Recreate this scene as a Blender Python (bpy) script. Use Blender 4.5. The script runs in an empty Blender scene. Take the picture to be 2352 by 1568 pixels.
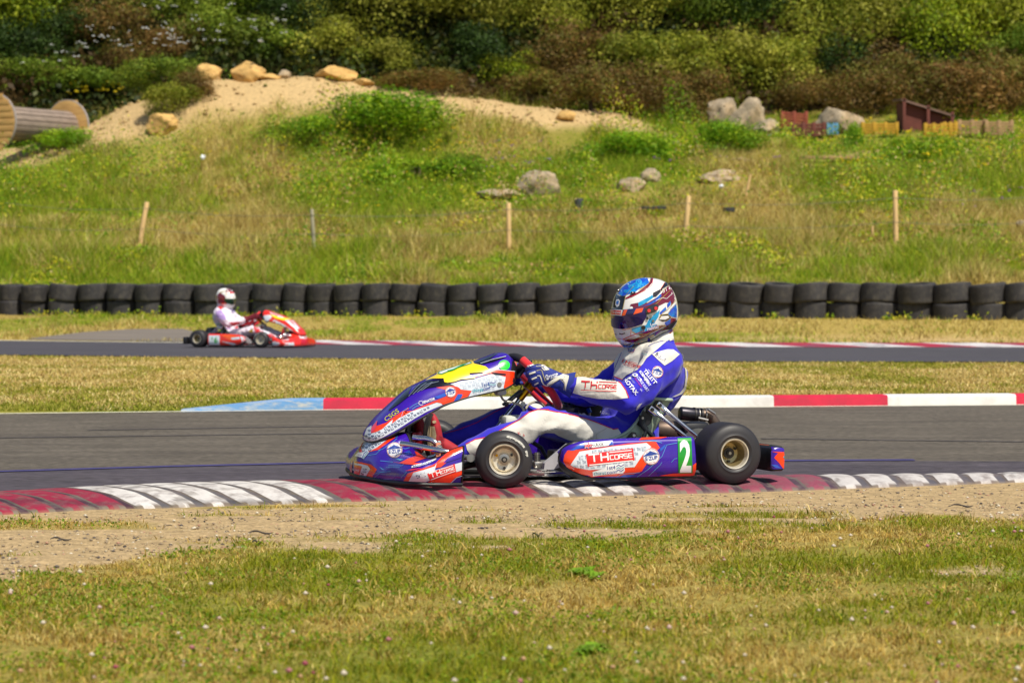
import bpy, bmesh, math, random
import numpy as np
from mathutils import Vector, Matrix, noise
from mathutils.bvhtree import BVHTree
from mathutils.geometry import tessellate_polygon

SC = bpy.context.scene
COL = SC.collection
random.seed(7)
R = math.radians
PI = math.pi

# ------------------------------------------------------------------ camera
FPX = 6240.0            # focal length in units of a 2352 wide picture
CAMZ = 0.90
PITCH = math.atan(117.0 / FPX)
C0 = Vector((0, 0, CAMZ))
FWD = Vector((0, math.cos(PITCH), -math.sin(PITCH)))
UPV = Vector((0, math.sin(PITCH), math.cos(PITCH)))


def ray(px, py):
    d = FWD + Vector((1, 0, 0)) * ((px - 1176) / FPX) - UPV * ((py - 784) / FPX)
    return d / d.y


def AT(px, py, Y):
    return C0 + ray(px, py) * Y


def GP(px, py, z=0.0):
    d = ray(px, py)
    t = (z - CAMZ) / d.z
    return C0 + d * t


# ------------------------------------------------------------------ materials
MATS = {}


def lin(c):
    return tuple(((x / 12.92) if x <= 0.04045 else ((x + 0.055) / 1.055) ** 2.4) for x in c)


def rgb(r, g, b):
    return lin((r / 255, g / 255, b / 255))


def mat(name, col, rough=0.6, metal=0.0, spec=0.5, coat=0.0, var=0.0, vscale=8.0, bump=0.0, bscale=60.0,
        attr=None, objrand=0.0, sheen=0.0, trans=0.0, stretch=None, dirt=None, dirt_amt=0.0, dscale=6.0, rvar=0.0, fine=0.0, fscale=150):
    m = bpy.data.materials.new(name)
    m.use_nodes = True
    nt = m.node_tree
    N, L = nt.nodes, nt.links
    b = N['Principled BSDF']
    b.inputs['Base Color'].default_value = (*col, 1)
    b.inputs['Roughness'].default_value = rough
    b.inputs['Metallic'].default_value = metal
    b.inputs['Specular IOR Level'].default_value = spec
    b.inputs['Coat Weight'].default_value = coat
    b.inputs['Coat Roughness'].default_value = 0.06
    if sheen:
        b.inputs['Sheen Weight'].default_value = sheen
    tc = N.new('ShaderNodeTexCoord')
    vec = tc.outputs['Object']
    if stretch:
        mp = N.new('ShaderNodeMapping')
        mp.inputs['Scale'].default_value = stretch
        L.new(vec, mp.inputs['Vector'])
        vec = mp.outputs['Vector']
    cur = None
    if attr:
        a = N.new('ShaderNodeAttribute')
        a.attribute_name = attr
        cur = a.outputs['Color']
    else:
        c = N.new('ShaderNodeRGB')
        c.outputs[0].default_value = (*col, 1)
        cur = c.outputs[0]
    if var > 0:
        n = N.new('ShaderNodeTexNoise')
        n.inputs['Scale'].default_value = vscale
        n.inputs['Detail'].default_value = 6
        n.inputs['Roughness'].default_value = 0.65
        L.new(vec, n.inputs['Vector'])
        mr = N.new('ShaderNodeMapRange')
        mr.inputs['From Min'].default_value = 0.3
        mr.inputs['From Max'].default_value = 0.7
        mr.inputs['To Min'].default_value = 1 - var
        mr.inputs['To Max'].default_value = 1 + var
        L.new(n.outputs['Fac'], mr.inputs['Value'])
        mx = N.new('ShaderNodeVectorMath')
        mx.operation = 'SCALE'
        L.new(cur, mx.inputs[0])
        L.new(mr.outputs[0], mx.inputs['Scale'])
        cur = mx.outputs[0]
    if fine > 0:
        n = N.new('ShaderNodeTexNoise')
        n.inputs['Scale'].default_value = fscale
        n.inputs['Detail'].default_value = 3
        L.new(vec, n.inputs['Vector'])
        mr = N.new('ShaderNodeMapRange')
        mr.inputs['From Min'].default_value = 0.3
        mr.inputs['From Max'].default_value = 0.7
        mr.inputs['To Min'].default_value = 1 - fine
        mr.inputs['To Max'].default_value = 1 + fine
        L.new(n.outputs['Fac'], mr.inputs['Value'])
        mx = N.new('ShaderNodeVectorMath')
        mx.operation = 'SCALE'
        L.new(cur, mx.inputs[0])
        L.new(mr.outputs[0], mx.inputs['Scale'])
        cur = mx.outputs[0]
    if objrand > 0:
        oi = N.new('ShaderNodeObjectInfo')
        mr = N.new('ShaderNodeMapRange')
        mr.inputs['To Min'].default_value = 1 - objrand
        mr.inputs['To Max'].default_value = 1 + objrand
        L.new(oi.outputs['Random'], mr.inputs['Value'])
        mx = N.new('ShaderNodeVectorMath')
        mx.operation = 'SCALE'
        L.new(cur, mx.inputs[0])
        L.new(mr.outputs[0], mx.inputs['Scale'])
        cur = mx.outputs[0]
    if dirt is not None:
        n = N.new('ShaderNodeTexNoise')
        n.inputs['Scale'].default_value = dscale
        n.inputs['Detail'].default_value = 8
        n.inputs['Roughness'].default_value = 0.7
        L.new(vec, n.inputs['Vector'])
        mr = N.new('ShaderNodeMapRange')
        mr.inputs['From Min'].default_value = 0.48
        mr.inputs['From Max'].default_value = 0.68
        mr.inputs['To Max'].default_value = dirt_amt
        L.new(n.outputs['Fac'], mr.inputs['Value'])
        mx = N.new('ShaderNodeMix')
        mx.data_type = 'RGBA'
        L.new(mr.outputs[0], mx.inputs[0])
        L.new(cur, mx.inputs[6])
        mx.inputs[7].default_value = (*dirt, 1)
        cur = mx.outputs[2]
    L.new(cur, b.inputs['Base Color'])
    if rvar > 0:
        n = N.new('ShaderNodeTexNoise')
        n.inputs['Scale'].default_value = vscale * 1.7
        n.inputs['Detail'].default_value = 5
        L.new(vec, n.inputs['Vector'])
        mr = N.new('ShaderNodeMapRange')
        mr.inputs['To Min'].default_value = max(0.02, rough - rvar)
        mr.inputs['To Max'].default_value = min(1, rough + rvar)
        L.new(n.outputs['Fac'], mr.inputs['Value'])
        L.new(mr.outputs[0], b.inputs['Roughness'])
    if bump > 0:
        n = N.new('ShaderNodeTexNoise')
        n.inputs['Scale'].default_value = bscale
        n.inputs['Detail'].default_value = 4
        L.new(vec, n.inputs['Vector'])
        bp = N.new('ShaderNodeBump')
        bp.inputs['Strength'].default_value = bump
        bp.inputs['Distance'].default_value = 0.01
        L.new(n.outputs['Fac'], bp.inputs['Height'])
        L.new(bp.outputs[0], b.inputs['Normal'])
    if trans > 0:
        tr = N.new('ShaderNodeBsdfTranslucent')
        L.new(cur, tr.inputs['Color'])
        ms = N.new('ShaderNodeMixShader')
        ms.inputs[0].default_value = trans
        L.new(b.outputs[0], ms.inputs[1])
        L.new(tr.outputs[0], ms.inputs[2])
        L.new(ms.outputs[0], N['Material Output'].inputs['Surface'])
    MATS[name] = m
    return m


# ------------------------------------------------------------------ tagging
def tag(o, label=None, cat=None, group=None, kind=None):
    if label: o['label'] = label
    if cat: o['category'] = cat
    if group: o['group'] = group
    if kind: o['kind'] = kind
    return o


def empty(name, loc=(0, 0, 0), rz=0.0):
    o = bpy.data.objects.new(name, None)
    o.empty_display_size = 0.1
    COL.objects.link(o)
    o.location = loc
    o.rotation_euler = (0, 0, rz)
    return o


def link(name, me, parent=None, loc=None, rz=None):
    o = bpy.data.objects.new(name, me)
    COL.objects.link(o)
    if parent is not None:
        o.parent = parent
    if loc is not None:
        o.location = loc
    if rz is not None:
        o.rotation_euler = (0, 0, rz)
    return o


# ------------------------------------------------------------------ mesh builder
def cr(P, n, closed=False):
    """Catmull-Rom resample of a list of tuples into n points"""
    P = [Vector(p) for p in P]
    m = len(P)
    out = []
    segs = m if closed else m - 1
    for i in range(n):
        t = i / n * segs if closed else i / (n - 1) * segs
        k = min(int(t), segs - 1)
        f = t - k
        if closed:
            p0, p1, p2, p3 = P[(k - 1) % m], P[k % m], P[(k + 1) % m], P[(k + 2) % m]
        else:
            p1, p2 = P[k], P[k + 1]
            p0 = P[k - 1] if k > 0 else p1 * 2 - p2
            p3 = P[k + 2] if k + 2 < m else p2 * 2 - p1
        out.append(0.5 * ((2 * p1) + (p2 - p0) * f + (2 * p0 - 5 * p1 + 4 * p2 - p3) * f * f + (3 * p1 - p0 - 3 * p2 + p3) * f ** 3))
    return out


class MB:
    def __init__(s):
        s.v, s.f, s.m, s.mats = [], [], [], []

    def mi(s, m):
        if m not in s.mats:
            s.mats.append(m)
        return s.mats.index(m)

    def add(s, vs, fs, m):
        o = len(s.v)
        k = s.mi(m)
        s.v += [tuple(v) for v in vs]
        s.f += [tuple(i + o for i in f) for f in fs]
        s.m += [k] * len(fs)

    def box(s, c, size, m, rot=None, bev=0.0):
        hx, hy, hz = size[0] / 2, size[1] / 2, size[2] / 2
        b = min(bev, hx * .9, hy * .9, hz * .9)
        M = rot if rot is not None else Matrix.Identity(3)
        c = Vector(c)
        if b <= 0:
            vs = [c + M @ Vector((x * hx, y * hy, z * hz)) for x in (-1, 1) for y in (-1, 1) for z in (-1, 1)]
            fs = [(0, 1, 3, 2), (4, 6, 7, 5), (0, 4, 5, 1), (2, 3, 7, 6), (0, 2, 6, 4), (1, 5, 7, 3)]
            s.add(vs, fs, m)
            return
        bm = bmesh.new()
        bmesh.ops.create_cube(bm, size=1)
        for v in bm.verts:
            v.co = Vector((v.co.x * hx * 2, v.co.y * hy * 2, v.co.z * hz * 2))
        bmesh.ops.bevel(bm, geom=bm.edges[:], offset=b, segments=2, affect='EDGES', profile=0.5)
        bm.verts.index_update()
        s.add([c + M @ v.co for v in bm.verts], [[v.index for v in f.verts] for f in bm.faces], m)
        bm.free()

    def tube(s, path, r, m, n=10, closed=False, caps=True, up=None):
        """r number, list of numbers or list of (ra, rb)"""
        P = [Vector(p) for p in path]
        k = len(P)
        rs = r if isinstance(r, (list, tuple)) else [r] * k
        vs, fs = [], []
        prev = Vector(up) if up else None
        for i, p in enumerate(P):
            if closed:
                t = P[(i + 1) % k] - P[(i - 1) % k]
            else:
                t = P[min(i + 1, k - 1)] - P[max(i - 1, 0)]
            t = t.normalized() if t.length > 1e-9 else Vector((0, 0, 1))
            if prev is None:
                prev = Vector((0, 0, 1)) if abs(t.z) < 0.9 else Vector((1, 0, 0))
            a = (prev - t * prev.dot(t))
            a = a.normalized() if a.length > 1e-6 else t.orthogonal().normalized()
            b = t.cross(a)
            if not up: prev = a
            ra, rb = rs[i] if isinstance(rs[i], (tuple, list)) else (rs[i], rs[i])
            for j in range(n):
                th = 2 * PI * j / n
                vs.append(p + a * (ra * math.cos(th)) + b * (rb * math.sin(th)))
        segs = k if closed else k - 1
        for i in range(segs):
            i2 = (i + 1) % k
            for j in range(n):
                j2 = (j + 1) % n
                fs.append((i * n + j, i * n + j2, i2 * n + j2, i2 * n + j))
        if caps and not closed:
            fs.append(tuple(range(n))[::-1])
            fs.append(tuple((k - 1) * n + j for j in range(n)))
        s.add(vs, fs, m)

    def cyl(s, a, b, r, m, n=20):
        s.tube([a, b], r, m, n=n)

    def lathe(s, prof, m, n=48, axis='y', c=(0, 0, 0)):
        """prof list of (radius, axial); m a material or list per segment"""
        vs, k = [], len(prof)
        c = Vector(c)
        for (r, a) in prof:
            for j in range(n):
                th = 2 * PI * j / n
                x, z = r * math.cos(th), r * math.sin(th)
                vs.append(c + (Vector((x, a, z)) if axis == 'y' else Vector((x, z, a))))
        for i in range(k - 1):
            fs = [(i * n + j, i * n + (j + 1) % n, (i + 1) * n + (j + 1) % n, (i + 1) * n + j) for j in range(n)]
            if i == 0:
                base = len(s.v)
                s.v += [tuple(v) for v in vs]
            mm = m[i] if isinstance(m, list) else m
            kk = s.mi(mm)
            s.f += [tuple(q + base for q in f) for f in fs]
            s.m += [kk] * len(fs)

    def grid(s, rows, m, closed_u=False, closed_v=False, cap=False):
        """rows: list of lists of points"""
        a, b = len(rows), len(rows[0])
        vs = [p for r in rows for p in r]
        fs = []
        for i in range(a if closed_u else a - 1):
            for j in range(b if closed_v else b - 1):
                i2, j2 = (i + 1) % a, (j + 1) % b
                fs.append((i * b + j, i * b + j2, i2 * b + j2, i2 * b + j))
        if cap:
            fs.append(tuple(range(b))[::-1])
            fs.append(tuple((a - 1) * b + j for j in range(b)))
        s.add(vs, fs, m)

    def prism(s, pts, d, m):
        """pts planar 3D loop, d extrusion vector"""
        n = len(pts)
        d = Vector(d)
        vs = [Vector(p) for p in pts] + [Vector(p) + d for p in pts]
        fs = [tuple(range(n))[::-1], tuple(range(n, 2 * n))] + [(i, (i + 1) % n, n + (i + 1) % n, n + i) for i in range(n)]
        s.add(vs, fs, m)

    def mesh(s, name, smooth=35, fixn=True):
        me = bpy.data.meshes.new(name)
        me.from_pydata(s.v, [], s.f)
        for m in s.mats:
            me.materials.append(m)
        me.polygons.foreach_set('material_index', s.m)
        me.polygons.foreach_set('use_smooth', [True] * len(s.f))
        me.update()
        if fixn:
            bm = bmesh.new()
            bm.from_mesh(me)
            bmesh.ops.recalc_face_normals(bm, faces=bm.faces[:])
            bm.to_mesh(me)
            bm.free()
        if smooth is not None:
            me.set_sharp_from_angle(angle=R(smooth))
        return me

    def build(s, name, parent=None, loc=None, rz=None, smooth=35, fixn=True):
        return link(name, s.mesh(name, smooth, fixn), parent, loc, rz)


def rawmesh(name, V, F, mats, colors=None, cname='tint', midx=None, smooth=False):
    """numpy arrays: V (n,3), F (m,k)"""
    me = bpy.data.meshes.new(name)
    n, (fm, k) = len(V), F.shape
    me.vertices.add(n)
    me.vertices.foreach_set('co', np.ascontiguousarray(V, dtype=np.float32).ravel())
    me.loops.add(fm * k)
    me.loops.foreach_set('vertex_index', np.ascontiguousarray(F, dtype=np.int32).ravel())
    me.polygons.add(fm)
    me.polygons.foreach_set('loop_start', np.arange(0, fm * k, k, dtype=np.int32))
    me.polygons.foreach_set('loop_total', np.full(fm, k, dtype=np.int32))
    for m in mats:
        me.materials.append(m)
    if midx is not None:
        me.polygons.foreach_set('material_index', np.asarray(midx, dtype=np.int32))
    if smooth:
        me.polygons.foreach_set('use_smooth', np.ones(fm, dtype=bool))
    if colors is not None:
        a = me.color_attributes.new(cname, 'FLOAT_COLOR', 'POINT')
        c = np.ones((n, 4), dtype=np.float32)
        c[:, :3] = colors
        a.data.foreach_set('color', c.ravel())
    me.update()
    me.validate()
    return me


def vnoise(x, y, seed=0, octv=3):
    """vectorised value noise 0..1"""
    rs = np.random.RandomState(seed)
    T = rs.rand(256, 256)
    out, amp, tot = 0, 1.0, 0
    for o in range(octv):
        fx, fy = x * 2 ** o + 17.3 * o, y * 2 ** o + 5.1 * o
        ix, iy = np.floor(fx).astype(int), np.floor(fy).astype(int)
        tx, ty = fx - ix, fy - iy
        tx, ty = tx * tx * (3 - 2 * tx), ty * ty * (3 - 2 * ty)
        a = T[ix % 256, iy % 256]; b = T[(ix + 1) % 256, iy % 256]
        c = T[ix % 256, (iy + 1) % 256]; d = T[(ix + 1) % 256, (iy + 1) % 256]
        out = out + amp * ((a * (1 - tx) + b * tx) * (1 - ty) + (c * (1 - tx) + d * tx) * ty)
        tot += amp
        amp *= 0.5
    return out / tot
# ------------------------------------------------------------------ terrain
def interp(x, xs, ys):
    return np.interp(x, xs, ys)


def tyre_line(x):
    return 60 - 0.386 * (np.clip(x, -25, 25) + 11.3)


def fence_line(x):
    return 71 - 0.26 * (np.clip(x, -25, 25) + 9.7)


HEAPX = np.array([-19, -16.5, -14.4, -12.6, -10.1, -6.5, -3.4, 1.1, 3.2, 5.5])
HEAPZ = np.array([0, 0.45, 1.05, 1.7, 2.35, 2.25, 1.75, 1.0, 0.55, 0])


def hgt(x, y):
    x = np.asarray(x, float); y = np.asarray(y, float)
    Dt, Df = tyre_line(x), fence_line(x)
    a = np.clip((y - 49.3) / (Dt - 49.3), 0, 1)
    z = 0.38 * a
    b = np.clip((y - Dt) / (Df - Dt), 0, 1)
    z = z + b * 1.59
    z = z + 0.176 * np.clip(y - Df, 0, 96 - Df) + 0.70 * np.clip(y - 96, 0, 45)
    w = np.clip((y - 57) / 10, 0, 1)
    z = z + w * (vnoise(x * .25 + 50, y * .25, 3, 4) - .5) * 0.55
    sg = np.where(y < 91, 3.7, 3.2)
    z = z + interp(x, HEAPX, HEAPZ) * np.exp(-((y - 91) / sg) ** 2) * (0.93 + .14 * vnoise(x * 1.3, y * 1.3 + 9, 5, 3))
    z = z - 0.05 * np.clip((5 - y) / 5, 0, 1)
    return z


def H1(x, y):
    return float(hgt(np.array([x]), np.array([y]))[0])


def TP(px, py):
    """where the view ray through a picture point meets the terrain"""
    d = ray(px, py)
    ts = np.arange(4, 160, 0.25)
    z = CAMZ + d.z * ts
    h = hgt(d.x * ts, ts)
    k = np.argmax(z <= h) if (z <= h).any() else len(ts) - 1
    t = ts[k]
    return Vector((d.x * t, t, float(h[k])))


# grass / dirt border in front (world), and the near kerb
GBX = np.array([-6, -1.6, -1.39, -1.17, -.74, -.28, .2, .53, 1.25, 2.04, 6])
GBY = np.array([6.5, 8.40, 8.80, 9.30, 9.50, 9.60, 9.75, 9.90, 10.45, 10.75, 11.2])
KF = [GP(x, y) for x, y in ((-900, 1195), (-400, 1157), (0, 1130), (216, 1118), (400, 1110), (800, 1101), (1200, 1097), (1740, 1094.5), (2352, 1093), (2800, 1092), (3500, 1091))]
KN = [GP(x, y) for x, y in ((-900, 1270), (-400, 1215), (0, 1184), (216, 1172), (400, 1168), (800, 1154), (1200, 1145), (1740, 1131), (2352, 1108), (2800, 1097), (3500, 1096))]
KFX, KFY = np.array([p.x for p in KF]), np.array([p.y for p in KF])
KNX, KNY = np.array([p.x for p in KN]), np.array([p.y for p in KN])
# ground cover colours
C_GREEN = np.array(rgb(112, 130, 22)); C_DRY = np.array(rgb(186, 158, 88)); C_DIRT = np.array(rgb(170, 146, 108))
C_SAND = np.array(rgb(186, 158, 112)); C_SOIL = np.array(rgb(120, 100, 62)); C_WOOD = np.array(rgb(52, 48, 20))


def greenness(x, y):
    """0 dry .. 1 green"""
    g = vnoise(x * .9 + 3, y * .5, 11, 4)
    near = y < 14
    mid = (y >= 14) & (y < 40)
    v = np.where(near, np.clip((g - .3) * 2.1 + .12, 0, 1), 0)
    dk = (y - 21.2) / 3.0
    v = np.where(mid, np.clip(0.95 - dk * 1.1, 0, 1) * .6 + np.clip((vnoise(x * .8, y * .5, 12, 4) - .48) * 1.8, 0, .28), v)
    far = y >= 40
    Dt, Df = tyre_line(x), fence_line(x)
    n1 = vnoise(x * .28, y * .11, 13, 4)
    vf = np.where(y < Dt, .12 + .45 * (n1 > .58),
                  np.where(y < Dt + 4.5, .35 + .9 * (n1 - .4), np.where(y < Df - 1.5, .35 + 1.8 * (n1 - .45), np.where(y < Df + 5, .2 + 1.6 * (n1 - .5), .62 + 1.8 * (n1 - .5)))))
    v = np.where(far, vf, v)
    return np.clip(v, 0, 1)


def dirtmask(x, y):
    n = (vnoise(x * 3.1, y * 3.1, 21, 4) - .5)
    b = interp(x, GBX, GBY) + n * 1.3
    m = np.clip((y - b) * 7, 0, 1)
    # thin tufts on the dirt
    pat = np.clip((vnoise(x * 1.1 + 4, y * 4.5, 22, 3) - .60) * 9, 0, 1) * (y < 11.4)
    m = m * (1 - .85 * pat)
    # bare spots in the lawn
    bare = np.clip((vnoise(x * 1.3 + 31, y * 1.5 + 7, 23, 4) - .70) * 9, 0, .9) * (y > 8.3)
    m = np.maximum(m, bare)
    return np.where(y < 14, m, 0)


def sandmask(x, y):
    s = interp(x, HEAPX, HEAPZ)
    e = np.exp(-((y - 91) / np.where(y < 91, 3.7, 3.2)) ** 2)
    thr = interp(x, [-20, -14, -9.5, -8, -3, 4], [.36, .36, .42, .50, .64, .58])
    m = np.clip((e - thr + (vnoise(x * .8, y * .8, 31, 3) - .5) * .35) * 5, 0, 1) * np.clip(s * 3, 0, 1)
    # sandy verge beyond the far kerb
    n = vnoise(x * .5, y * 1.1, 32, 3) - .5
    v = np.clip((x + 1.0) / 5, 0, 1) * np.clip(1.0 - np.abs(y - 48.9 + x * .03) / 1.4 + n * 1.2, 0, 1)
    v2 = np.clip(1 - np.abs(y - 51.2) / 2.2 + n, 0, 1) * np.clip(1 - np.abs(x + 9.2) / 6.0, 0, 1) * .9
    p = np.clip(1 - np.abs(y - 83.3) / 1.0 + n, 0, 1) * np.clip(1 - np.abs(x - 10.5) / 2.5, 0, 1) * .8
    return np.clip(np.maximum(np.maximum(m, v), np.maximum(v2 * 0, p)), 0, 1)


def groundcol(x, y):
    g = greenness(x, y)[:, None]
    base = C_DRY * .80 * (1 - g) + C_GREEN * .85 * g
    base = np.where((y > 57)[:, None], base * .85, base)
    base = np.where((y < 14)[:, None], base * .75 + C_SOIL * .4, base)
    d = dirtmask(x, y)[:, None]
    c = base * (1 - d) + C_DIRT * d
    sm = sandmask(x, y)[:, None]
    c = c * (1 - sm) + C_SAND * sm
    w = np.clip((y - 96) / 2.5, 0, 1)[:, None]
    c = c * (1 - w) + C_WOOD * w
    return c


def lines(*segs):
    out = []
    for a, b, st in segs:
        out += list(np.arange(a, b, st))
    return np.array(out)


ys = lines((-30, 4, 3), (4, 14, .055), (14, 46, .5), (46, 62, .35), (62, 100, .5), (100, 145, 1.2), (145, 420, 25))
xs = lines((-300, -60, 30), (-60, -24, 3), (-24, -3.2, .55), (-3.2, 3.2, .06), (3.2, 24, .55), (24, 60, 3), (60, 301, 30))
GX, GY = np.meshgrid(xs, ys)
gx, gy = GX.ravel(), GY.ravel()
gz = hgt(gx, gy)
gz = gz + np.where((gy > 5) & (gy < 11.9), (vnoise(gx * 6, gy * 6, 41, 3) - .5) * .02 * np.clip((interp(gx, KNX, KNY) - gy) * 2, 0, 1), 0) 
# the ground falls away a little under the track and kerb sheets
gz = gz - np.where(gy < 48, .012 * np.clip((gy - interp(gx, KNX, KNY) - .12) * 8, 0, 1), 0)
nx, ny = len(xs), len(ys)
ii = np.arange((ny - 1) * (nx - 1))
r0, c0 = ii // (nx - 1), ii % (nx - 1)
a0 = r0 * nx + c0
F = np.stack([a0, a0 + 1, a0 + nx + 1, a0 + nx], 1)
M_ground = mat('ground_cover', (.3, .25, .12), rough=.95, spec=.15, attr='tint', fine=.3, fscale=60, var=.32, vscale=14, bump=.9, bscale=45)
me = rawmesh('ground', np.stack([gx, gy, gz], 1), F, [M_ground], groundcol(gx, gy), smooth=True)
ground = link('ground', me)
tag(ground, kind='structure')

# ------------------------------------------------------------------ tracks
M_asph = mat('asphalt', rgb(98, 91, 82), rough=.85, spec=.25, var=.24, vscale=2.4, bump=.6, bscale=200, stretch=(.6, 1.4, 1), dirt=rgb(74, 68, 64), dirt_amt=.5, dscale=1.3, fine=.5, fscale=38)
M_asph2 = mat('asphalt_far', rgb(74, 72, 78), rough=.85, spec=.3, var=.2, vscale=1.2, fine=.2, fscale=14, bump=.3, bscale=120, stretch=(.3, 1.4, 1), dirt=rgb(66, 62, 74), dirt_amt=.6, dscale=.8)
M_line = mat('line_white', rgb(214, 208, 190), rough=.7, var=.12, vscale=20, dirt=rgb(150, 140, 122), dirt_amt=.5, dscale=9)
M_rubber_mark = mat('rubber_mark', rgb(66, 60, 112), rough=.6, var=.25, vscale=6)


def strip(name, A, B, z, m, n=160, kind='structure', label=None, cat=None, follow=False):
    """sheet between two polylines of world (x, y)"""
    ax, ay = zip(*A); bx, by = zip(*B)
    V = []
    for i in range(n):
        t = i / (n - 1)
        xa = np.interp(t, np.linspace(0, 1, len(A)), ax); ya = np.interp(t, np.linspace(0, 1, len(A)), ay)
        xb = np.interp(t, np.linspace(0, 1, len(B)), bx); yb = np.interp(t, np.linspace(0, 1, len(B)), by)
        za, zb = (H1(xa, ya), H1(xb, yb)) if follow else (0, 0)
        V += [(xa, ya, z + za), (xb, yb, z + zb)]
    Fs = [(2 * i, 2 * i + 2, 2 * i + 3, 2 * i + 1) for i in range(n - 1)]
    mb = MB(); mb.add(V, Fs, m)
    o = mb.build(name, fixn=True, smooth=None)
    if o.data.polygons[0].normal.z < 0:
        o.data.flip_normals()
    tag(o, label, cat, kind=kind)
    return o


def xy(px, py):
    p = GP(px, py)
    return (p.x, p.y)


FE = [xy(-1400, 968), xy(0, 951.5), xy(740, 943), xy(1500, 938), xy(2352, 931), xy(3800, 921)]   # far white line of the near track
xg = np.concatenate([[-14, -8], np.linspace(-5, 8, 60), [12, 18]])
kfy = interp(xg, KFX, KFY)
V = []
fex, fey = zip(*FE)
NV = 24
for x, y0 in zip(xg, kfy):
    y1 = float(np.interp(x, fex, fey))
    for j in range(NV):
        V.append((x, y0 - .05 + (y1 - y0 + .05) * j / (NV - 1), .004))
F = [(i * NV + j, (i + 1) * NV + j, (i + 1) * NV + j + 1, i * NV + j + 1) for i in range(len(xg) - 1) for j in range(NV - 1)]
mb = MB(); mb.add(V, F, M_asph)
tag(mb.build('track', smooth=None), kind='structure')
strip('track_edge_line', [(x, y - .06) for x, y in FE], [(x, y + .05) for x, y in FE], .008, M_line)
BL = [GP(x, y) for x, y in ((-600, 1101), (0, 1085), (400, 1073), (800, 1064), (1300, 1061), (1810, 1060), (2100, 1058.5))]
strip('skid_mark', [(p.x, p.y - .06) for p in BL], [(p.x, p.y + .05) for p in BL], .008, M_rubber_mark, label='thin blue violet paint line along the near track', cat='skid mark')
M_rline = mat('asphalt_rubbered', rgb(80, 74, 80), rough=.8, spec=.3, var=.25, vscale=2.4, bump=.6, bscale=200, stretch=(.4, 1.5, 1), dirt=rgb(66, 60, 72), dirt_amt=.7, dscale=2.0, fine=.5, fscale=38)
strip('track_racing_line', [(p.x, p.y - .08) for p in BL] + [(6, 14.1)], [(float(a), float(np.interp(a, KFX, KFY))) for a in np.linspace(BL[0].x - .1, 6, 90)], .006, M_rline, n=260)
M_skid = mat('skid_black', rgb(74, 69, 70), rough=.75, var=.3, vscale=7)
for k, (xa, ya, xb, yb) in enumerate(((-300, 1012, 900, 996), (1750, 1010, 2600, 1020), (200, 990, 1100, 976))):
    A, B = GP(xa, ya), GP(xb, yb)
    strip('skid_mark', [(A.x, A.y), (B.x, B.y)], [(A.x, A.y + .06), (B.x, B.y + .06)], .007, M_skid, n=20)

# far track
FN = [xy(-1200, 808), xy(0, 815), xy(700, 822), xy(1200, 827), xy(1700, 830), xy(2352, 831), xy(3500, 832)]
FF = [xy(-1200, 778.5), xy(0, 781.5), xy(430, 786.5), xy(700, 791), xy(1200, 796), xy(1700, 797.5), xy(2352, 798), xy(3500, 798)]
strip('far_track', FN, FF, .004, M_asph2)
strip('far_track_edge_line', [(x, y - .5) for x, y in FF[:4]], [(x, y - .1) for x, y in FF[:4]], .008, M_line)
M_run = mat('runoff', rgb(116, 107, 98), rough=.9, var=.2, vscale=1.5, stretch=(.5, 2, 1))
_t = [TP(*q) for q in ((60, 780), (200, 782.5), (330, 784.5), (430, 786), (480, 787))]
RA = [(p.x, p.y) for p in _t]
_t = [TP(*q) for q in ((70, 778), (190, 765), (300, 758), (420, 757), (490, 772))]
RB = [(p.x, p.y) for p in _t]
strip('runoff_patch', RA, RB, .012, M_run, n=60, follow=True)

# ------------------------------------------------------------------ kerbs
M_kpaint = mat('kerb_paint', (.5, .5, .5), rough=.62, spec=.4, attr='tint', var=.10, vscale=25, bump=.35, bscale=70, dirt=rgb(116, 100, 96), dirt_amt=.6, dscale=11, stretch=(1, .5, 1))


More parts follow.
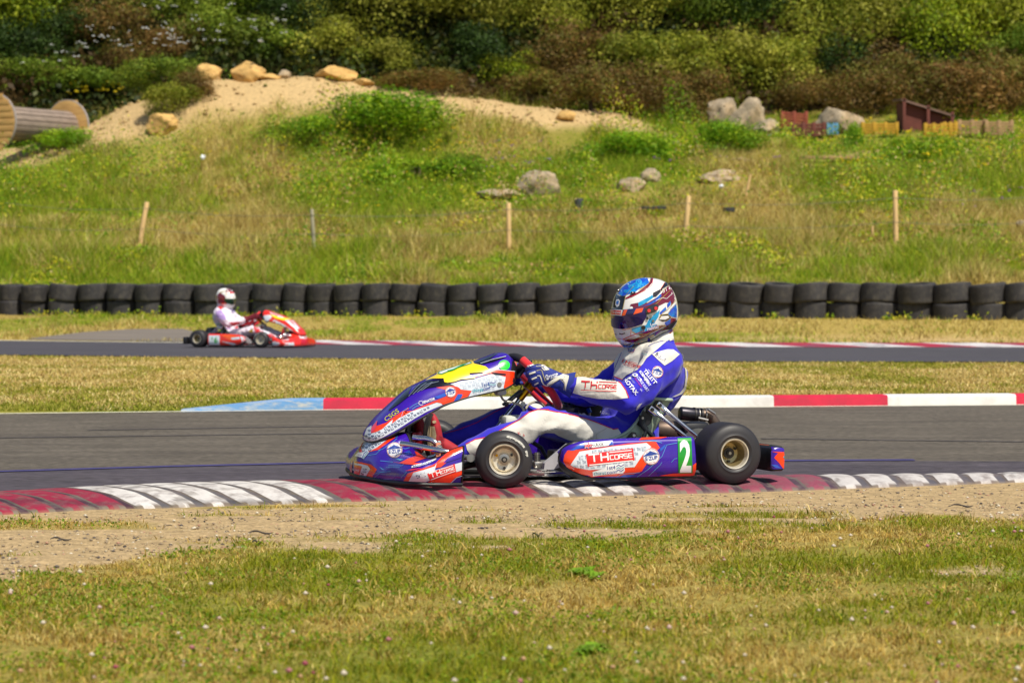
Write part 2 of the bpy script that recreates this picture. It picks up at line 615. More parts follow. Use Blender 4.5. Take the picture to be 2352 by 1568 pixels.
def ribbed_kerb(name, xs_far, shift, zone, w0=0.0, rib_amp=.007, base_h=.024):
    """kerb of raised skewed ribs; far edge KF, near edge KN; zone(px)->colour"""
    rng = random.Random(5)
    V, Fc, Cc = [], [], []
    NR, NC = 22, 26
    nr = len(xs_far) - 1
    rows = []
    def edge(xs_, ys_, px0):
        X = 0
        # picture x to world x on the edge curve
        for _ in range(6):
            yy = float(np.interp(X, xs_, ys_))
            X = (px0 - 1176) / FPX * yy
        return X, float(np.interp(X, xs_, ys_))
    RED = np.array(rgb(172, 30, 62)); WHT = np.array(rgb(226, 220, 214)); CON = np.array(rgb(118, 106, 92)); BLK = np.array(rgb(46, 42, 50))
    for k in range(nr):
        base = zone((xs_far[k] + xs_far[k + 1]) / 2)
        wear = rng.uniform(.0, .22)
        for c in range(NC + 1):
            u = c / NC
            pf = xs_far[k] * (1 - u) + xs_far[k + 1] * u
            pn = pf + shift(pf)
            xf, yf = edge(KFX, KFY, pf)
            xn, yn = edge(KNX, KNY, pn)
            row = []
            for r in range(NR + 1):
                v = r / NR          # 0 far, 1 near
                # rounded near end of each rib
                hump = max(0.0, math.sin(PI * min(1, max(0, (u - .02) / .80)))) ** .6 if .02 < u < .82 else 0
                endr = max(0.0, 1 - max(0, (v - .90) / .08) ** 2 * (1 + 4 * abs(u - .33)))
                z = .006 + base_h * math.sin(min(1, v * 1.6) * PI / 2) * min(1, (1.0 - v) / .35) + rib_amp * hump * endr * min(1, v * 5)
                x, y = xf + (xn - xf) * v, yf + (yn - yf) * v
                nz = noise.noise(Vector((x * 9, y * 9, 0))) * .5 + noise.noise(Vector((x * 31, y * 12, 3))) * .35
                painted = 1.0 if hump * endr > .12 else 0.0
                if u > .90:
                    col = CON * (1 + .5 * nz) * .72
                elif u > .68 + .07 * nz:
                    col = base * .12 + BLK * .9
                    if nz > .22: col = CON * .8
                elif v > .95 and endr < .25:
                    col = CON * (1 + .4 * nz)
                else:
                    col = base * (1 - .12 * max(0, nz))
                    if v < .12 and nz > .05: col = CON * .5 + base * .5
                if nz > .34 + wear * -1: col = col * .55 + CON * .45
                # rubber laid across the ribs
                rb = noise.noise(Vector((x * .9, y * 6.0, 7)))
                if pf > 1480: col = col * .80 + np.array([.06, .045, .075]) * .3
                if rb > .18: col = col * .62 + BLK * .30
                if v > .99: col = C_DIRT * (.9 + .2 * nz)
                row.append((len(V), painted)); V.append((x, y, z if v < .999 else -.02)); Cc.append(np.clip(col, 0, 1))
            rows.append(row)
        # separate rows between ribs share positions
    for i in range(len(rows) - 1):
        if (i + 1) % (NC + 1) == 0:
            continue
        for j in range(NR):
            Fc.append((rows[i][j][0], rows[i + 1][j][0], rows[i + 1][j + 1][0], rows[i][j + 1][0]))
    me = rawmesh(name, np.array(V), np.array(Fc), [M_kpaint], np.array(Cc), smooth=True)
    o = link(name, me)
    if o.data.polygons[0].normal.z < 0:
        o.data.flip_normals()
    return o


def zone1(px):
    RED = np.array(rgb(146, 30, 56)); WHT = np.array(rgb(214, 208, 202)); PINK = np.array(rgb(150, 66, 82))
    for a, b, c in ((-900, -330, WHT), (-330, 165, RED), (165, 645, WHT), (645, 1115, RED), (1115, 1390, WHT), (1390, 1885, PINK), (1885, 2420, WHT), (2420, 9000, RED)):
        if a <= px < b:
            return c
    return WHT


xf = [-420]
while xf[-1] < 2560:
    xf.append(xf[-1] + 80 + 3 * math.sin(xf[-1]))
kerb = ribbed_kerb('kerb', xf, lambda p: float(np.interp(p, [0, 216, 1190, 1940, 2600], [170, 168, 140, 58, 30])), zone1)
tag(kerb, kind='structure')

M_kred = mat('kerb_red', rgb(205, 26, 62), rough=.6, var=.1, vscale=9, dirt=rgb(150, 40, 60), dirt_amt=.5, dscale=5)
M_kwht = mat('kerb_white', rgb(226, 222, 220), rough=.6, var=.06, vscale=9, dirt=rgb(180, 172, 165), dirt_amt=.45, dscale=5)
M_kblu = mat('kerb_blue', rgb(98, 146, 196), rough=.65, var=.08, vscale=9, dirt=rgb(196, 190, 176), dirt_amt=.95, dscale=5, stretch=(.6, 5, 5))
mb = MB()


def kbx(px):
    x = 0
    for _ in range(5):
        y = float(np.interp(x, fex, fey)) + .16
        x = (px - 1176) / FPX * y
    return x, y


bands = [(415, 742, 'b'), (742, 915, 'r'), (915, 1275, 'w'), (1275, 1530, 'r'), (1530, 1778, 'w'), (1778, 2040, 'r'), (2040, 2335, 'w'), (2335, 2600, 'r'), (2600, 2900, 'w'), (2900, 3200, 'r'), (3200, 3500, 'w')]
for a, b, c in bands:
    m = {'b': M_kblu, 'r': M_kred, 'w': M_kwht}[c]
    rows = []
    ns = 12
    for i in range(ns + 1):
        p = a + (b - a) * i / ns
        x, y = kbx(p)
        hgtk, dep = .082, .34
        if c == 'b':
            f = min(1, i / ns / .72)
            hgtk *= .18 + .82 * f
            dep *= .5 + .5 * f
        rows.append([(x, y, -.01), (x, y + .012, hgtk * .86), (x, y + .05, hgtk), (x, y + dep, hgtk * .96), (x, y + dep + .02, -.01)])
    mb.grid(rows, m)
o = mb.build('kerb', smooth=30)
tag(o, kind='structure')

# far red and white kerb beyond the second track
mb = MB()
px0 = 690
ang = 0
seg = [(690, 800, 'r'), (800, 905, 'w'), (905, 1010, 'r'), (1010, 1120, 'w'), (1120, 1240, 'r'), (1240, 1350, 'w'), (1350, 1480, 'r'), (1480, 1600, 'w'), (1600, 1720, 'r'), (1720, 1850, 'w'), (1850, 2000, 'r'), (2000, 2130, 'w'), (2130, 2260, 'r'), (2260, 2400, 'w'), (2400, 2540, 'r'), (2540, 2680, 'w')]
ffx, ffy = zip(*FF)
M_kr2 = mat('kerb_red_far', rgb(160, 36, 62), rough=.7, var=.15, vscale=5, dirt=rgb(92, 80, 98), dirt_amt=.95, dscale=1.6)
M_kw2 = mat('kerb_white_far', rgb(206, 200, 200), rough=.7, var=.1, vscale=5, dirt=rgb(104, 92, 108), dirt_amt=.95, dscale=1.6)
for a, b, c in seg:
    rows = []
    for i in range(7):
        r = []
        for j, (dd, zz) in enumerate(((0, .004), (.5, .03), (1.0, .055), (1.15, .05), (1.2, 0))):
            p = a + (b - a) * i / 6 - j * 75
            x = 0
            for _ in range(5):
                y = float(np.interp(x, ffx, ffy)) + dd
                x = (p - 1176) / FPX * y
            r.append((x, y, zz + .004))
        rows.append(r)
    mb.grid(rows, M_kr2 if c == 'r' else M_kw2)
tag(mb.build('kerb', smooth=30), kind='structure')

# ------------------------------------------------------------------ blades
def blades(P, h, w, col, lean=.35, seg2=False, rs=None):
    n = len(P)
    th = rs.rand(n) * 2 * PI
    ax = np.stack([np.cos(th), np.sin(th), np.zeros(n)], 1)
    lt = rs.rand(n) * 2 * PI
    ld = np.stack([np.cos(lt), np.sin(lt), np.zeros(n)], 1) * (lean * rs.rand(n) * h)[:, None]
    up = np.zeros((n, 3)); up[:, 2] = h
    W = ax * (w / 2)[:, None]
    if not seg2:
        V = np.stack([P - W, P + W, P + up * .93 + ld], 1).reshape(-1, 3)
        F = np.arange(n * 3).reshape(-1, 3)
        C = np.repeat(col, 3, 0).reshape(n, 3, 3)
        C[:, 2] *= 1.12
        return V, F, C.reshape(-1, 3)
    mid = P + up * .55 + ld * .35
    tip = P + up * .85 + ld * 1.15
    V = np.stack([P - W, P + W, mid - W * .8, mid + W * .8, tip], 1).reshape(-1, 3)
    b = np.arange(n)[:, None] * 5
    F = np.concatenate([b + np.array([[0, 1, 3]]), b + np.array([[0, 3, 2]]), b + np.array([[2, 3, 4]])], 1).reshape(-1, 3)
    return V, F, np.repeat(col, 5, 0)


M_grass = mat('grass_blades', (.2, .2, .05), rough=.7, spec=.25, attr='tint', trans=.35)
rs = np.random.RandomState(4)


def mixcol(n, g, rs, a=None, b=None, noise=None):
    pal_g = np.array([rgb(104, 128, 18), rgb(82, 112, 12), rgb(138, 150, 34), rgb(120, 128, 40)])
    pal_d = np.array([rgb(208, 184, 104), rgb(176, 150, 78), rgb(226, 206, 136), rgb(150, 118, 62)])
    if a is not None: pal_g = a
    if b is not None: pal_d = b
    isg = (rs.rand(n) if noise is None else .55 * rs.rand(n) + .45 * np.clip((noise - .5) * 2.6 + .5, 0, 1)) < g
    cg = pal_g[rs.randint(0, len(pal_g), n)]
    cd = pal_d[rs.randint(0, len(pal_d), n)]
    if noise is not None:
        k_ = rs.rand(n) < .5
        q = np.clip(((noise * 7.3) % 1 * 4).astype(int), 0, 3)
        cg = np.where(k_[:, None], pal_g[q], cg); cd = np.where(k_[:, None], pal_d[q], cd)
    return np.where(isg[:, None], cg, cd) * (0.75 + .5 * rs.rand(n))[:, None]


# near lawn
n = 250000
y = 5.6 + (11.6 - 5.6) * rs.rand(n) ** 1.0
x = (rs.rand(n) * 2 - 1) * (y * .2 + .8)
keep = rs.rand(n) < np.clip(1.0 - dirtmask(x, y) * 1.04, 0, 1) * (.35 + .65 * (vnoise(x * 14, y * 14, 51, 2) > .38))
keep &= y < interp(x, KNX, KNY) - .06
x, y = x[keep], y[keep]
g = np.clip(greenness(x, y) * .9 - .02 + (vnoise(x * 3.2, y * 3.2, 53, 3) - .5) * .9, .03, .9)
cl = vnoise(x * 5, y * 5, 52, 3)
h = (.008 + .020 * cl + .03 * rs.rand(len(x)) ** 6) * (0.8 + .5 * g)
V, F, C = blades(np.stack([x, y, hgt(x, y) - .006], 1), h, .0022 + .0028 * rs.rand(len(x)), mixcol(len(x), g, rs, np.array([rgb(140, 150, 14), rgb(110, 128, 8), rgb(166, 164, 32), rgb(158, 148, 46)]), np.array([rgb(218, 186, 96), rgb(186, 152, 70), rgb(234, 210, 132), rgb(146, 114, 52)]), vnoise(x * 7, y * 5, 55, 3)) * .86, lean=1.5, seg2=True, rs=rs)
gr = link('lawn_grass', rawmesh('lawn_grass', V, F, [M_grass], C))
tag(gr, 'short patchy green and straw grass in the foreground', 'grass', kind='stuff')

# broad leaf weeds (dark green rosettes) in the lawn
def rosette(mb, c, r, m, rng, nl=14, hh=.04):
    for k in range(nl):
        a = rng.uniform(0, 2 * PI); L_ = r * rng.uniform(.5, 1); e = rng.uniform(.2, 1.0)
        d = Vector((math.cos(a), math.sin(a), 0)); sdir = Vector((-d.y, d.x, 0)) * L_ * .22
        p0 = Vector(c); p1 = p0 + d * L_ * .5 + Vector((0, 0, hh * e)); p2 = p0 + d * L_ + Vector((0, 0, hh * e * .7))
        mb.add([p0 - sdir * .3, p0 + sdir * .3, p1 + sdir, p2, p1 - sdir], [(0, 1, 2, 4), (4, 2, 3)], m)


M_weed = mat('weed_leaf', rgb(122, 160, 30), rough=.6, var=.25, vscale=20, trans=.3)
rng = random.Random(3)
for px, py, r, lab in ((1345, 1322, .085, 'dark green leafy weed in the foreground lawn, upper of two'), (1360, 1500, .06, 'dark green leafy weed near the bottom of the foreground lawn')):
    p = GP(px, py)
    mb = MB()
    for k in range(9):
        rosette(mb, (p.x + rng.gauss(0, r * .35), p.y + rng.gauss(0, r * .5), 0), rng.uniform(.03, .06), M_weed, rng, hh=.025)
    for v in range(len(mb.v)):
        mb.v[v] = (mb.v[v][0] - p.x, mb.v[v][1] - p.y, mb.v[v][2])
    o = mb.build('weed', loc=(p.x, p.y, 0), fixn=False, smooth=None)
    tag(o, lab, 'weed')

# clover flowers
def blobs(P, r, col, rs, flat=.8):
    """small rough octahedra; P (n,3)"""
    n = len(P)
    base = np.array([[1, 0, 0], [0, 1, 0], [-1, 0, 0], [0, -1, 0], [0, 0, 1], [0, 0, -1], [.72, .72, 0], [-.72, .72, 0], [-.72, -.72, 0], [.72, -.72, 0]], float)
    jit = 1 + (rs.rand(n, 10, 1) - .5) * .35
    V = P[:, None, :] + base[None] * jit * r[:, None, None] * np.array([1, 1, flat])
    ring = [0, 6, 1, 7, 2, 8, 3, 9]
    f = []
    for i in range(8):
        a, b = ring[i], ring[(i + 1) % 8]
        f += [(a, b, 4), (b, a, 5)]
    f = np.array(f)
    F = (np.arange(n)[:, None, None] * 10 + f[None]).reshape(-1, 3)
    return V.reshape(-1, 3), F, np.repeat(col, 10, 0)


M_flower = mat('flower', (.8, .7, .7), rough=.8, attr='tint', trans=.2)
n = 300
y = 5.9 + 4.6 * rs.rand(n) ** 1.15
x = (rs.rand(n) * 2 - 1) * (y * .2)
k = (dirtmask(x, y) < .3) & (rs.rand(n) < np.clip(.25 + vnoise(x * 1.2, y * 1.2, 61, 2) * 1.2 + x * .15, 0, 1))
x, y = x[k], y[k]
pal = np.array([rgb(214, 200, 180), rgb(204, 172, 160), rgb(180, 116, 118), rgb(160, 76, 90), rgb(190, 150, 110)])
col = pal[rs.choice(5, len(x), p=[.36, .27, .16, .06, .15])]
V, F, C = blobs(np.stack([x, y, .028 + .022 * rs.rand(len(x))], 1), .0035 + .0065 * rs.rand(len(x)) ** 1.5, col, rs)
o = link('clover_flowers', rawmesh('clover_flowers', V, F, [M_flower], C, smooth=True))
tag(o, 'small white and pink clover flowers dotted over the near lawn', 'clover flowers', kind='stuff')

# gravel on the dirt verge
n = 24000
y = 8.2 + 4.6 * rs.rand(n)
x = (rs.rand(n) * 2 - 1) * (y * .2 + .2)
k = (y < interp(x, KNX, KNY) - .02) & (rs.rand(n) < dirtmask(x, y) * np.clip(.08 + 1.3 * vnoise(x * 1.3, y * 3, 62, 3) - .35 + np.clip((interp(x, KNX, KNY) - y) * .5, 0, .5), 0, 1))
x, y = x[k], y[k]
pal = np.array([rgb(176, 158, 126), rgb(140, 122, 100), rgb(92, 84, 80), rgb(206, 196, 176), rgb(170, 128, 106), rgb(60, 54, 54)])
col = pal[rs.choice(6, len(x), p=[.33, .24, .14, .10, .11, .08])]
r = .002 + .0075 * rs.rand(len(x)) ** 3.5
V, F, C = blobs(np.stack([x, y, r * .2], 1), r, col, rs, flat=.55)
M_stone = mat('gravel_stone', (.4, .35, .3), rough=.9, attr='tint')
o = link('gravel', rawmesh('gravel', V, F, [M_stone], C))
tag(o, 'loose gravel scattered on the sandy verge beside the kerb', 'gravel', kind='stuff')
# black rubber scraps
M_scrap = mat('rubber_scrap', rgb(62, 56, 52), rough=.8)
for px, py, L_, lab in ((140, 1243, .075, 'curled black rubber scrap on the sandy verge at far left'), (600, 1228, .09, 'long thin black rubber scrap on the verge left of the kart'),
                        (590, 1250, .03, 'small black lump on the verge just above the grass'), (2210, 1166, .10, 'straight black rubber strip on the verge at far right'), (1232, 1233, .03, 'small dark pebble on the verge below the front wheel')):
    p = GP(px, py)
    mb = MB()
    P = [(-L_ / 2 + L_ * i / 6, .01 * math.sin(i * 1.3), .006 + .005 * math.sin(i)) for i in range(7)]
    mb.tube(P, [.0015, .003, .004, .003, .0045, .003, .0015], M_scrap, n=6)
    o = mb.build('rubber_scrap', loc=(p.x, p.y, .004), rz=.15)
    tag(o, lab, 'rubber scrap')

# small leafy clover patches in the near lawn
def leaves(P, s, col, rs):
    n = len(P)
    A = rs.randn(n, 3); A /= np.linalg.norm(A, axis=1)[:, None]
    B = rs.randn(n, 3); B -= A * (A * B).sum(1)[:, None]; B /= np.linalg.norm(B, axis=1)[:, None]
    A = A * s[:, None]; B = B * (s * .6)[:, None]
    V = np.stack([P - A * .5, P + B * .5, P + A * .5, P - B * .5], 1).reshape(-1, 3)
    return V, np.arange(n * 4).reshape(-1, 4), np.repeat(col, 4, 0)


M_leafv = mat('leaf_mixed', (.1, .15, .03), rough=.55, spec=.3, attr='tint', trans=.3)
n = 60000
y = 5.6 + 5.6 * rs.rand(n); x = (rs.rand(n) * 2 - 1) * (y * .2 + .3)
cl = vnoise(x * 2.6 + 8, y * 2.6, 54, 3)
k = (dirtmask(x, y) < .2) & (rs.rand(n) < np.clip((cl - .48) * 6, 0, 1))
x, y = x[k], y[k]
pal = np.array([rgb(120, 148, 20), rgb(94, 128, 14), rgb(146, 160, 34)])
V, F, C = leaves(np.stack([x, y, .004 + .022 * rs.rand(len(x))], 1), .007 + .008 * rs.rand(len(x)), pal[rs.randint(0, 3, len(x))] * (.7 + .5 * rs.rand(len(x)))[:, None], rs)
o = link('clover_leaves', rawmesh('clover_leaves', V, F, [M_leafv], C))
tag(o, 'bright green clover leaves in patches of the near lawn', 'clover', kind='stuff')

# middle grass strip
n = 230000
y = 20.5 + 18 * rs.rand(n) ** 1.25
x = (rs.rand(n) * 2 - 1) * (y * .2 + 2.2)
ylo = interp(x, fex, fey) + .34
kx = kbx(415)[0]
ylo = np.where(x > kx, ylo + .28, ylo)
yhi = interp(x, [p[0] for p in FN], [p[1] for p in FN]) - .05
k = (y > ylo - .12) & (y < yhi + .1 * (vnoise(x * 2, y * 0, 5, 2) - .3))
x, y = x[k], y[k]
g = greenness(x, y)
h = .008 + .026 * rs.rand(len(x)) ** 2.5 + .010 * vnoise(x * 2, y * 2, 71, 2)
V, F, C = blades(np.stack([x, y, np.zeros(len(x)) - .01], 1), h, .010 + .012 * rs.rand(len(x)), mixcol(len(x), np.clip(g + .30, 0, .85), rs, np.array([rgb(136, 140, 40), rgb(112, 124, 26), rgb(160, 156, 58), rgb(168, 158, 76)]), np.array([rgb(212, 190, 120), rgb(188, 164, 96), rgb(224, 208, 146), rgb(158, 132, 78)]), vnoise(x * 2.2, y * 1.0, 87, 3)), lean=1.3, rs=rs)
o = link('strip_grass', rawmesh('strip_grass', V, F, [M_grass], C))
tag(o, 'dry straw grass between the two tracks, greener by the kerb', 'grass', kind='stuff')

CLEAR = [(TP(*q), r) for q, r in (((1240, 440), 1.1), ((1145, 450), 1.0), ((1452, 436), .8), ((1492, 420), .7), ((1650, 415), 1.0), ((1700, 292), 1.6), ((1770, 300), .8), ((1928, 300), 1.0), ((1825, 300), 1.0), ((1860, 318), 1.0), ((1912, 316), .5),
                                       ((2020, 314), 1.1), ((2145, 318), 1.0), ((2190, 318), .6), ((2233, 316), .9), ((2295, 316), .9), ((1905, 372), 1.2), ((375, 300), .8), ((1300, 272), .8), ((60, 330), 1.2), ((140, 320), 1.0))]


def clearf(x, y):
    f = np.ones_like(x)
    for p, r in CLEAR:
        d = np.sqrt(((x - p.x) / r) ** 2 + (np.minimum(y - p.y + .3, 0) / 3.2) ** 2 + (np.maximum(y - p.y, 0) / 1.2) ** 2)
        f = np.minimum(f, np.clip((d - .7) / .5, .04, 1))
    f = np.minimum(f, 1 - .75 * np.clip((x - 7.5) / 2, 0, 1) * np.clip((y - 78) / 4, 0, 1))
    return f


# far verge and hillside meadow
n = 640000
y = 47.5 + 50 * rs.rand(n) ** 1.1
x = (rs.rand(n) * 2 - 1) * (y * .2 + 3.5)
sm = sandmask(x, y)
ffl = interp(x, ffx, ffy)
verge = y < tyre_line(x)
k = (rs.rand(n) > sm * 1.02) & (y > ffl + np.where(x > -3.7, 1.4, .5)) & ((y < interp(x, [p[0] for p in RB], [p[1] for p in RB]) - .3) * (x > RA[0][0]) * (x < RA[-1][0]) * (y > 48.2) == 0)
k &= (rs.rand(n) < np.where(verge, .55, 1.0))
x, y = x[k], y[k]
verge = y < tyre_line(x) + 1.0
g = greenness(x, y)
Df = fence_line(x)
cl = vnoise(x * .8, y * .5, 81, 3)
tall = np.where(y > tyre_line(x) + 5, 1.0, .45)
tall = np.where(verge, .22, tall)
h = (.12 + .80 * np.clip(cl * 1.6 - .35, 0, 1) * rs.rand(len(x))) * tall
hillg = np.array([rgb(134, 160, 24), rgb(106, 140, 16), rgb(170, 178, 44), rgb(158, 156, 62)])
hilld = np.array([rgb(202, 184, 104), rgb(174, 156, 78), rgb(220, 204, 132), rgb(150, 122, 66)])
h = h * clearf(x, y)
C0_ = mixcol(len(x), np.clip(g + .10, 0, 1), rs, hillg, hilld, vnoise(x * 1.5, y * .8, 86, 3)) * .95
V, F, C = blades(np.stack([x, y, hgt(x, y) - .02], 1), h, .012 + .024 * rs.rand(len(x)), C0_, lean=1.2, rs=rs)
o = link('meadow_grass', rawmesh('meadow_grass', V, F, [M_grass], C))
tag(o, 'tall rough meadow grass and weeds on the bank behind the tyres', 'grass', kind='stuff')

# low leafy weeds on the bank: small leaf clusters
n = 340000
y = 61 + 33 * rs.rand(n)
x = (rs.rand(n) * 2 - 1) * (y * .2 + 3)
cl = vnoise(x * .55 + 7, y * .35, 82, 3)
g = greenness(x, y)
k = (sandmask(x, y) < .3) & (rs.rand(n) < np.clip((cl - .40) * 3.5, .06, 1) * (.35 + g)) & (y > tyre_line(x) + .6)
x, y, cl = x[k], y[k], cl[k]


up_ = np.clip((y - fence_line(x) - 1) / 6, 0, 1)
zz = hgt(x, y) + rs.rand(len(x)) * ((.15 + .5 * np.clip((cl - .5) * 3, 0, 1)) * np.where(y > tyre_line(x) + 6, 1, .4) + up_ * (.15 + 1.05 * np.clip((cl - .43) * 4, 0, 1))) * clearf(x, y)
pal = np.array([rgb(122, 160, 18), rgb(92, 134, 12), rgb(158, 180, 30), rgb(200, 192, 44), rgb(178, 140, 88), rgb(204, 182, 122)])
col = pal[np.where(rs.rand(len(x)) < .6, np.clip((vnoise(x * .9 + 3, y * .6, 84, 3) * 9 - 1.9).astype(int), 0, 5), rs.choice(6, len(x), p=[.30, .24, .22, .08, .07, .09]))] * (.8 + .4 * rs.rand(len(x)))[:, None]
V, F, C = leaves(np.stack([x, y, zz], 1), .035 + .07 * rs.rand(len(x)), col, rs)
o = link('bank_weeds', rawmesh('bank_weeds', V, F, [M_leafv], C))
tag(o, 'low leafy green weeds spread over the bank', 'weeds', kind='stuff')


# flowers by picture patches: (px0, px1, py0, py1, count, colour, size, above)
def flower_patch(name, lab, specs, rs):
    Vs, Fs, Cs, off = [], [], [], 0
    for (a, b, c, d, cnt, colr, size, up) in specs:
        for _ in range(cnt):
            px, py = rs.uniform(a, b), rs.uniform(c, d)
            p = TP(px, py)
            m = rs.randint(2, 6)
            P = np.array([[p.x, p.y - .3, p.z + up]]) + rs.randn(m, 3) * np.array([size * 1.6, size, size * .5])
            V, F, C = blobs(P, size * (.5 + .7 * rs.rand(m)), np.repeat(np.array([colr]), m, 0) * (.8 + .3 * rs.rand(m))[:, None], rs, flat=.5)
            Vs.append(V); Fs.append(F + off); Cs.append(C); off += len(V)
    o = link(name, rawmesh(name, np.concatenate(Vs), np.concatenate(Fs), [M_flower], np.concatenate(Cs)))
    tag(o, lab, 'flowers', kind='stuff')


YEL = rgb(226, 200, 16); WH = rgb(222, 222, 220); PUR = rgb(160, 110, 176)
rs2 = np.random.RandomState(9)
flower_patch('yellow_flowers', 'yellow ragwort flowers dotted over the bank', [(900, 1200, 310, 400, 12, YEL, .05, .4), (1900, 2352, 300, 420, 26, YEL, .06, .4), (0, 2352, 330, 560, 90, YEL, .032, .3), (400, 1300, 300, 440, 40, YEL, .035, .5), (1000, 1600, 380, 480, 10, YEL, .03, .3)], rs2)
flower_patch('purple_flowers', 'pale purple thistle flowers on the bank', [(1080, 1300, 350, 420, 18, PUR, .035, .4), (1500, 1800, 340, 420, 12, PUR, .04, .4), (2200, 2352, 440, 520, 8, PUR, .03, .3)], rs2)
# ------------------------------------------------------------------ kart frames
KYAW = R(198)
KM = Matrix.Translation((.794, 12.906, .024)) @ Matrix.Rotation(KYAW, 4, 'Z')
KI = KM.inverted()


def K(px, py, lat):
    """kart-local point on the plane y=lat seen at a picture point"""
    o = KI @ C0
    d = KI.to_3x3() @ ray(px, py)
    return o + d * ((lat - o.y) / d.y)


def Z1(x, y): return (775.2 + x * .23806, 775.2 + y * .23806)
def Z2(x, y): return (1177.1 + x * .21969, 775.2 + y * .21969)
def Z3(x, y): return (1378.1 + x * .20140, 832.6 + y * .20140)
def Z4(x, y): return (1292.0 + x * .22712, 620.2 + y * .22712)
def Z5(x, y): return (402 + x * .14648, 631.6 + y * .14648)
def Z6(x, y): return (792.4 + x * .15378, 884.3 + y * .15378)
def Z7(x, y): return (1182.9 + x * .09520, 792.4 + y * .09520)
def Z8(x, y): return (1274.8 + x * .06591, 907.3 + y * .06591)
def K1(x, y, l): return K(*Z1(x, y), l)
def K2(x, y, l): return K(*Z2(x, y), l)
def K3(x, y, l): return K(*Z3(x, y), l)
def K4(x, y, l): return K(*Z4(x, y), l)
def K6(x, y, l): return K(*Z6(x, y), l)
def K7(x, y, l): return K(*Z7(x, y), l)
def K8(x, y, l): return K(*Z8(x, y), l)


# ------------------------------------------------------------------ stickers that follow a surface
_TXT = {}


def text_mesh(s, font=None, bold=0.0):
    key = (s, bold)
    if key not in _TXT:
        cu = bpy.data.curves.new('t', 'FONT')
        cu.body = s
        cu.size = 1
        cu.offset = bold
        cu.resolution_u = 3
        ob = bpy.data.objects.new('t', cu)
        COL.objects.link(ob)
        bpy.context.view_layer.update()
        me = bpy.data.meshes.new_from_object(ob)
        vs = [(v.co.x, v.co.y) for v in me.vertices]
        fs = [tuple(p.vertices) for p in me.polygons]
        bpy.data.objects.remove(ob)
        bpy.data.curves.remove(cu)
        bpy.data.meshes.remove(me)
        _TXT[key] = (vs, fs)
    return _TXT[key]


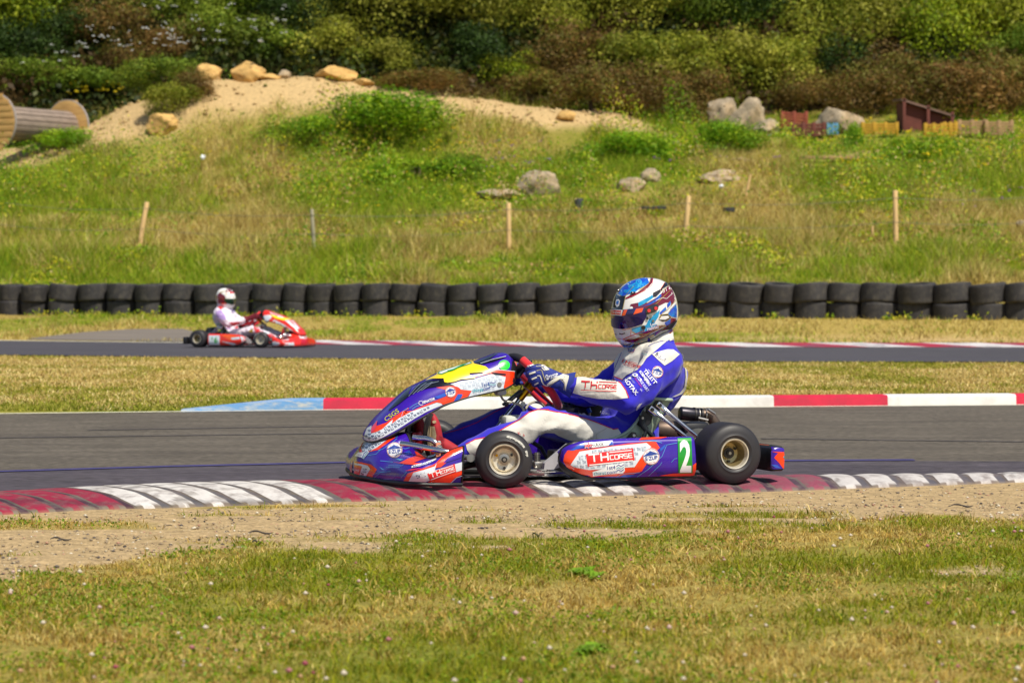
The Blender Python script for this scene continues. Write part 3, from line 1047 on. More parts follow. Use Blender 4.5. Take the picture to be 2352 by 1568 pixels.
class Decal:
    def __init__(s, mb, Minv, Z=lambda x, y: (x, y), base=None):
        b = base or mb
        s.bvh = BVHTree.FromPolygons([Vector(v) for v in b.v], b.f)
        s.mb = mb
        s.o = Minv @ C0
        s.R3 = Minv.to_3x3()
        s.Z = Z
        s.k = 0
        s.lim = .05
        s.ymin = -99

    def hit(s, px, py, lift):
        d = (s.R3 @ ray(px, py)).normalized()
        loc, n, i, t = s.bvh.ray_cast(s.o, d, 400)
        if loc is None:
            return None
        if loc.y < s.ymin: return None
        if n.dot(d) > 0: n = -n
        return loc + n * lift

    def put(s, vs, fs, m, lift):
        P = [s.hit(x, y, lift) for x, y in vs]
        if any(p is None for p in P) and len(vs) > 4:
            mx, my = sum(v[0] for v in vs) / len(vs), sum(v[1] for v in vs) / len(vs)
            for i, p in enumerate(P):
                if p is None:
                    x, y = vs[i]
                    L0 = math.dist((x, y), (mx, my)) + 1e-6
                    for st in (.7, 1.4, 2.2, 3.2, 4.5, 6):
                        p = s.hit(x + (mx - x) / L0 * st, y + (my - y) / L0 * st, lift)
                        if p is not None: break
                    P[i] = p
        ok = []
        for f in fs:
            q = [P[i] for i in f]
            if any(p is None for p in q): continue
            L = max((q[i] - q[(i + 1) % len(q)]).length for i in range(len(q)))
            l2 = max(math.dist(vs[f[i]], vs[f[(i + 1) % len(f)]]) for i in range(len(f)))
            if L > s.lim + .002 + l2 * .0045 * s.ps: continue
            ok.append(f)
        used = sorted({i for f in ok for i in f})
        mp = {j: k for k, j in enumerate(used)}
        s.mb.add([P[i] for i in used], [tuple(mp[i] for i in f) for f in ok], m)

    ps = 1.0

    G = 5.0

    def poly(s, pts, m, lift, g=None, raw=False):
        g = g or s.G
        pts = [s.Z(*p) if not raw else p for p in pts]
        tris = [[pts[i] for i in t] for t in tessellate_polygon([[Vector((x, y, 0)) for x, y in pts]])]
        s.cut(tris, g, m, lift)

    def cut(s, polys, g, m, lift):
        idx, vs, fs = {}, [], []

        def clip(P, ax, c, keep_hi):
            out = []
            for i in range(len(P)):
                a, b = P[i - 1], P[i]
                da, db = (a[ax] - c), (b[ax] - c)
                if not keep_hi: da, db = -da, -db
                if (da >= 0) != (db >= 0):
                    t = da / (da - db)
                    q = [a[0] + (b[0] - a[0]) * t, a[1] + (b[1] - a[1]) * t]
                    q[ax] = c
                    out.append(tuple(q))
                if db >= 0: out.append(tuple(b))
            return out
        for P in polys:
            lo, hi = min(p[0] for p in P), max(p[0] for p in P)
            for ix in range(math.floor(lo / g), math.floor(hi / g) + 1):
                Q = clip(clip(P, 0, ix * g, True), 0, (ix + 1) * g, False)
                if len(Q) < 3: continue
                l2, h2 = min(p[1] for p in Q), max(p[1] for p in Q)
                for iy in range(math.floor(l2 / g), math.floor(h2 / g) + 1):
                    T = clip(clip(Q, 1, iy * g, True), 1, (iy + 1) * g, False)
                    f = []
                    for x, y in T:
                        k = (round(x, 2), round(y, 2))
                        if k not in idx:
                            idx[k] = len(vs); vs.append(k)
                        if not f or (f[-1] != idx[k] and f[0] != idx[k]): f.append(idx[k])
                    if len(f) >= 3: fs.append(tuple(f))
        s.put(vs, fs, m, lift)

    def line(s, pts, w, m, lift, closed=False, g=6.0):
        """polyline of width w (picture px), in zoom coords"""
        P = [Vector(s.Z(*p)) for p in pts]
        if closed: P.append(P[0])
        Q = []
        for a, b in zip(P, P[1:]):
            n = max(1, int((b - a).length / g))
            for i in range(n): Q.append(a.lerp(b, i / n))
        Q.append(P[-1])
        vs = []
        for i, p in enumerate(Q):
            t = (Q[min(i + 1, len(Q) - 1)] - Q[max(i - 1, 0)])
            t = t.normalized() if t.length > 1e-9 else Vector((1, 0))
            nn = Vector((-t.y, t.x)) * w / 2
            vs += [tuple(p + nn), tuple(p - nn)]
        fs = [(2 * i, 2 * i + 1, 2 * i + 3, 2 * i + 2) for i in range(len(Q) - 1)]
        s.put(vs, fs, m, lift)

    def disc(s, c, rx, ry, m, lift, ang=0, n=28):
        ca, sa = math.cos(ang), math.sin(ang)
        pts = []
        for i in range(n):
            t = 2 * PI * i / n
            x, y = rx * math.cos(t), ry * math.sin(t)
            pts.append((c[0] + x * ca - y * sa, c[1] + x * sa + y * ca))
        s.poly(pts, m, lift)

    def text(s, txt, c, h, m, lift, ang=0.0, sx=1.0, shear=0.0, bold=0.0, g=10, w=None):
        """c zoom coords of the centre, h cap height in picture px, ang degrees ccw"""
        vs, fs = text_mesh(txt, None, bold)
        x0, x1 = min(v[0] for v in vs), max(v[0] for v in vs)
        y0, y1 = min(v[1] for v in vs), max(v[1] for v in vs)
        cap = .70
        k = h / cap
        if w: sx = w / ((x1 - x0) * k)
        cx, cy = (x0 + x1) / 2, .35
        C = s.Z(*c)
        a = R(ang)
        P = []
        for x, y in vs:
            X, Y = (x - cx) * k * sx, (y - cy) * k
            X += shear * Y
            P.append((C[0] + X * math.cos(a) - Y * math.sin(a), C[1] - X * math.sin(a) - Y * math.cos(a)))
        big = h > 9 or s.G < 2
        if not big:
            s.put(P, fs, m, lift)
            return
        s.cut([[P[i] for i in f] for f in fs], g if s.G > 2 else 2.0, m, lift)

    def glyphs(s, strokes, c, W, ang, m, lift, wid, box=(10, 3), shear=0.0, ys=.76):
        """strokes in unit box; W width in picture px"""
        C = s.Z(*c)
        k = W / box[0]
        a = R(ang)
        save, s.Z = s.Z, (lambda x, y: (x, y))
        for st in strokes:
            P = []
            for x, y in st:
                X, Y = (x - box[0] / 2) * k, (y - box[1] / 2) * k * ys
                X += shear * Y
                P.append((C[0] + X * math.cos(a) - Y * math.sin(a), C[1] - X * math.sin(a) - Y * math.cos(a)))
            for p, q in zip(P, P[1:]):
                s.line([p, q], wid, m, lift, g=8)
        s.Z = save

    def th(s, c, W, ang, m, lift, wid=None, shear=0.0, under=True):
        wid = wid or W * .033
        S = [[(0, 3), (2.5, 3)], [(1.25, 3), (1.25, .7)], [(2.9, 3.15), (2.9, .7)], [(4.45, 3.15), (4.45, .7)], [(2.9, 1.85), (4.45, 1.85)]]
        S2 = S; s.glyphs(S2, c, W, ang, m, lift, wid, shear=shear); S = []
        x = 4.95
        yb, yt = .85, 2.15
        ym = (yb + yt) / 2
        for ch in 'CORSE':
            w_ = .86
            if ch == 'C': S.append([(x + w_, yt), (x, yt), (x, yb), (x + w_, yb)])
            if ch == 'O': S.append([(x, yt), (x + w_, yt), (x + w_, yb), (x, yb), (x, yt)])
            if ch == 'R': S += [[(x, yb), (x, yt), (x + w_, yt), (x + w_, ym), (x, ym)], [(x + w_ * .45, ym), (x + w_, yb)]]
            if ch == 'S': S.append([(x + w_, yt), (x, yt), (x, ym), (x + w_, ym), (x + w_, yb), (x, yb)])
            if ch == 'E': S += [[(x + w_, yt), (x, yt), (x, yb), (x + w_, yb)], [(x, ym), (x + w_ * .9, ym)]]
            x += w_ + .22
        if under: S += [[(4.9, 3.05), (10.1, 3.05)], [(0, -.1), (10.1, -.1)]]
        s.glyphs(S, c, W, ang, m, lift, wid * .58, shear=shear)

    def pattern(s, poly, pitch, ang, m, lift, m2=None, size=.80, seed=1):
        """rows of small TH marks inside a polygon (zoom coords)"""
        P = [s.Z(*p) for p in poly]
        rng = random.Random(seed)

        def inside(x, y):
            c = False
            for i in range(len(P)):
                (x1, y1), (x2, y2) = P[i], P[i - 1]
                if (y1 > y) != (y2 > y) and x < (x2 - x1) * (y - y1) / (y2 - y1) + x1: c = not c
            return c
        cx = sum(p[0] for p in P) / len(P); cy = sum(p[1] for p in P) / len(P)
        ext = max(max(abs(p[0] - cx), abs(p[1] - cy)) for p in P) * 1.45
        a = R(ang)
        ca, sa = math.cos(a), math.sin(a)
        n = int(ext / pitch) + 1
        gl = [((-.9, .8), (-.05, .8)), ((-.48, .8), (-.48, -.8)), ((.15, .8), (.15, -.8)), ((.85, .8), (.85, -.8)), ((.15, 0), (.85, 0))]
        for i in range(-n, n + 1):
            for j in range(-n, n + 1):
                u, v = (i + .5 * (j % 2)) * pitch * 1.15, j * pitch * .95
                x, y = cx + u * ca - v * sa, cy - u * sa - v * ca
                r = pitch * size * .5
                if not all(inside(x + dx * r, y + dy * r) for dx in (-1, 1) for dy in (-1, 1)): continue
                boxed = (i + j) % 3 == 0
                w_ = pitch * .075

                def T(p): return (x + p[0] * r * ca - p[1] * r * sa, y - p[0] * r * sa - p[1] * r * ca)
                if boxed:
                    q = [T((-1.15, 1.1)), T((1.15, 1.1)), T((1.15, -1.1)), T((-1.15, -1.1))]
                    s.put(q, [(0, 1, 2, 3)], m, lift)
                for p, q in gl:
                    A, B = Vector(T(p)), Vector(T(q))
                    t = (B - A).normalized(); nn = Vector((-t.y, t.x)) * w_
                    s.put([tuple(A + nn), tuple(A - nn), tuple(B - nn), tuple(B + nn)], [(0, 1, 2, 3)], (m2 if boxed else m), lift + (.0003 if boxed else 0))

    def ezup(s, c, r, ang, lift, white, blue, red):
        """round sticker; r in zoom units"""
        s.disc(c, r, r, white, lift)
        n = 26
        s.line([(c[0] + r * .93 * math.cos(2 * PI * i / n), c[1] + r * .93 * math.sin(2 * PI * i / n)) for i in range(n)], 1.0, red, lift + .0008, closed=True, g=20)
        a = R(ang); ca, sa = math.cos(a), math.sin(a)

        def T(x, y): return (c[0] + (x * ca + y * -sa) * r, c[1] - (x * sa + y * ca) * r)
        s.poly([T(-1.1, .08), T(-.05, .66), T(1.08, .14), T(.62, .18), T(0, .42), T(-.5, .12)], blue, lift + .0009)
        s.poly([T(-.62, .10), T(-.02, .40), T(.66, .13)], blue, lift + .0009)
        hp = abs(s.Z(0, 1)[1] - s.Z(0, 0)[1])
        s.text('E·ZUP', T(0, -.20), r * .44 * hp, blue, lift + .0011, ang=ang, bold=.03, w=r * 1.5 * hp)
        for k, ch in enumerate('ORIGINAL'):
            th_ = R(90 + 46 - k * 13)
            s.text(ch, T(.74 * math.cos(th_), .74 * math.sin(th_)), r * .13 * hp, red, lift + .0009, ang=ang + math.degrees(th_) - 90)
        s.text('SINCE 1983', T(0, -.72), r * .10 * hp, red, lift + .0009, ang=ang)


# ------------------------------------------------------------------ paints
def paint(name, c, **k):
    d = dict(rough=.28, spec=.5, coat=.7, rvar=.05, vscale=14)
    d.update(k)
    return mat(name, c, **d)


P_BLUE = paint('body_violet_blue', rgb(54, 14, 156), var=.12, dirt=rgb(52, 34, 130), dirt_amt=.3, dscale=12)
P_BLUE2 = paint('body_mid_blue', rgb(36, 84, 190))
P_LBLUE = paint('body_pale_blue', rgb(90, 170, 215))
P_ORG = paint('body_orange', rgb(240, 62, 16))
P_PINK = paint('body_pink_red', rgb(236, 46, 74))
P_WHT = paint('body_white', rgb(214, 222, 230), var=.05)
P_PURE = paint('sticker_white', rgb(238, 238, 238))
P_RED = paint('sticker_red', rgb(226, 34, 36))
P_NAVY = paint('sticker_navy', rgb(40, 50, 96))
P_GREY = paint('sticker_grey', rgb(140, 152, 170))
P_LGREY = paint('sticker_light_grey', rgb(182, 190, 204))
P_LOGOB = paint('sticker_blue', rgb(22, 60, 150))
P_LOGOR = paint('sticker_brick', rgb(190, 70, 50))
P_YEL = paint('plate_yellow', rgb(240, 212, 8))
P_GRN = paint('plate_green', rgb(14, 150, 40))
P_LIME = paint('disc_green', rgb(10, 228, 44))
P_BLK = mat('black_plastic', rgb(26, 25, 28), rough=.42, spec=.5, var=.15, bump=.05, bscale=200)
P_BLKG = paint('gloss_black', rgb(16, 15, 20), rough=.18)
P_CYAN = paint('sticker_teal', rgb(70, 170, 190))
P_YTXT = paint('sticker_olive_yellow', rgb(190, 186, 60))
M_CHR = mat('chrome', rgb(214, 212, 210), rough=.16, metal=1.0, rvar=.08, vscale=20)
M_ALU = mat('aluminium', rgb(176, 172, 166), rough=.38, metal=1.0, var=.1, vscale=30)
M_DALU = mat('dark_metal', rgb(70, 68, 68), rough=.45, metal=.9, var=.2, vscale=20)
M_FRAME = mat('frame_black', rgb(30, 32, 34), rough=.35, metal=.3, var=.2, vscale=40)
M_GOLD = mat('gold_anodised', rgb(206, 150, 30), rough=.28, metal=1.0)
M_RIM = mat('rim_magnesium', rgb(222, 214, 196), rough=.42, metal=.55, var=.16, vscale=22, dirt=rgb(150, 136, 110), dirt_amt=.5, dscale=14)
M_RIM2 = mat('rim_brown_gold', rgb(176, 158, 112), rough=.32, metal=.7, var=.2, vscale=12)
M_RUB = mat('kart_tyre', rgb(40, 38, 42), rough=.58, spec=.4, var=.2, vscale=5, bump=.15, bscale=90, rvar=.12, stretch=(1, .4, 1))
M_RUB2 = mat('kart_tyre_wall', rgb(46, 44, 47), rough=.5, spec=.45, var=.14, vscale=9, rvar=.1)
M_RMK = mat('tyre_letter', rgb(186, 184, 176), rough=.7, dirt=rgb(60, 58, 60), dirt_amt=1.0, dscale=60)
M_SEAT = mat('seat_fibreglass', rgb(172, 190, 164), rough=.42, spec=.5, var=.10, vscale=30, bump=.06, bscale=260, dirt=rgb(140, 148, 124), dirt_amt=.4, dscale=10)
M_GRIP = mat('wheel_suede_red', rgb(214, 26, 38), rough=.85, sheen=.4, var=.08, vscale=40)
M_GRIPB = mat('wheel_suede_black', rgb(26, 24, 30), rough=.8)
M_EXH = mat('exhaust_dark', rgb(58, 56, 62), rough=.35, metal=.8, var=.3, vscale=14, rvar=.1)
M_EXHR = mat('exhaust_rust', rgb(112, 96, 86), rough=.5, metal=.7, var=.3, vscale=16)
M_REDM = mat('red_anodised', rgb(150, 22, 34), rough=.35, metal=.6, coat=.4)
M_TANK = mat('tank_white', rgb(204, 206, 196), rough=.5)
M_HOSE = mat('clear_hose', rgb(166, 160, 142), rough=.3, coat=.3)
M_GREYP = mat('grey_plastic', rgb(168, 166, 170), rough=.4, var=.1, vscale=10)
M_PEACH = mat('peach_panel', rgb(206, 128, 96), rough=.6)


def pal(**k): return k


def make_kart(pl, root, mirror=1):
    """all parts in kart-local coordinates; returns parts that take stickers"""
    out = {}
    s = mirror
    body = pl['body']

    def done(mb, name, parent=root, smooth=35, **k):
        if s < 0:
            mb.v = [(v[0], -v[1], v[2]) for v in mb.v]
        return mb.build(name, parent, smooth=smooth, **k)

    # ---- front fairing
    secs = [
        [(1197, 1405, .575), (1203, 1320, .60), (1206, 1200, .605), (1212, 1110, .60), (1217, 1046, .585)],
        [(1050, 1408, .59), (1055, 1330, .61), (1060, 1240, .615), (1075, 1150, .605), (1105, 1082, .575)],
        [(900, 1405, .59), (905, 1340, .61), (915, 1270, .61), (945, 1200, .60), (990, 1148, .55)],
        [(750, 1400, .57), (755, 1340, .59), (775, 1260, .59), (820, 1190, .56), (885, 1166, .49)],
        [(600, 1392, .46), (603, 1330, .48), (625, 1240, .475), (690, 1150, .44), (800, 1125, .36)],
        [(460, 1378, .30), (462, 1310, .315), (490, 1210, .305), (570, 1090, .27), (722, 1050, .20)],
        [(355, 1360, .21), (353, 1290, .22), (380, 1180, .21), (470, 1040, .175), (665, 925, .13)],
        [(285, 1344, .12), (278, 1270, .125), (305, 1150, .12), (385, 1010, .10), (560, 926, .07)],
    ]
    half = [[K1(*p) for p in sc_] for sc_ in secs]
    last = half[-1]
    cen = [Vector((K1(*q, 0).x, 0, p.z)) for q, p in zip(((195, 1340), (180, 1270), (212, 1150), (300, 1005), (490, 926)), last)]
    mid = [Vector((p.x * .5 + c.x * .5 + .002, p.y * .5, p.z * .5 + c.z * .5)) for p, c in zip(last, cen)]
    allsec = half + [mid, cen] + [[Vector((p.x, -p.y, p.z)) for p in sc_] for sc_ in ([mid] + half[::-1])]
    cols = [cr(sc_, 31) for sc_ in allsec]
    rows = list(zip(*[cr([c[j] for c in cols], 140) for j in range(31)]))
    mb = MB()
    mb.grid([list(r) for r in rows], body)
    inner = [[Vector((p.x - .006, p.y * .985, p.z - .002)) for p in r] for r in rows]
    base = MB(); base.v, base.f, base.m, base.mats = list(mb.v), list(mb.f), list(mb.m), list(mb.mats)
    mb.grid(inner, P_BLK)
    bot = [r[0] - Vector((0, 0, .004)) for r in rows]
    mb.tube(bot, (.010), P_BLK, n=8)
    mb.tube([r[0] for r in [rows[0]]] + [p for p in rows[0][1:]], .0055, P_BLK, n=6)
    mb.tube([p for p in rows[-1]], .0055, P_BLK, n=6)
    mb.tube([r[-1] for r in rows], .004, P_BLK, n=6)
    out['fairing'] = (mb, base)
    # ---- number panel
    st = [((300, 1000), (268, 990), .03), ((345, 1000), (262, 960), .085), ((400, 988), (275, 925), .115), ((490, 955), (310, 868), .135), ((610, 888), (385, 770), .145), ((760, 802), (530, 632), .15),
          ((900, 722), (690, 492), .15), ((1050, 643), (865, 402), .15), ((1250, 577), (1045, 312), .15), ((1440, 532), (1310, 236), .15),
          ((1610, 492), (1555, 144), .14), ((1692, 440), (1640, 178), .12), ((1716, 380), (1690, 248), .07), ((1712, 340), (1704, 300), .02)]
    rows = []
    NX = 49
    for (e_, c_, W) in st:
        E_, C_ = K1(*e_, W), K1(*c_, 0)
        row = []
        for i in range(NX):
            th_ = PI * i / (NX - 1)
            cth = math.cos(th_)
            y = W * math.copysign(abs(cth) ** .62, cth)
            f = math.sin(th_) ** .85
            q = E_.lerp(C_, f)
            row.append(Vector((q.x, y, q.z)))
        rows.append(row)
    colsn = [cr([r[i] for r in rows], 110) for i in range(NX)]
    rows = [list(r) for r in zip(*colsn)]
    mb = MB()
    mb.grid(rows, body)
    base = MB(); base.v, base.f, base.m, base.mats = list(mb.v), list(mb.f), list(mb.m), list(mb.mats)
    nn = [[p - Vector((.004, 0, .005)) * (1 if True else 0) for p in r] for r in rows]
    mb.grid(nn, P_BLK)
    mb.tube([r[0] for r in rows], .003, P_BLK, n=6)
    mb.tube([r[-1] for r in rows], .003, P_BLK, n=6)
    out['panel'] = (mb, base)
    # ---- side pods
    stn = [(522, 1200, 1325, .0), (545, 1163, 1352, .5), (590, 1128, 1388, .75), (650, 1103, 1416, .88), (730, 1086, 1444, .96), (850, 1073, 1462, 1), (1000, 1063, 1469, 1), (1300, 1051, 1466, 1), (1600, 1043, 1456, 1), (1840, 1036, 1447, 1), (1893, 1036, 1444, .96), (1908, 1046, 1436, .8)]
    for side in (1, -1):
        rows = []
        for si, (x, yt, yb, f) in enumerate(stn):
            iy = .60 - .13 * min(1, max(0, si - 1) / 5)
            t0, b0 = K2(x, yt, .655), K2(x + (14 if x > 1890 else 0), yb, .655)
            h_ = t0.z - b0.z
            o_ = .60 + .07 * f
            loop = [(b0.x, iy, b0.z + .004), (b0.x, max(iy, o_ - .045), b0.z), (b0.x, o_ - .015, b0.z + .012 + h_ * .02), (b0.x * .7 + t0.x * .3, o_, b0.z + h_ * .3), (b0.x * .4 + t0.x * .6, o_, b0.z + h_ * .6), (t0.x, o_ - .008, t0.z - h_ * .10),
                    (t0.x, o_ - .024, t0.z - h_ * .02), (t0.x, max(iy, o_ - .05), t0.z), (t0.x, iy, t0.z - .012)]
            rows.append([Vector((p[0], p[1] * side, p[2])) for p in loop])
        colsn = [cr([r[i] for r in rows], 60) for i in range(len(rows[0]))]
        rows = [list(r) for r in zip(*colsn)]
        rows = [cr(r, 57) for r in rows]
        mb = MB()
        mb.grid(rows, body, closed_v=True, cap=True)
        base = MB(); base.v, base.f, base.m, base.mats = list(mb.v), list(mb.f), list(mb.m), list(mb.mats)
        rim = [(960, 1474, .625), (840, 1470, .63), (730, 1452, .635), (640, 1420, .63), (575, 1378, .62), (533, 1330, .61), (518, 1262, .60), (532, 1190, .61), (575, 1140, .62), (640, 1108, .63), (740, 1086, .625)]
        pts = cr([K2(a, b, l) for a, b, l in rim], 40)
        pts = [Vector((p.x, p.y * side, p.z)) for p in pts]
        mb.tube(pts, [.005 + .015 * math.sin(PI * min(1, max(0, i / 39))) for i in range(40)], P_BLK, n=8)
        edge = [K2(a, b, .625) for a, b in ((960, 1474), (1300, 1471), (1600, 1461), (1925, 1449))]
        mb.tube([Vector((p.x, p.y * side, p.z)) for p in edge], .006, P_BLK, n=6)
        out['pod' if side > 0 else 'pod2'] = (mb, base)
    # ---- wedge deflector ahead of the near pod
    mb = MB()
    A = [K2(x, y, .50) for x, y in ((330, 1375), (338, 1312), (440, 1225), (580, 1110), (640, 1105), (640, 1300), (560, 1330), (430, 1378))]
    mb.prism(A, (0, -.03, 0), M_GREYP)
    done(mb, 'deflector')
    # ---- rear bumper
    mb = MB()
    Lf, Rt = K(1770, 1052, .66), K(1803, 1052, .66)
    x1, x0 = Lf.x, Rt.x
    zb, zt = K(1790, 1082, .66).z, K(1790, 1025, .66).z
    rows = []
    for y in [-.665, -.66, -.64] + [(-.6 + 1.2 * i / 14) for i in range(15)] + [.64, .66, .665]:
        e_ = 0.012 if abs(y) > .663 else (.004 if abs(y) > .65 else 0)
        bulge = .02 * math.cos(y / .66 * PI / 2)
        xa, xb, za, zc = x1 - e_, x0 + e_ - bulge, zb + e_, zt - e_
        c = .010
        rows.append([Vector((xa - c, y, za)), Vector((xa, y, za + c)), Vector((xa, y, (za + zc) / 2)), Vector((xa, y, zc - c)), Vector((xa - c, y, zc)), Vector((xb + c, y, zc)), Vector((xb, y, zc - c)), Vector((xb, y, (za + zc) / 2)), Vector((xb, y, za + c)), Vector((xb + c, y, za))])
    mb.grid(rows, P_BLK, closed_v=True, cap=True)
    base = MB(); base.v, base.f, base.m, base.mats = list(mb.v), list(mb.f), list(mb.m), list(mb.mats)
    out['bumper'] = (mb, base)
    for yy in (-.35, .35):
        mb = MB()
        mb.tube([(.02, yy, .06), (-.10, yy, .07), (x1 + .01, yy, .10)], .013, M_FRAME, n=8)
        done(mb, 'bumper_bracket')
    # ---- wheels
    def wheel(name, x, yo, r, w, dish, side, yaw, rim_m):
        rr = .064
        a = w / 2
        mb = MB()
        mb.lathe([(rr + .006, a - .008), (rr + .004, a - .002), (rr - .001, a - .003), (rr - .004, a - .014), (rr - .006, a - .03), (rr - .014, a - dish * .6), (rr - .017, a - dish), (.026, a - dish - .004), (.024, a - dish + .012), (.012, a - dish + .014), (.001, a - dish + .014)], [M_RIM] * 4 + [rim_m] * 3 + [M_RIM, M_ALU, M_DALU], n=48)
        mb.lathe([(rr + .006, -a + .008), (rr - .003, -a + .004), (rr - .012, -a + .03), (.03, -a + .06), (.02, -a + .06), (.02, -a + .01), (.001, -a + .01)], M_RIM, n=36)
        wh = MB(); wh.v, wh.f, wh.m, wh.mats = mb.v, mb.f, mb.m, mb.mats
        hb = MB()
        for k in range(3):
            th_ = 2 * PI * k / 3 + .5
            c = Vector((.038 * math.cos(th_), a - dish + .004, .038 * math.sin(th_)))
            hb.cyl(c - Vector((0, .004, 0)), c + Vector((0, .009, 0)), .006, M_DALU if k else M_GOLD, n=10)
        hb.cyl((0, a - dish - .01, 0), (0, a - dish + .022, 0), .013, M_DALU, n=16)
        hb.cyl((0, a - dish + .02, 0), (0, a - dish + .027, 0), .007, M_ALU, n=10)
        ty = MB()
        prof = [(rr + .002, -a + .012), (rr + .012, -a + .002), (rr + .03, -a), (r - .018, -a + .008), (r - .006, -a + .018), (r - .001, -a + .034), (r, 0), (r - .001, a - .034), (r - .006, a - .018), (r - .018, a - .008), (rr + .034, a - .001), (rr + .022, a - .0005), (rr + .020, a + .0012), (rr + .012, a - .001), (rr + .004, a - .008), (rr + .001, a - .02)]
        ty.lathe(prof, [M_RUB2] * 3 + [M_RUB] * 5 + [M_RUB2] * 7, n=72)
        # worn white sidewall lettering
        def arc(r0, r1, a0, a1, dn, n=14):
            rows = []
            for i in range(n + 1):
                t = a0 + (a1 - a0) * i / n
                rows.append([Vector((rq * math.cos(t), a + .0012 - .55 * max(0, rq - .098), rq * math.sin(t))) for rq in (r0, r1)])
            ty.grid(rows, M_RMK)
        rng = random.Random(int(r * 1000) + int(yo * 10))
        for (c_, n_) in ((R(122), 7), (R(165), 2)) if side > 0 and w < .15 else ():
            for k in range(n_):
                t0 = c_ + (k - n_ / 2) * .135
                arc(.0975 + rng.uniform(0, .002), .1085 - rng.uniform(0, .003), t0 + .0, t0 + .128, 1, 5)
                if k % 2: arc(.0945, .0985, t0 + .02, t0 + .06, 1, 2)
        if side * s < 0:
            for q in (wh, hb, ty): q.v = [(v[0], -v[1], v[2]) for v in q.v]
        o = wh.build('wheel', root, smooth=50)
        o.location = (x, (yo - a) * side * s, r)
        o.rotation_euler = (0, 0, yaw * s)
        for q, nm in ((hb, 'hub'), (ty, 'tyre')):
            q.build(nm, o, smooth=50)
        return o
    yw = pl.get('steer', R(15))
    wheel('f', 1.05, .605, .128, .120, .034, 1, -yw, M_RIM)
    wheel('f', 1.05, .605, .128, .120, .034, -1, -yw, M_RIM)
    wheel('r', 0, .69, .139, .205, .085, 1, 0, M_RIM2)
    wheel('r', 0, .69, .139, .205, .085, -1, 0, M_RIM2)
    # ---- chassis
    mb = MB()
    for q in (1, -1):
        mb.tube(cr([(-.20, .30 * q, .07), (.1, .30 * q, .055), (.5, .33 * q, .05), (.85, .30 * q, .05), (1.05, .22 * q, .055), (1.25, .16 * q, .06)], 24), .016, M_FRAME, n=10)
        mb.tube([(1.02, .22 * q, .06), (1.05, .40 * q, .10), (1.05, .47 * q, .12)], [.014, .014, .02], M_FRAME, n=10)
        mb.tube([(1.14, .42 * q, .10), (1.16, .05 * q, .10)], .008, M_ALU, n=8)
        mb.box((1.05, .47 * q, .128), (.03, .025, .10), M_ALU, bev=.005)
        mb.tube([(.35, .32 * q, .05), (.40, .50 * q, .055), (.85, .52 * q, .055), (.90, .31 * q, .05)], .011, M_CHR, n=8)
        mb.box((0, .40 * q, .125), (.07, .02, .15), M_FRAME, bev=.006)
    mb.tube([(1.20, -.25, .055), (1.20, .25, .055)], .014, M_FRAME)
    mb.tube([(.25, -.32, .05), (.25, .32, .05)], .016, M_FRAME)
    done(mb, 'frame')
    mb = MB()
    mb.box((.80, 0, .038), (.95, .56, .006), M_DALU, bev=.002)
    done(mb, 'floor_tray')
    mb = MB(); mb.cyl((0, -.62, .139), (0, .62, .139), .025, M_DALU, n=20)
    mb.lathe([(.03, -.02), (.11, -.02), (.11, -.012), (.03, -.012)], M_DALU, n=36, c=(0, -.30, .139))
    done(mb, 'axle')
    mb = MB()
    mb.lathe([(.03, 0), (.095, 0), (.095, .006), (.03, .006)], M_ALU, n=36, c=(0, .25, .139))
    done(mb, 'brake_disc')
    # small hardware between front wheel and pod
    mb = MB()
    a = K1(965, 1150, .30); mb.box(a, (.022, .03, .13), M_PEACH, bev=.003)
    done(mb, 'radiator_strut')
    mb = MB()
    a = K1(1935, 1225, .40); mb.box(a, (.045, .04, .030), M_ALU, bev=.006)
    a = K1(1925, 1160, .38); mb.cyl(a - Vector((0, 0, .02)), a + Vector((0, 0, .025)), .012, M_ALU)
    for k in range(4): mb.cyl(a + Vector((0, 0, -.015 + .01 * k)), a + Vector((0, 0, -.011 + .01 * k)), .016, M_ALU)
    done(mb, 'brake_pump')
    mb = MB()
    mb.tube([K1(1920, 1250, .38), K2(300, 1330, .36), K2(400, 1390, .40), K2(620, 1440, .42), K2(800, 1460, .42)], .007, M_ALU, n=8)
    mb.tube([K2(260, 1390, .36), K2(370, 1410, .42), K2(600, 1452, .45)], .006, M_CHR, n=8)
    mb.cyl(K2(372, 1385, .42), K2(376, 1450, .42), .010, M_ALU)
    mb.tube([K2(160, 1060, .12), K2(300, 1150, .14), K2(360, 1250, .2), K2(450, 1280, .25), K2(560, 1250, .3)], .010, P_BLK, n=8)
    done(mb, 'linkage')
    mb = MB()
    mb.box((.62, .30, .10), (.26, .10, .10), P_BLK, bev=.01)
    done(mb, 'battery_box')
    # ---- front bumper bars
    mb = MB()
    mb.tube(cr([K1(610, 1022, .36), K1(720, 1035, .40), K1(850, 1060, .47), K1(1000, 1090, .52), K1(1110, 1115, .53), K1(1200, 1140, .50)], 24), .0125, M_CHR, n=14)
    mb.tube(cr([K1(740, 960, .20), K1(800, 967, .24), K1(870, 975, .27), K1(930, 1000, .29), K1(972, 1050, .30), K1(972, 1110, .30), K1(940, 1145, .29), K1(880, 1160, .27)], 30), .0125, M_CHR, n=14)
    mb.cyl(K1(983, 1058, .33), K1(983, 1058, .28), .013, M_ALU, n=8)
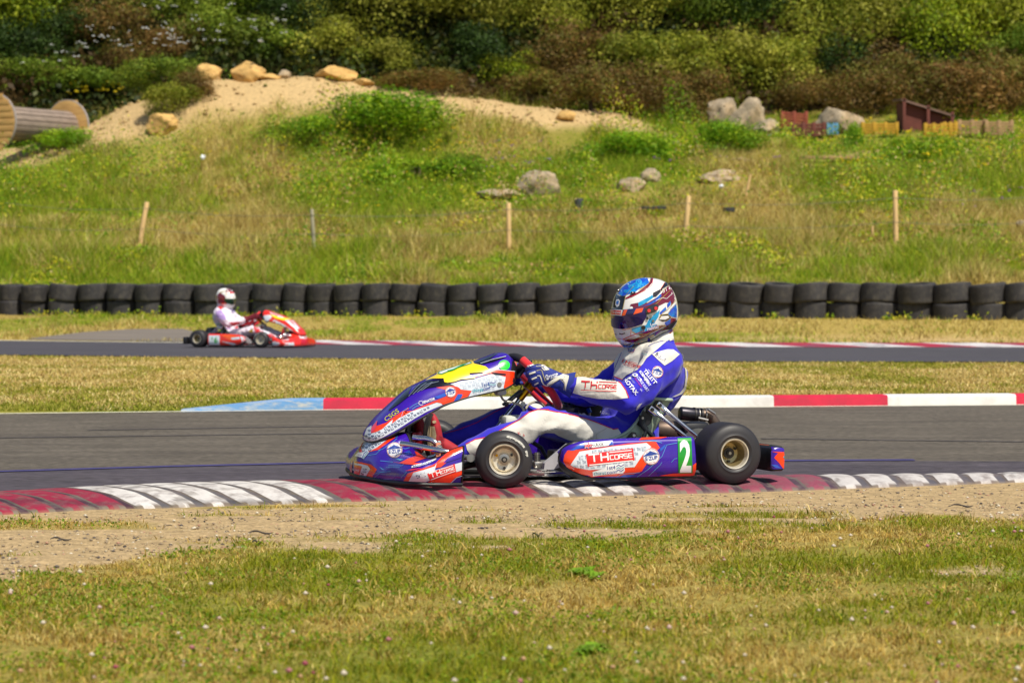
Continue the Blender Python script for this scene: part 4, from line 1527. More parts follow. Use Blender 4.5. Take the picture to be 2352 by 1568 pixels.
    if True:
        mb2 = MB()
        mb2.tube([K1(1210, 1150, .47), K1(1290, 1160, .45), K1(1310, 1175, .45)], .012, M_ALU, n=10)
        mb2.cyl(K1(1285, 1160, .49), K1(1285, 1160, .43), .018, M_ALU, n=12)
        mb2.tube([K1(1200, 1240, .42), K1(1300, 1215, .42), K1(1340, 1205, .42)], .018, M_FRAME, n=10)
        done(mb2, 'kingpin')
    done(mb, 'bumper_bar')
    mb = MB()
    mb.tube([K1(650, 1030, .12), K1(665, 900, .12), K1(700, 985, .14), K1(705, 1010, .16)], .010, P_BLK, n=8)
    mb.box(K1(680, 960, .10), (.02, .03, .12), P_BLK, bev=.004)
    mb.box(K1(740, 1010, .02), (.05, .10, .10), M_REDM, bev=.01)
    done(mb, 'panel_support')
    # ---- steering
    c = K1(1892, 420, .0)
    top, bt = K1(1700, 175, 0), K1(2075, 640, 0)
    u = (top - bt).normalized()
    L_ = Vector((0, 1, 0))
    rad = .152
    ring = []
    n = 56
    for i in range(n):
        th_ = 2 * PI * i / n
        ru = math.cos(th_); rl = math.sin(th_)
        k_ = 1.0
        if ru > .80: ru = .80 + (ru - .80) * .35
        if ru < -.90: ru = -.90 + (ru + .90) * .4
        ring.append(c + u * (rad * 1.12 * ru) + L_ * (rad * rl))
    mb = MB()
    def seg(i0, i1, m, r=.0195):
        mb.tube([ring[i % n] for i in range(i0, i1 + 1)], r, m, n=12)
    seg(-7, 7, M_GRIPB, .0192); seg(6, 24, M_GRIP); seg(23, 33, M_GRIPB, .0192); seg(32, 50, M_GRIP)
    nrm = u.cross(L_).normalized()
    hub = c - nrm * 0.0
    col = (K1(1510, 905, 0) - c).normalized()
    for th_ in (R(60), R(300), R(180)):
        e_ = c + u * (rad * math.cos(th_)) + L_ * (rad * math.sin(th_))
        mb.tube([hub + col * .02, hub.lerp(e_, .5) + col * .012, e_], [(.012, .012), (.010, .018), (.008, .014)], M_REDM, n=8)
    done(mb, 'steering_wheel')
    mb = MB()
    mb.cyl(c + col * .01, c + col * .05, .026, M_GOLD, n=20)
    mb.cyl(c + col * .055, c + col * .11, .018, M_GOLD, n=20)
    mb.cyl(c + col * .10, c + col * .44, .0105, M_CHR, n=14)
    mb.cyl(c + col * .215, c + col * .235, .018, M_GOLD, n=16)
    mb.tube([c + col * .22, c + col * .23 + Vector((-.03, .0, -.04)), K1(1850, 720, -.02)], .010, M_FRAME, n=8)
    mb.box(K1(1690, 580, .02), (.11, .05, .012), M_DALU, rot=Matrix.Rotation(R(38), 3, 'Y'), bev=.003)
    mb.cyl(K1(1790, 640, .06), K1(1790, 640, .0), .012, M_ALU, n=12)
    done(mb, 'steering_column')
    mb = MB()
    d0 = c - u * .0 + col * -.004
    mb.box(K1(1765, 300, .03), (.016, .13, .11), P_BLK, rot=Matrix.Rotation(R(-40), 3, 'Y'), bev=.006)
    done(mb, 'dash_display')
    mb = MB()
    mb.tube(cr([K1(1560, 520, .05), K1(1600, 600, .05), K1(1680, 625, .06), K1(1760, 650, .08), K1(1795, 700, .1), K1(1800, 760, .1)], 24), .0055, M_HOSE, n=8)
    mb.tube(cr([K1(1810, 700, .02), K1(1840, 650, .0), K1(1900, 622, -.02), K1(1970, 640, -.04), K1(2010, 690, -.06)], 24), .0055, M_HOSE, n=8)
    mb.tube(cr([K1(1690, 450, .06), K1(1720, 465, .06), K1(1770, 450, .05), K1(1760, 540, .04), K1(1730, 600, .04)], 20), .003, P_BLK, n=6)
    done(mb, 'hose')
    mb = MB()
    mb.box(K1(1570, 525, .05), (.05, .06, .03), M_TANK, bev=.012)
    done(mb, 'fluid_bottle')
    mb = MB()
    mb.box(K1(1690, 860, .02), (.11, .12, .11), M_TANK, bev=.02)
    mb.cyl(K1(1700, 830, .02), K1(1700, 765, .02), .03, P_BLK, n=20)
    done(mb, 'fuel_tank')
    # ---- pedals
    for q in (1, -1):
        mb = MB()
        mb.tube([(1.23, .15 * q, .06), (1.27, .15 * q, .14), (1.25, .15 * q, .20)], .007, M_CHR, n=8)
        mb.tube([(1.25, .10 * q, .20), (1.25, .20 * q, .20)], .008, M_CHR, n=8)
        done(mb, 'pedal')
    # ---- seat
    sd = [((1700, 655), (1478, 640)), ((1655, 740), (1402, 730)), ((1600, 850), (1332, 838)), ((1545, 955), (1245, 948)), ((1490, 1070), (1165, 1008)), ((1380, 1150), (1080, 1045)), ((1180, 1190), (980, 1080)), ((1050, 1190), (900, 1130))]
    rows = []
    yc, wE, wB = .05, .215, .16
    for (b_, e_) in sd:
        B_, E_ = K2(*b_, yc + wB), K2(*e_, yc + wE)
        row = []
        for k in range(17):
            t = k / 16
            a_ = PI * t
            cth = math.cos(a_)
            y = wE * math.copysign(abs(cth) ** .55, cth)
            f = math.sin(a_) ** .75
            q = E_.lerp(B_, f)
            row.append(Vector((q.x, yc + y, q.z)))
        rows.append(row)
    colsn = [cr([r[i] for r in rows], 40) for i in range(17)]
    rows = [list(r) for r in zip(*colsn)]
    mb = MB()
    mb.grid(rows, M_SEAT)
    mb.grid([[Vector((p.x + .006, yc + (p.y - yc) * .97, p.z + .004)) for p in r] for r in rows], M_SEAT)
    mb.tube(cr(rows[0], 40), .009, M_SEAT, n=8)
    mb.tube([r[0] for r in rows], .006, M_SEAT, n=8)
    mb.tube([r[-1] for r in rows], .006, M_SEAT, n=8)
    base = MB(); base.v, base.f, base.m, base.mats = list(mb.v), list(mb.f), list(mb.m), list(mb.mats)
    out['seat'] = (mb, base)
    for a_, b_, nm in (((1435, 735), (1815, 1035), 0), ((1515, 690), (1925, 1030), 1)):
        mb = MB()
        A, B = K2(*a_, .285), K2(*b_, .33)
        dd = (B - A).normalized()
        sid = Vector((0, 1, 0))
        A2 = A + dd * .045
        mb.tube([A, A2], [(.004, .014)] * 2, M_CHR, n=10, up=(0, 1, 0))
        mb.tube([A2 - dd * .004, A2 + dd * .03 + sid * .01, B], [(.005, .013), (.0085, .0085), (.0085, .0085)], M_CHR, n=12, up=(0, 1, 0))
        mb.cyl(A + dd * .012 - sid * .02, A + dd * .012 + sid * .012, .009, M_DALU, n=8)
        mb.cyl(A + dd * .012 - sid * .035, A + dd * .012 - sid * .006, .022, P_BLK, n=20)
        done(mb, 'seat_stay')
    mb = MB()
    P0, P1, P2, P3 = K2(1355, 840, .285), K2(1400, 965, .285), K2(1370, 1050, .29), K2(1480, 1050, .29)
    mb.tube([P0 + Vector((0, 0, .014)), P0 - Vector((0, 0, .03)), P1], [(.006, .016), (.006, .016), (.012, .014)], M_FRAME, n=10, up=(0, 1, 0))
    mb.tube([P1, P2], .010, M_FRAME, n=8)
    mb.tube([P1, P3], .010, M_FRAME, n=8)
    mb.cyl(P0 - Vector((0, .03, 0)), P0 + Vector((0, .010, 0)), .006, M_ALU, n=8)
    mb.prism([K2(x, y, .272) for x, y in ((1300, 905), (1370, 760), (1470, 820), (1450, 890), (1370, 960))], (0, -.006, 0), P_BLK)
    mb.prism([K2(x, y, .275) for x, y in ((1190, 1050), (1250, 985), (1290, 990), (1305, 1030), (1290, 1058))], (0, -.008, 0), M_DALU)
    mb.cyl(K2(1272, 1022, .285), K2(1272, 1022, .26), .007, M_ALU, n=10)
    done(mb, 'seat_bracket')
    # ---- exhaust
    mb = MB()
    cy_ = -.17
    A, B = K3(905, 575, cy_), K3(1150, 600, cy_)
    dd = (B - A).normalized()
    mb.lathe([(.001, 0)], M_EXH) if False else None
    mb.tube([A, A + dd * .004, A + dd * .01, B - dd * .03, B, B + dd * .015], [.020, .031, .033, .033, .030, .024], M_EXH, n=28)
    for t in (.075, .11):
        mb.tube([A + dd * t - dd * .004, A + dd * t + dd * .004], .0355, M_DALU, n=28)
        mb.tube([A + dd * (t + .02) - dd * .002, A + dd * (t + .02) + dd * .002], .0350, M_ALU, n=28)
    done(mb, 'silencer')
    mb = MB()
    mb.tube(cr([B, K3(1215, 590, cy_), K3(1270, 630, cy_), K3(1330, 720, cy_), K3(1370, 800, cy_), K3(1380, 900, cy_ - .02)], 24), .026, M_EXHR, n=20)
    mb.tube([K3(1120, 630, cy_ + .06), K3(1230, 655, cy_ + .06)], .007, M_ALU, n=8)
    mb.tube([K3(1230, 530, cy_ + .04), K3(1310, 580, cy_ + .04)], .006, M_ALU, n=8)
    mb.tube(cr([K3(1380, 900, cy_ - .02), K3(1250, 870, -.22), K3(1050, 820, -.22), K3(850, 780, -.24), K3(650, 760, -.26), K3(500, 760, -.3)], 30), [.030 + .022 * math.sin(PI * i / 29) for i in range(30)], M_EXHR, n=20)
    done(mb, 'exhaust_pipe')
    mb = MB()
    mb.box(K3(1060, 760, -.02), (.14, .12, .075), P_BLK, bev=.025)
    done(mb, 'chain_guard')
    # ---- engine and carburettor on the right side
    mb = MB()
    mb.box(K8(850, 900, -.36), (.22, .16, .20), M_DALU, bev=.015)
    mb.box(K8(1500, 720, -.36), (.13, .14, .10), M_ALU, bev=.012)
    for k in range(6): mb.box(K8(1500, 720, -.36) + Vector((0, 0, -.04 + .016 * k)), (.14, .15, .006), M_DALU)
    for q in (860, 1000): mb.cyl(K8(q, 690, -.26), K8(q, 690, -.30), .010, M_ALU, n=10)
    done(mb, 'engine')
    mb = MB()
    mb.box(K8(1400, 470, -.34), (.14, .10, .075), M_REDM, bev=.02)
    mb.cyl(K8(1110, 580, -.30), K8(1110, 580, -.34), .018, M_REDM, n=14)
    mb.cyl(K8(1150, 440, -.28), K8(1210, 600, -.28), .011, P_BLUE2, n=10)
    mb.cyl(K8(1210, 600, -.28), K8(1200, 820, -.28), .006, M_ALU, n=10)
    done(mb, 'cylinder_head')
    mb = MB()
    mb.cyl(K8(470, 440, -.25), K8(470, 330, -.25), .030, P_BLK, n=22)
    mb.cyl(K8(470, 330, -.25), K8(470, 225, -.25), .008, P_BLK, n=12)
    mb.box(K8(470, 500, -.25), (.085, .07, .028), P_BLK, bev=.008)
    mb.box(K8(480, 600, -.25), (.09, .06, .04), M_ALU, bev=.012)
    done(mb, 'carburettor')
    mb = MB()
    mb.box(K8(400, 330, -.34), (.10, .12, .14), P_LBLUE, bev=.012)
    mb.box(K8(820, 380, -.36), (.055, .10, .16), P_BLUE2, rot=Matrix.Rotation(R(30), 3, 'Y'), bev=.008)
    base = MB(); base.v, base.f, base.m, base.mats = list(mb.v), list(mb.f), list(mb.m), list(mb.mats)
    out['airbox'] = (mb, base)
    out['done'] = done
    return out


# ------------------------------------------------------------------ the near kart
kroot = empty('racing_kart', (.794, 12.906, .024), KYAW)
tag(kroot, 'violet and orange racing kart numbered 2 rounding the near kerb', 'racing kart', group='karts racing on the circuit')
KP = make_kart(dict(body=P_BLUE), kroot)
done = KP['done']

mb, base = KP['fairing']
D = Decal(mb, KI, Z6, base)
D.ymin = -.2
L1, L2, L3, L4 = .0012, .0022, .0032, .0042
# white marks patch under the panel
pw = [(345, 850), (430, 838), (560, 800), (690, 740), (680, 775), (480, 930), (360, 1000), (250, 1000), (235, 960), (250, 890), (290, 820)]
D.poly(pw, P_WHT, L1); D.pattern(pw, 7.5, 35, P_NAVY, .0017, P_WHT, seed=2)
D.poly([(685, 745), (830, 697), (850, 712), (760, 735), (750, 785), (500, 965), (345, 1000), (345, 985), (480, 930), (690, 780)], P_ORG, L1)
D.poly([(212, 960), (280, 830), (298, 815), (245, 930), (258, 1000), (222, 1000)], P_PINK, L2)
D.poly([(160, 1040), (205, 1000), (265, 1005), (330, 990), (370, 995), (285, 1100), (240, 1075), (150, 1060)], P_PURE, L2)
D.text('.com', (232, 1040), 3.4, P_LOGOB, L3, ang=-8)
D.line([(262, 1080), (290, 1045), (290, 1020), (335, 990)], 1.3, P_LOGOB, L3)
D.line([(275, 1092), (305, 1060), (315, 1035), (352, 1000)], 1.3, P_CYAN, L3)
# front left sponsor block
D.poly([(105, 1132), (250, 1150), (395, 1185), (480, 1255), (405, 1385), (300, 1380), (385, 1250), (345, 1200), (240, 1178), (100, 1155)], P_ORG, L1)
pw = [(100, 1153), (240, 1175), (345, 1200), (385, 1250), (305, 1380), (180, 1355), (60, 1320), (78, 1220)]
D.poly(pw, P_WHT, L2); D.pattern([(262, 1190), (345, 1205), (378, 1250), (305, 1370), (222, 1350)], 9.5, -8, P_NAVY, .0026, P_WHT)
D.poly([(92, 1178), (262, 1210), (222, 1342), (55, 1302)], P_RED, L3)
D.th((155, 1262), 21.5, -10, P_PURE, L4, wid=.85)
# E-ZUP
D.ezup((742, 972), 115, 3, L2, P_PURE, P_LOGOB, P_LOGOR)
# orange bolt
D.poly([(640, 1140), (820, 1160), (950, 1095), (1070, 1060), (1040, 990), (1140, 1015), (1230, 1085), (1030, 1160), (1180, 1172), (1120, 1200), (900, 1180), (720, 1150)], P_ORG, L2)
D.poly([(1000, 1215), (1040, 1195), (1180, 1165), (1370, 1095), (1360, 1120), (1240, 1180), (1100, 1220), (1000, 1235)], P_PURE, L3)
D.text('Mondokart', (1165, 1185), 5.2, P_LOGOB, L4, ang=16, shear=.3, w=44)
D.poly([(900, 1280), (1000, 1250), (1150, 1240), (1000, 1275)], P_PINK, L2)
# side orange field
D.poly([(878, 1425), (940, 1320), (1020, 1290), (1300, 1195), (1360, 1165), (1450, 1075), (1560, 985), (1660, 935), (1850, 860), (1840, 900), (1700, 975), (1500, 1090), (1380, 1170), (1320, 1250), (1050, 1300), (960, 1430)], P_ORG, L2)
pw = [(958, 1430), (1030, 1305), (1180, 1265), (1340, 1210), (1370, 1165), (1340, 1270), (1560, 1200), (1760, 1140), (1765, 1260), (1600, 1310), (1400, 1370), (1200, 1438)]
D.poly(pw, P_WHT, L3)
D.pattern([(970, 1425), (1035, 1310), (1340, 1215), (1240, 1310), (1250, 1430)], 10.5, 18, P_NAVY, .0036, P_WHT)
D.poly([(1370, 1170), (1480, 1090), (1640, 1000), (1860, 900), (1830, 990), (1700, 1060), (1540, 1130), (1430, 1220), (1350, 1235)], P_ORG, L3)
D.poly([(1465, 1165), (1530, 1090), (1640, 1040), (1760, 985), (1735, 1075), (1640, 1110)], P_BLUE, L4)
D.poly([(1225, 1320), (1632, 1172), (1655, 1290), (1270, 1425)], P_RED, L4)
D.th((1442, 1297), 58, 19, P_PURE, .0052, wid=2.3)
D.poly([(1230, 1440), (1400, 1375), (1780, 1262), (1740, 1330), (1640, 1380), (1570, 1450)], P_ORG, L3)
D.line([(1575, 1452), (1660, 1372), (1800, 1330)], 1.0, P_WHT, L4)
# fine lines and blue shapes of the livery
for pts, w_ in (([(500, 975), (560, 960), (700, 870), (780, 800)], .8), ([(740, 735), (752, 790), (790, 770)], .7), ([(340, 1050), (470, 1030), (540, 960)], .8), ([(440, 1380), (540, 1300), (690, 1285)], .8), ([(410, 1340), (520, 1300), (600, 1290)], .7), ([(530, 1130), (640, 1142), (720, 1150)], 1.0), ([(655, 1200), (860, 1205), (880, 1180)], .7), ([(620, 1225), (820, 1225)], .6), ([(850, 945), (900, 955), (990, 930)], .9), ([(870, 905), (930, 870)], .7), ([(840, 1385), (930, 1290)], .9)):
    D.line(pts, w_, P_LBLUE, L2)
D.poly([(550, 1405), (760, 1365), (700, 1410)], P_BLUE2, L2); D.poly([(700, 1410), (900, 1400), (760, 1385)], P_BLUE2, L2); D.poly([(880, 1010), (960, 975), (1010, 1050), (900, 1040)], P_BLUE2, L2)
D.poly([(520, 1220), (560, 1260), (600, 1265)], P_LBLUE, L2)
D.poly([(750, 1095), (880, 1110), (830, 1130)], P_LBLUE, L2)
done(mb, 'front_fairing', smooth=40)

mb, base = KP['panel']
D = Decal(mb, KI, Z6, base)
# zoom-6 coordinates for the lower half
pw = [(285, 800), (300, 720), (330, 640), (400, 600), (395, 720), (510, 680), (560, 650), (620, 590), (720, 510), (700, 570), (820, 485), (1000, 390), (1200, 320), (1370, 260), (1440, 270), (1455, 295), (1240, 385), (1050, 490), (800, 650), (600, 760), (450, 835), (340, 838)]
D.poly(pw, P_WHT, L1)
D.pattern(pw, 7.5, 30, P_NAVY, .0017, P_WHT, seed=4)
D.poly([(395, 720), (405, 650), (470, 560), (480, 610), (620, 560), (740, 470), (870, 385), (940, 340), (960, 350), (880, 385), (840, 480), (1000, 385), (1200, 290), (1500, 170), (1520, 240), (1640, 235), (1460, 290), (1430, 268), (1370, 255), (1200, 315), (1000, 388), (820, 484), (700, 575), (720, 505), (560, 655), (470, 700)], P_ORG, L2)
D.poly([(395, 720), (400, 640), (480, 540), (490, 535), (470, 630), (440, 680)], P_PINK, L3)
D.poly([(655, 395), (740, 270), (960, 40), (1000, 30), (940, 160), (760, 290), (700, 350)], P_BLKG, L2)
D.text('CSGS', (700, 450), 9.5, P_YTXT, L3, ang=36, shear=.1, w=38, bold=.01)
D.text('VENATOR', (1245, 232), 5.4, P_PURE, L3, ang=19, shear=.3, w=31, bold=.03)
D.text('RACING ENGINES', (1290, 238), 1.8, P_GREY, L3, ang=19, w=22)
D.line([(1155, 235), (1110, 245), (1100, 275), (1125, 300), (1165, 290)], 1.1, P_PURE, L3)
D.poly([(1330, 180), (1500, 110), (1510, 160), (1420, 195), (1390, 200)], P_BLUE2, L2)
for pts, w_ in (([(965, 345), (1010, 310), (1090, 270)], .8), ([(840, 480), (870, 390), (940, 345)], .8), ([(1000, 365), (1060, 320), (1110, 305)], .8)):
    D.line(pts, w_, P_LBLUE, L3)
D.Z = Z1
D.poly([(950, 482), (1100, 462), (1165, 470), (1190, 500), (1300, 505), (1255, 572), (1160, 600), (1060, 630), (1010, 640), (1010, 620), (1050, 560), (1040, 500)], P_ORG, L1)
pw = [(1080, 452), (1200, 420), (1330, 398), (1480, 352), (1560, 362), (1622, 372), (1605, 488), (1450, 527), (1262, 572), (1295, 512), (1190, 500), (1165, 478)]
D.poly(pw, P_WHT, L2); D.pattern(pw, 9, 12, P_LGREY, .0026, P_WHT, seed=8)
D.poly([(1390, 352), (1480, 308), (1600, 318), (1700, 328), (1717, 360), (1700, 440), (1610, 488), (1600, 480), (1622, 378), (1560, 362), (1470, 348), (1300, 390), (1310, 372)], P_ORG, L3)
D.line([(1400, 330), (1490, 306), (1600, 316), (1705, 326)], 1.0, P_PURE, L4)
D.disc((1607, 267), 53, 46, P_LIME, L3, n=36)
D.text("11/8", (1607, 267), 4, P_NAVY, L4, ang=10)
D.text('1st4', (1428, 452), 9.5, P_LOGOB, L4, ang=8, w=17)
D.text('thirst', (1350, 505), 8.5, P_CYAN, L4, ang=8, w=25, bold=.01)
D.text('.com', (1432, 488), 8.5, P_LOGOB, L4, ang=8, w=18, bold=.01)
for k in range(3):
    D.line([(1462, 440 + 18 * k), (1482, 430 + 18 * k), (1500, 440 + 18 * k), (1525, 425 + 18 * k)], 1.2, P_CYAN if k == 1 else P_LOGOB, L4)
D.ezup((1090, 525), 52, 12, L3, P_PURE, P_LOGOB, P_LOGOR)
D.poly([(1160, 545), (1205, 545), (1195, 575), (1160, 605), (1120, 612)], P_BLUE2, L3)
# black gills and stripes
D.poly([(700, 545), (762, 470), (850, 424), (1015, 408), (1028, 432), (1130, 462), (1000, 470), (880, 490), (780, 520), (700, 560), (600, 640), (495, 708), (500, 690), (600, 590)], P_BLKG, L3)
for k in range(4):
    D.line([(690 + 40 * k, 570 - 18 * k), (760 + 50 * k, 490 - 15 * k), (800 + 60 * k, 450 - 8 * k)], .8, P_GREY, L4)
D.poly([(1312, 244), (1555, 150), (1470, 210), (1640, 185), (1500, 238), (1390, 262)], P_BLKG, L3)
D.line([(1380, 255), (1500, 215), (1625, 185)], .8, P_WHT, L4)
D.poly([(1475, 335), (1620, 350), (1620, 364), (1520, 358)], P_BLKG, .0052)
D.cyl = None
# screws
mb.cyl(D.hit(*Z1(1560, 452), .001), D.hit(*Z1(1560, 452), .006), .011, M_ALU, n=14)
done(mb, 'fairing_panel', smooth=40)
# yellow number plate: a thin sheet fixed on the panel
plate = MB()
D2 = Decal(plate, KI, Z1, base)
yp = [(850, 424), (905, 392), (958, 368), (972, 345), (1100, 300), (1310, 238), (1322, 262), (1430, 286), (1475, 325), (1470, 336), (1270, 350), (1275, 366), (1322, 380), (1325, 396), (1190, 408), (1130, 430), (1062, 441), (1032, 436), (1026, 402), (920, 406)]
D2.poly(yp, P_YEL, .0070)
D2.poly([(970, 362), (985, 340), (1290, 246), (1300, 262), (1180, 302), (1010, 370)], P_GRN, .0080)
D2.poly([(985, 358), (996, 344), (1283, 253), (1288, 262), (1170, 298), (1010, 362)], P_PURE, .0088)
D2.poly([(1060, 336), (1120, 318), (1230, 268), (1262, 262), (1215, 285), (1120, 332), (1090, 342)], P_GRN, .0096)
o = done(plate, 'number_plate', smooth=40)
o['label'] = 'yellow plate with a green edged number 2'

mb, base = KP['pod']
D = Decal(mb, KI, Z2, base)
D.poly([(532, 1290), (545, 1225), (575, 1178), (900, 1150), (1200, 1105), (1440, 1085), (1500, 1090), (1540, 1150), (1470, 1210), (1400, 1320), (1350, 1395), (1200, 1445), (760, 1452), (660, 1425), (580, 1370)], P_ORG, L1)
pw = [(660, 1200), (720, 1180), (1050, 1130), (1400, 1098), (1450, 1140), (1370, 1200), (1270, 1345), (1190, 1355), (610, 1388), (620, 1350), (565, 1310)]
D.poly([(600, 1338), (700, 1190), (1050, 1135), (1400, 1100), (1450, 1140), (1372, 1205), (1275, 1350), (610, 1392), (640, 1372)], P_WHT, L2)
D.pattern([(625, 1335), (705, 1195), (1050, 1140), (1400, 1105), (1440, 1140), (1368, 1205), (1270, 1348), (620, 1385)], 11, 4, P_GREY, .0026, P_WHT, seed=5)
D.poly([(555, 1290), (600, 1340), (650, 1370), (620, 1380), (720, 1420), (860, 1400), (860, 1385), (760, 1375), (640, 1350)], P_ORG, L3)
D.poly([(765, 1218), (1258, 1155), (1275, 1280), (785, 1345)], P_RED, L3)
D.th((1020, 1252), 99, 6, P_PURE, L4, wid=3.6)
D.poly([(620, 1440), (560, 1400), (600, 1400), (740, 1440), (860, 1455), (700, 1462)], P_ORG, L1)
# flag and name strip
D.poly([(748, 1104), (1045, 1078), (1052, 1122), (752, 1160)], P_PURE, L3)
D.poly([(750, 1104), (828, 1098), (830, 1152), (752, 1160)], P_LOGOB, L4)
for pts, w_, m_ in (([(752, 1108), (828, 1150)], 2.2, P_PURE), ([(752, 1156), (828, 1102)], 2.2, P_PURE), ([(752, 1108), (828, 1150)], .9, P_RED), ([(752, 1156), (828, 1102)], .9, P_RED), ([(789, 1102), (791, 1156)], 3.6, P_PURE), ([(751, 1132), (829, 1126)], 3.6, P_PURE), ([(789, 1102), (791, 1156)], 2, P_RED), ([(751, 1132), (829, 1126)], 2, P_RED)):
    D.line(pts, w_, m_, .0052 if m_ is P_PURE else .0063)
D.text('H.CROOK', (888, 1116), 7.2, P_BLKG, .0052, ang=4, w=27, bold=.0)
D.poly([(1000, 1125), (1040, 1082), (1050, 1118)], P_BLUE2, .0052)
# 1st4thirst
D.poly([(835, 1395), (960, 1362), (975, 1330), (1080, 1320), (1160, 1305), (1172, 1385), (1150, 1410), (1080, 1415), (960, 1425), (840, 1440)], P_PURE, .0052)
D.text('1st4', (1028, 1352), 8, P_LOGOB, .0063, ang=5, w=19)
D.text('thirst', (910, 1408), 7.5, P_CYAN, .0063, ang=5, w=29)
D.text('.com', (1025, 1398), 7.5, P_LOGOB, .0063, ang=5, w=24)
for k in range(3):
    D.line([(1082, 1342 + 24 * k), (1105, 1326 + 24 * k), (1130, 1342 + 24 * k), (1160, 1322 + 24 * k)], 1.6, P_CYAN if k == 1 else P_LOGOB, .0063)
D.ezup((1448, 1240), 86, 8, L3, P_PURE, P_LOGOB, P_LOGOR)
D.poly([(1725, 1055), (1868, 1050), (1880, 1410), (1735, 1415)], P_GRN, L3)
D.text('2', (1805, 1235), 68, P_PURE, L4, sx=.86, bold=.03, ang=1, w=26)
D.poly([(1530, 1440), (1680, 1415), (1880, 1408), (1885, 1330), (1925, 1300), (1935, 1440), (1900, 1450)], P_ORG, L2)
D.poly([(1350, 1048), (1620, 1040), (1540, 1060), (1320, 1072)], P_ORG, L2)
for pts, w_ in (([(1300, 1450), (1420, 1370), (1560, 1240), (1610, 1120), (1720, 1100)], .9), ([(1090, 1450), (1130, 1420), (1330, 1405)], .9), ([(1340, 1085), (1480, 1078), (1560, 1100)], .9), ([(1420, 1440), (1540, 1330), (1560, 1300)], .8), ([(1660, 1300), (1690, 1265), (1720, 1260)], .8)):
    D.line(pts, w_, P_LBLUE, L3)
D.poly([(1540, 1160), (1600, 1110), (1590, 1150), (1545, 1190)], P_BLUE2, L2)
D.poly([(1120, 1448), (1160, 1430), (1290, 1425), (1220, 1450)], P_BLUE2, L2)
D.poly([(600, 1180), (720, 1105), (850, 1090), (750, 1140), (640, 1178)], P_BLUE2, L2)
done(mb, 'side_pod', smooth=45)
mb, base = KP['pod2']
done(mb, 'side_pod', smooth=45)

mb, base = KP['bumper']
D = Decal(mb, KI, Z3, base)
D.poly([(1956, 960), (2112, 975), (2115, 1208), (1950, 1212)], P_BLUE, L1)
D.poly([(1958, 1012), (2116, 1018), (2118, 1200), (2085, 1205), (2040, 1140), (1985, 1085), (2000, 1060), (2030, 1030)], P_ORG, L2)
D.poly([(2112, 1040), (2120, 1045), (2120, 1120), (2085, 1075)], P_CYAN, L3)
D.poly([(1952, 1160), (2020, 1165), (2060, 1205), (2000, 1195)], P_BLUE2, L2)
D.line([(1780, 930), (1930, 945)], 1.2, P_PINK, L2)
done(mb, 'rear_bumper', smooth=45)

mb, base = KP['seat']
D = Decal(mb, KI, Z2, base)
D.ps = 3
done(mb, 'seat', smooth=50)
mb, base = KP['airbox']
D = Decal(mb, KI, Z8, base)
D.text('VENATOR', (370, 250), 6.5, P_BLKG, .001, ang=-4, shear=.2, w=22, bold=.02)
done(mb, 'airbox')
# ------------------------------------------------------------------ drivers
M_SUIT = mat('suit_blue', rgb(46, 38, 186), rough=.8, spec=.3, sheen=.25, var=.10, vscale=26, bump=.10, bscale=70)
M_SUITW = mat('suit_white', rgb(214, 210, 200), rough=.82, spec=.25, var=.04, vscale=12, bump=.09, bscale=70, dirt=rgb(190, 182, 166), dirt_amt=.2, dscale=9)
M_SUITR = mat('suit_red', rgb(196, 24, 38), rough=.8)
M_GLV = mat('glove_blue', rgb(32, 48, 132), rough=.75, var=.1, vscale=40, bump=.08, bscale=160)
M_GLVW = mat('glove_white', rgb(216, 212, 196), rough=.7)
M_GLVG = mat('glove_grey', rgb(150, 142, 122), rough=.7)
M_BOOT = mat('boot_red', rgb(168, 30, 42), rough=.7, var=.25, vscale=18, dirt=rgb(120, 70, 60), dirt_amt=.6, dscale=14)
M_SOLE = mat('boot_sole', rgb(44, 38, 34), rough=.85, dirt=rgb(120, 96, 66), dirt_amt=.7, dscale=18)
M_SOLEB = mat('boot_patch', rgb(176, 158, 124), rough=.85, dirt=rgb(96, 76, 52), dirt_amt=.8, dscale=22)
M_NECK = mat('balaclava', rgb(30, 28, 34), rough=.9)


def h_paint(n, c, **k): return paint('helmet_' + n, c, rough=.18, coat=1.0, **k)


H_WHT = h_paint('white', rgb(232, 230, 226)); H_BLU = h_paint('blue', rgb(20, 70, 190), var=.3, dirt=rgb(20, 160, 220), dirt_amt=.8, dscale=26)
H_CYN = h_paint('cyan', rgb(16, 150, 205), var=.2, dirt=rgb(120, 210, 235), dirt_amt=.5, dscale=30)
H_MAR = h_paint('maroon', rgb(110, 10, 36)); H_GLD = mat('helmet_gold', rgb(206, 170, 60), rough=.35, metal=.7); H_BLK = h_paint('black', rgb(22, 20, 28))
H_RED = h_paint('red', rgb(206, 30, 34)); H_ORG = h_paint('orange', rgb(240, 84, 20)); H_NVY = h_paint('navy', rgb(26, 26, 90))
M_VIS = mat('visor_violet', rgb(34, 14, 110), rough=.06, metal=.55, coat=1.0, var=.35, vscale=6)
M_VISD = mat('visor_green', rgb(20, 60, 40), rough=.08, metal=.5, coat=1.0)


def mb_from_mesh(me, m):
    mb = MB()
    mb.add([v.co.copy() for v in me.vertices], [tuple(p.vertices) for p in me.polygons], m)
    return mb


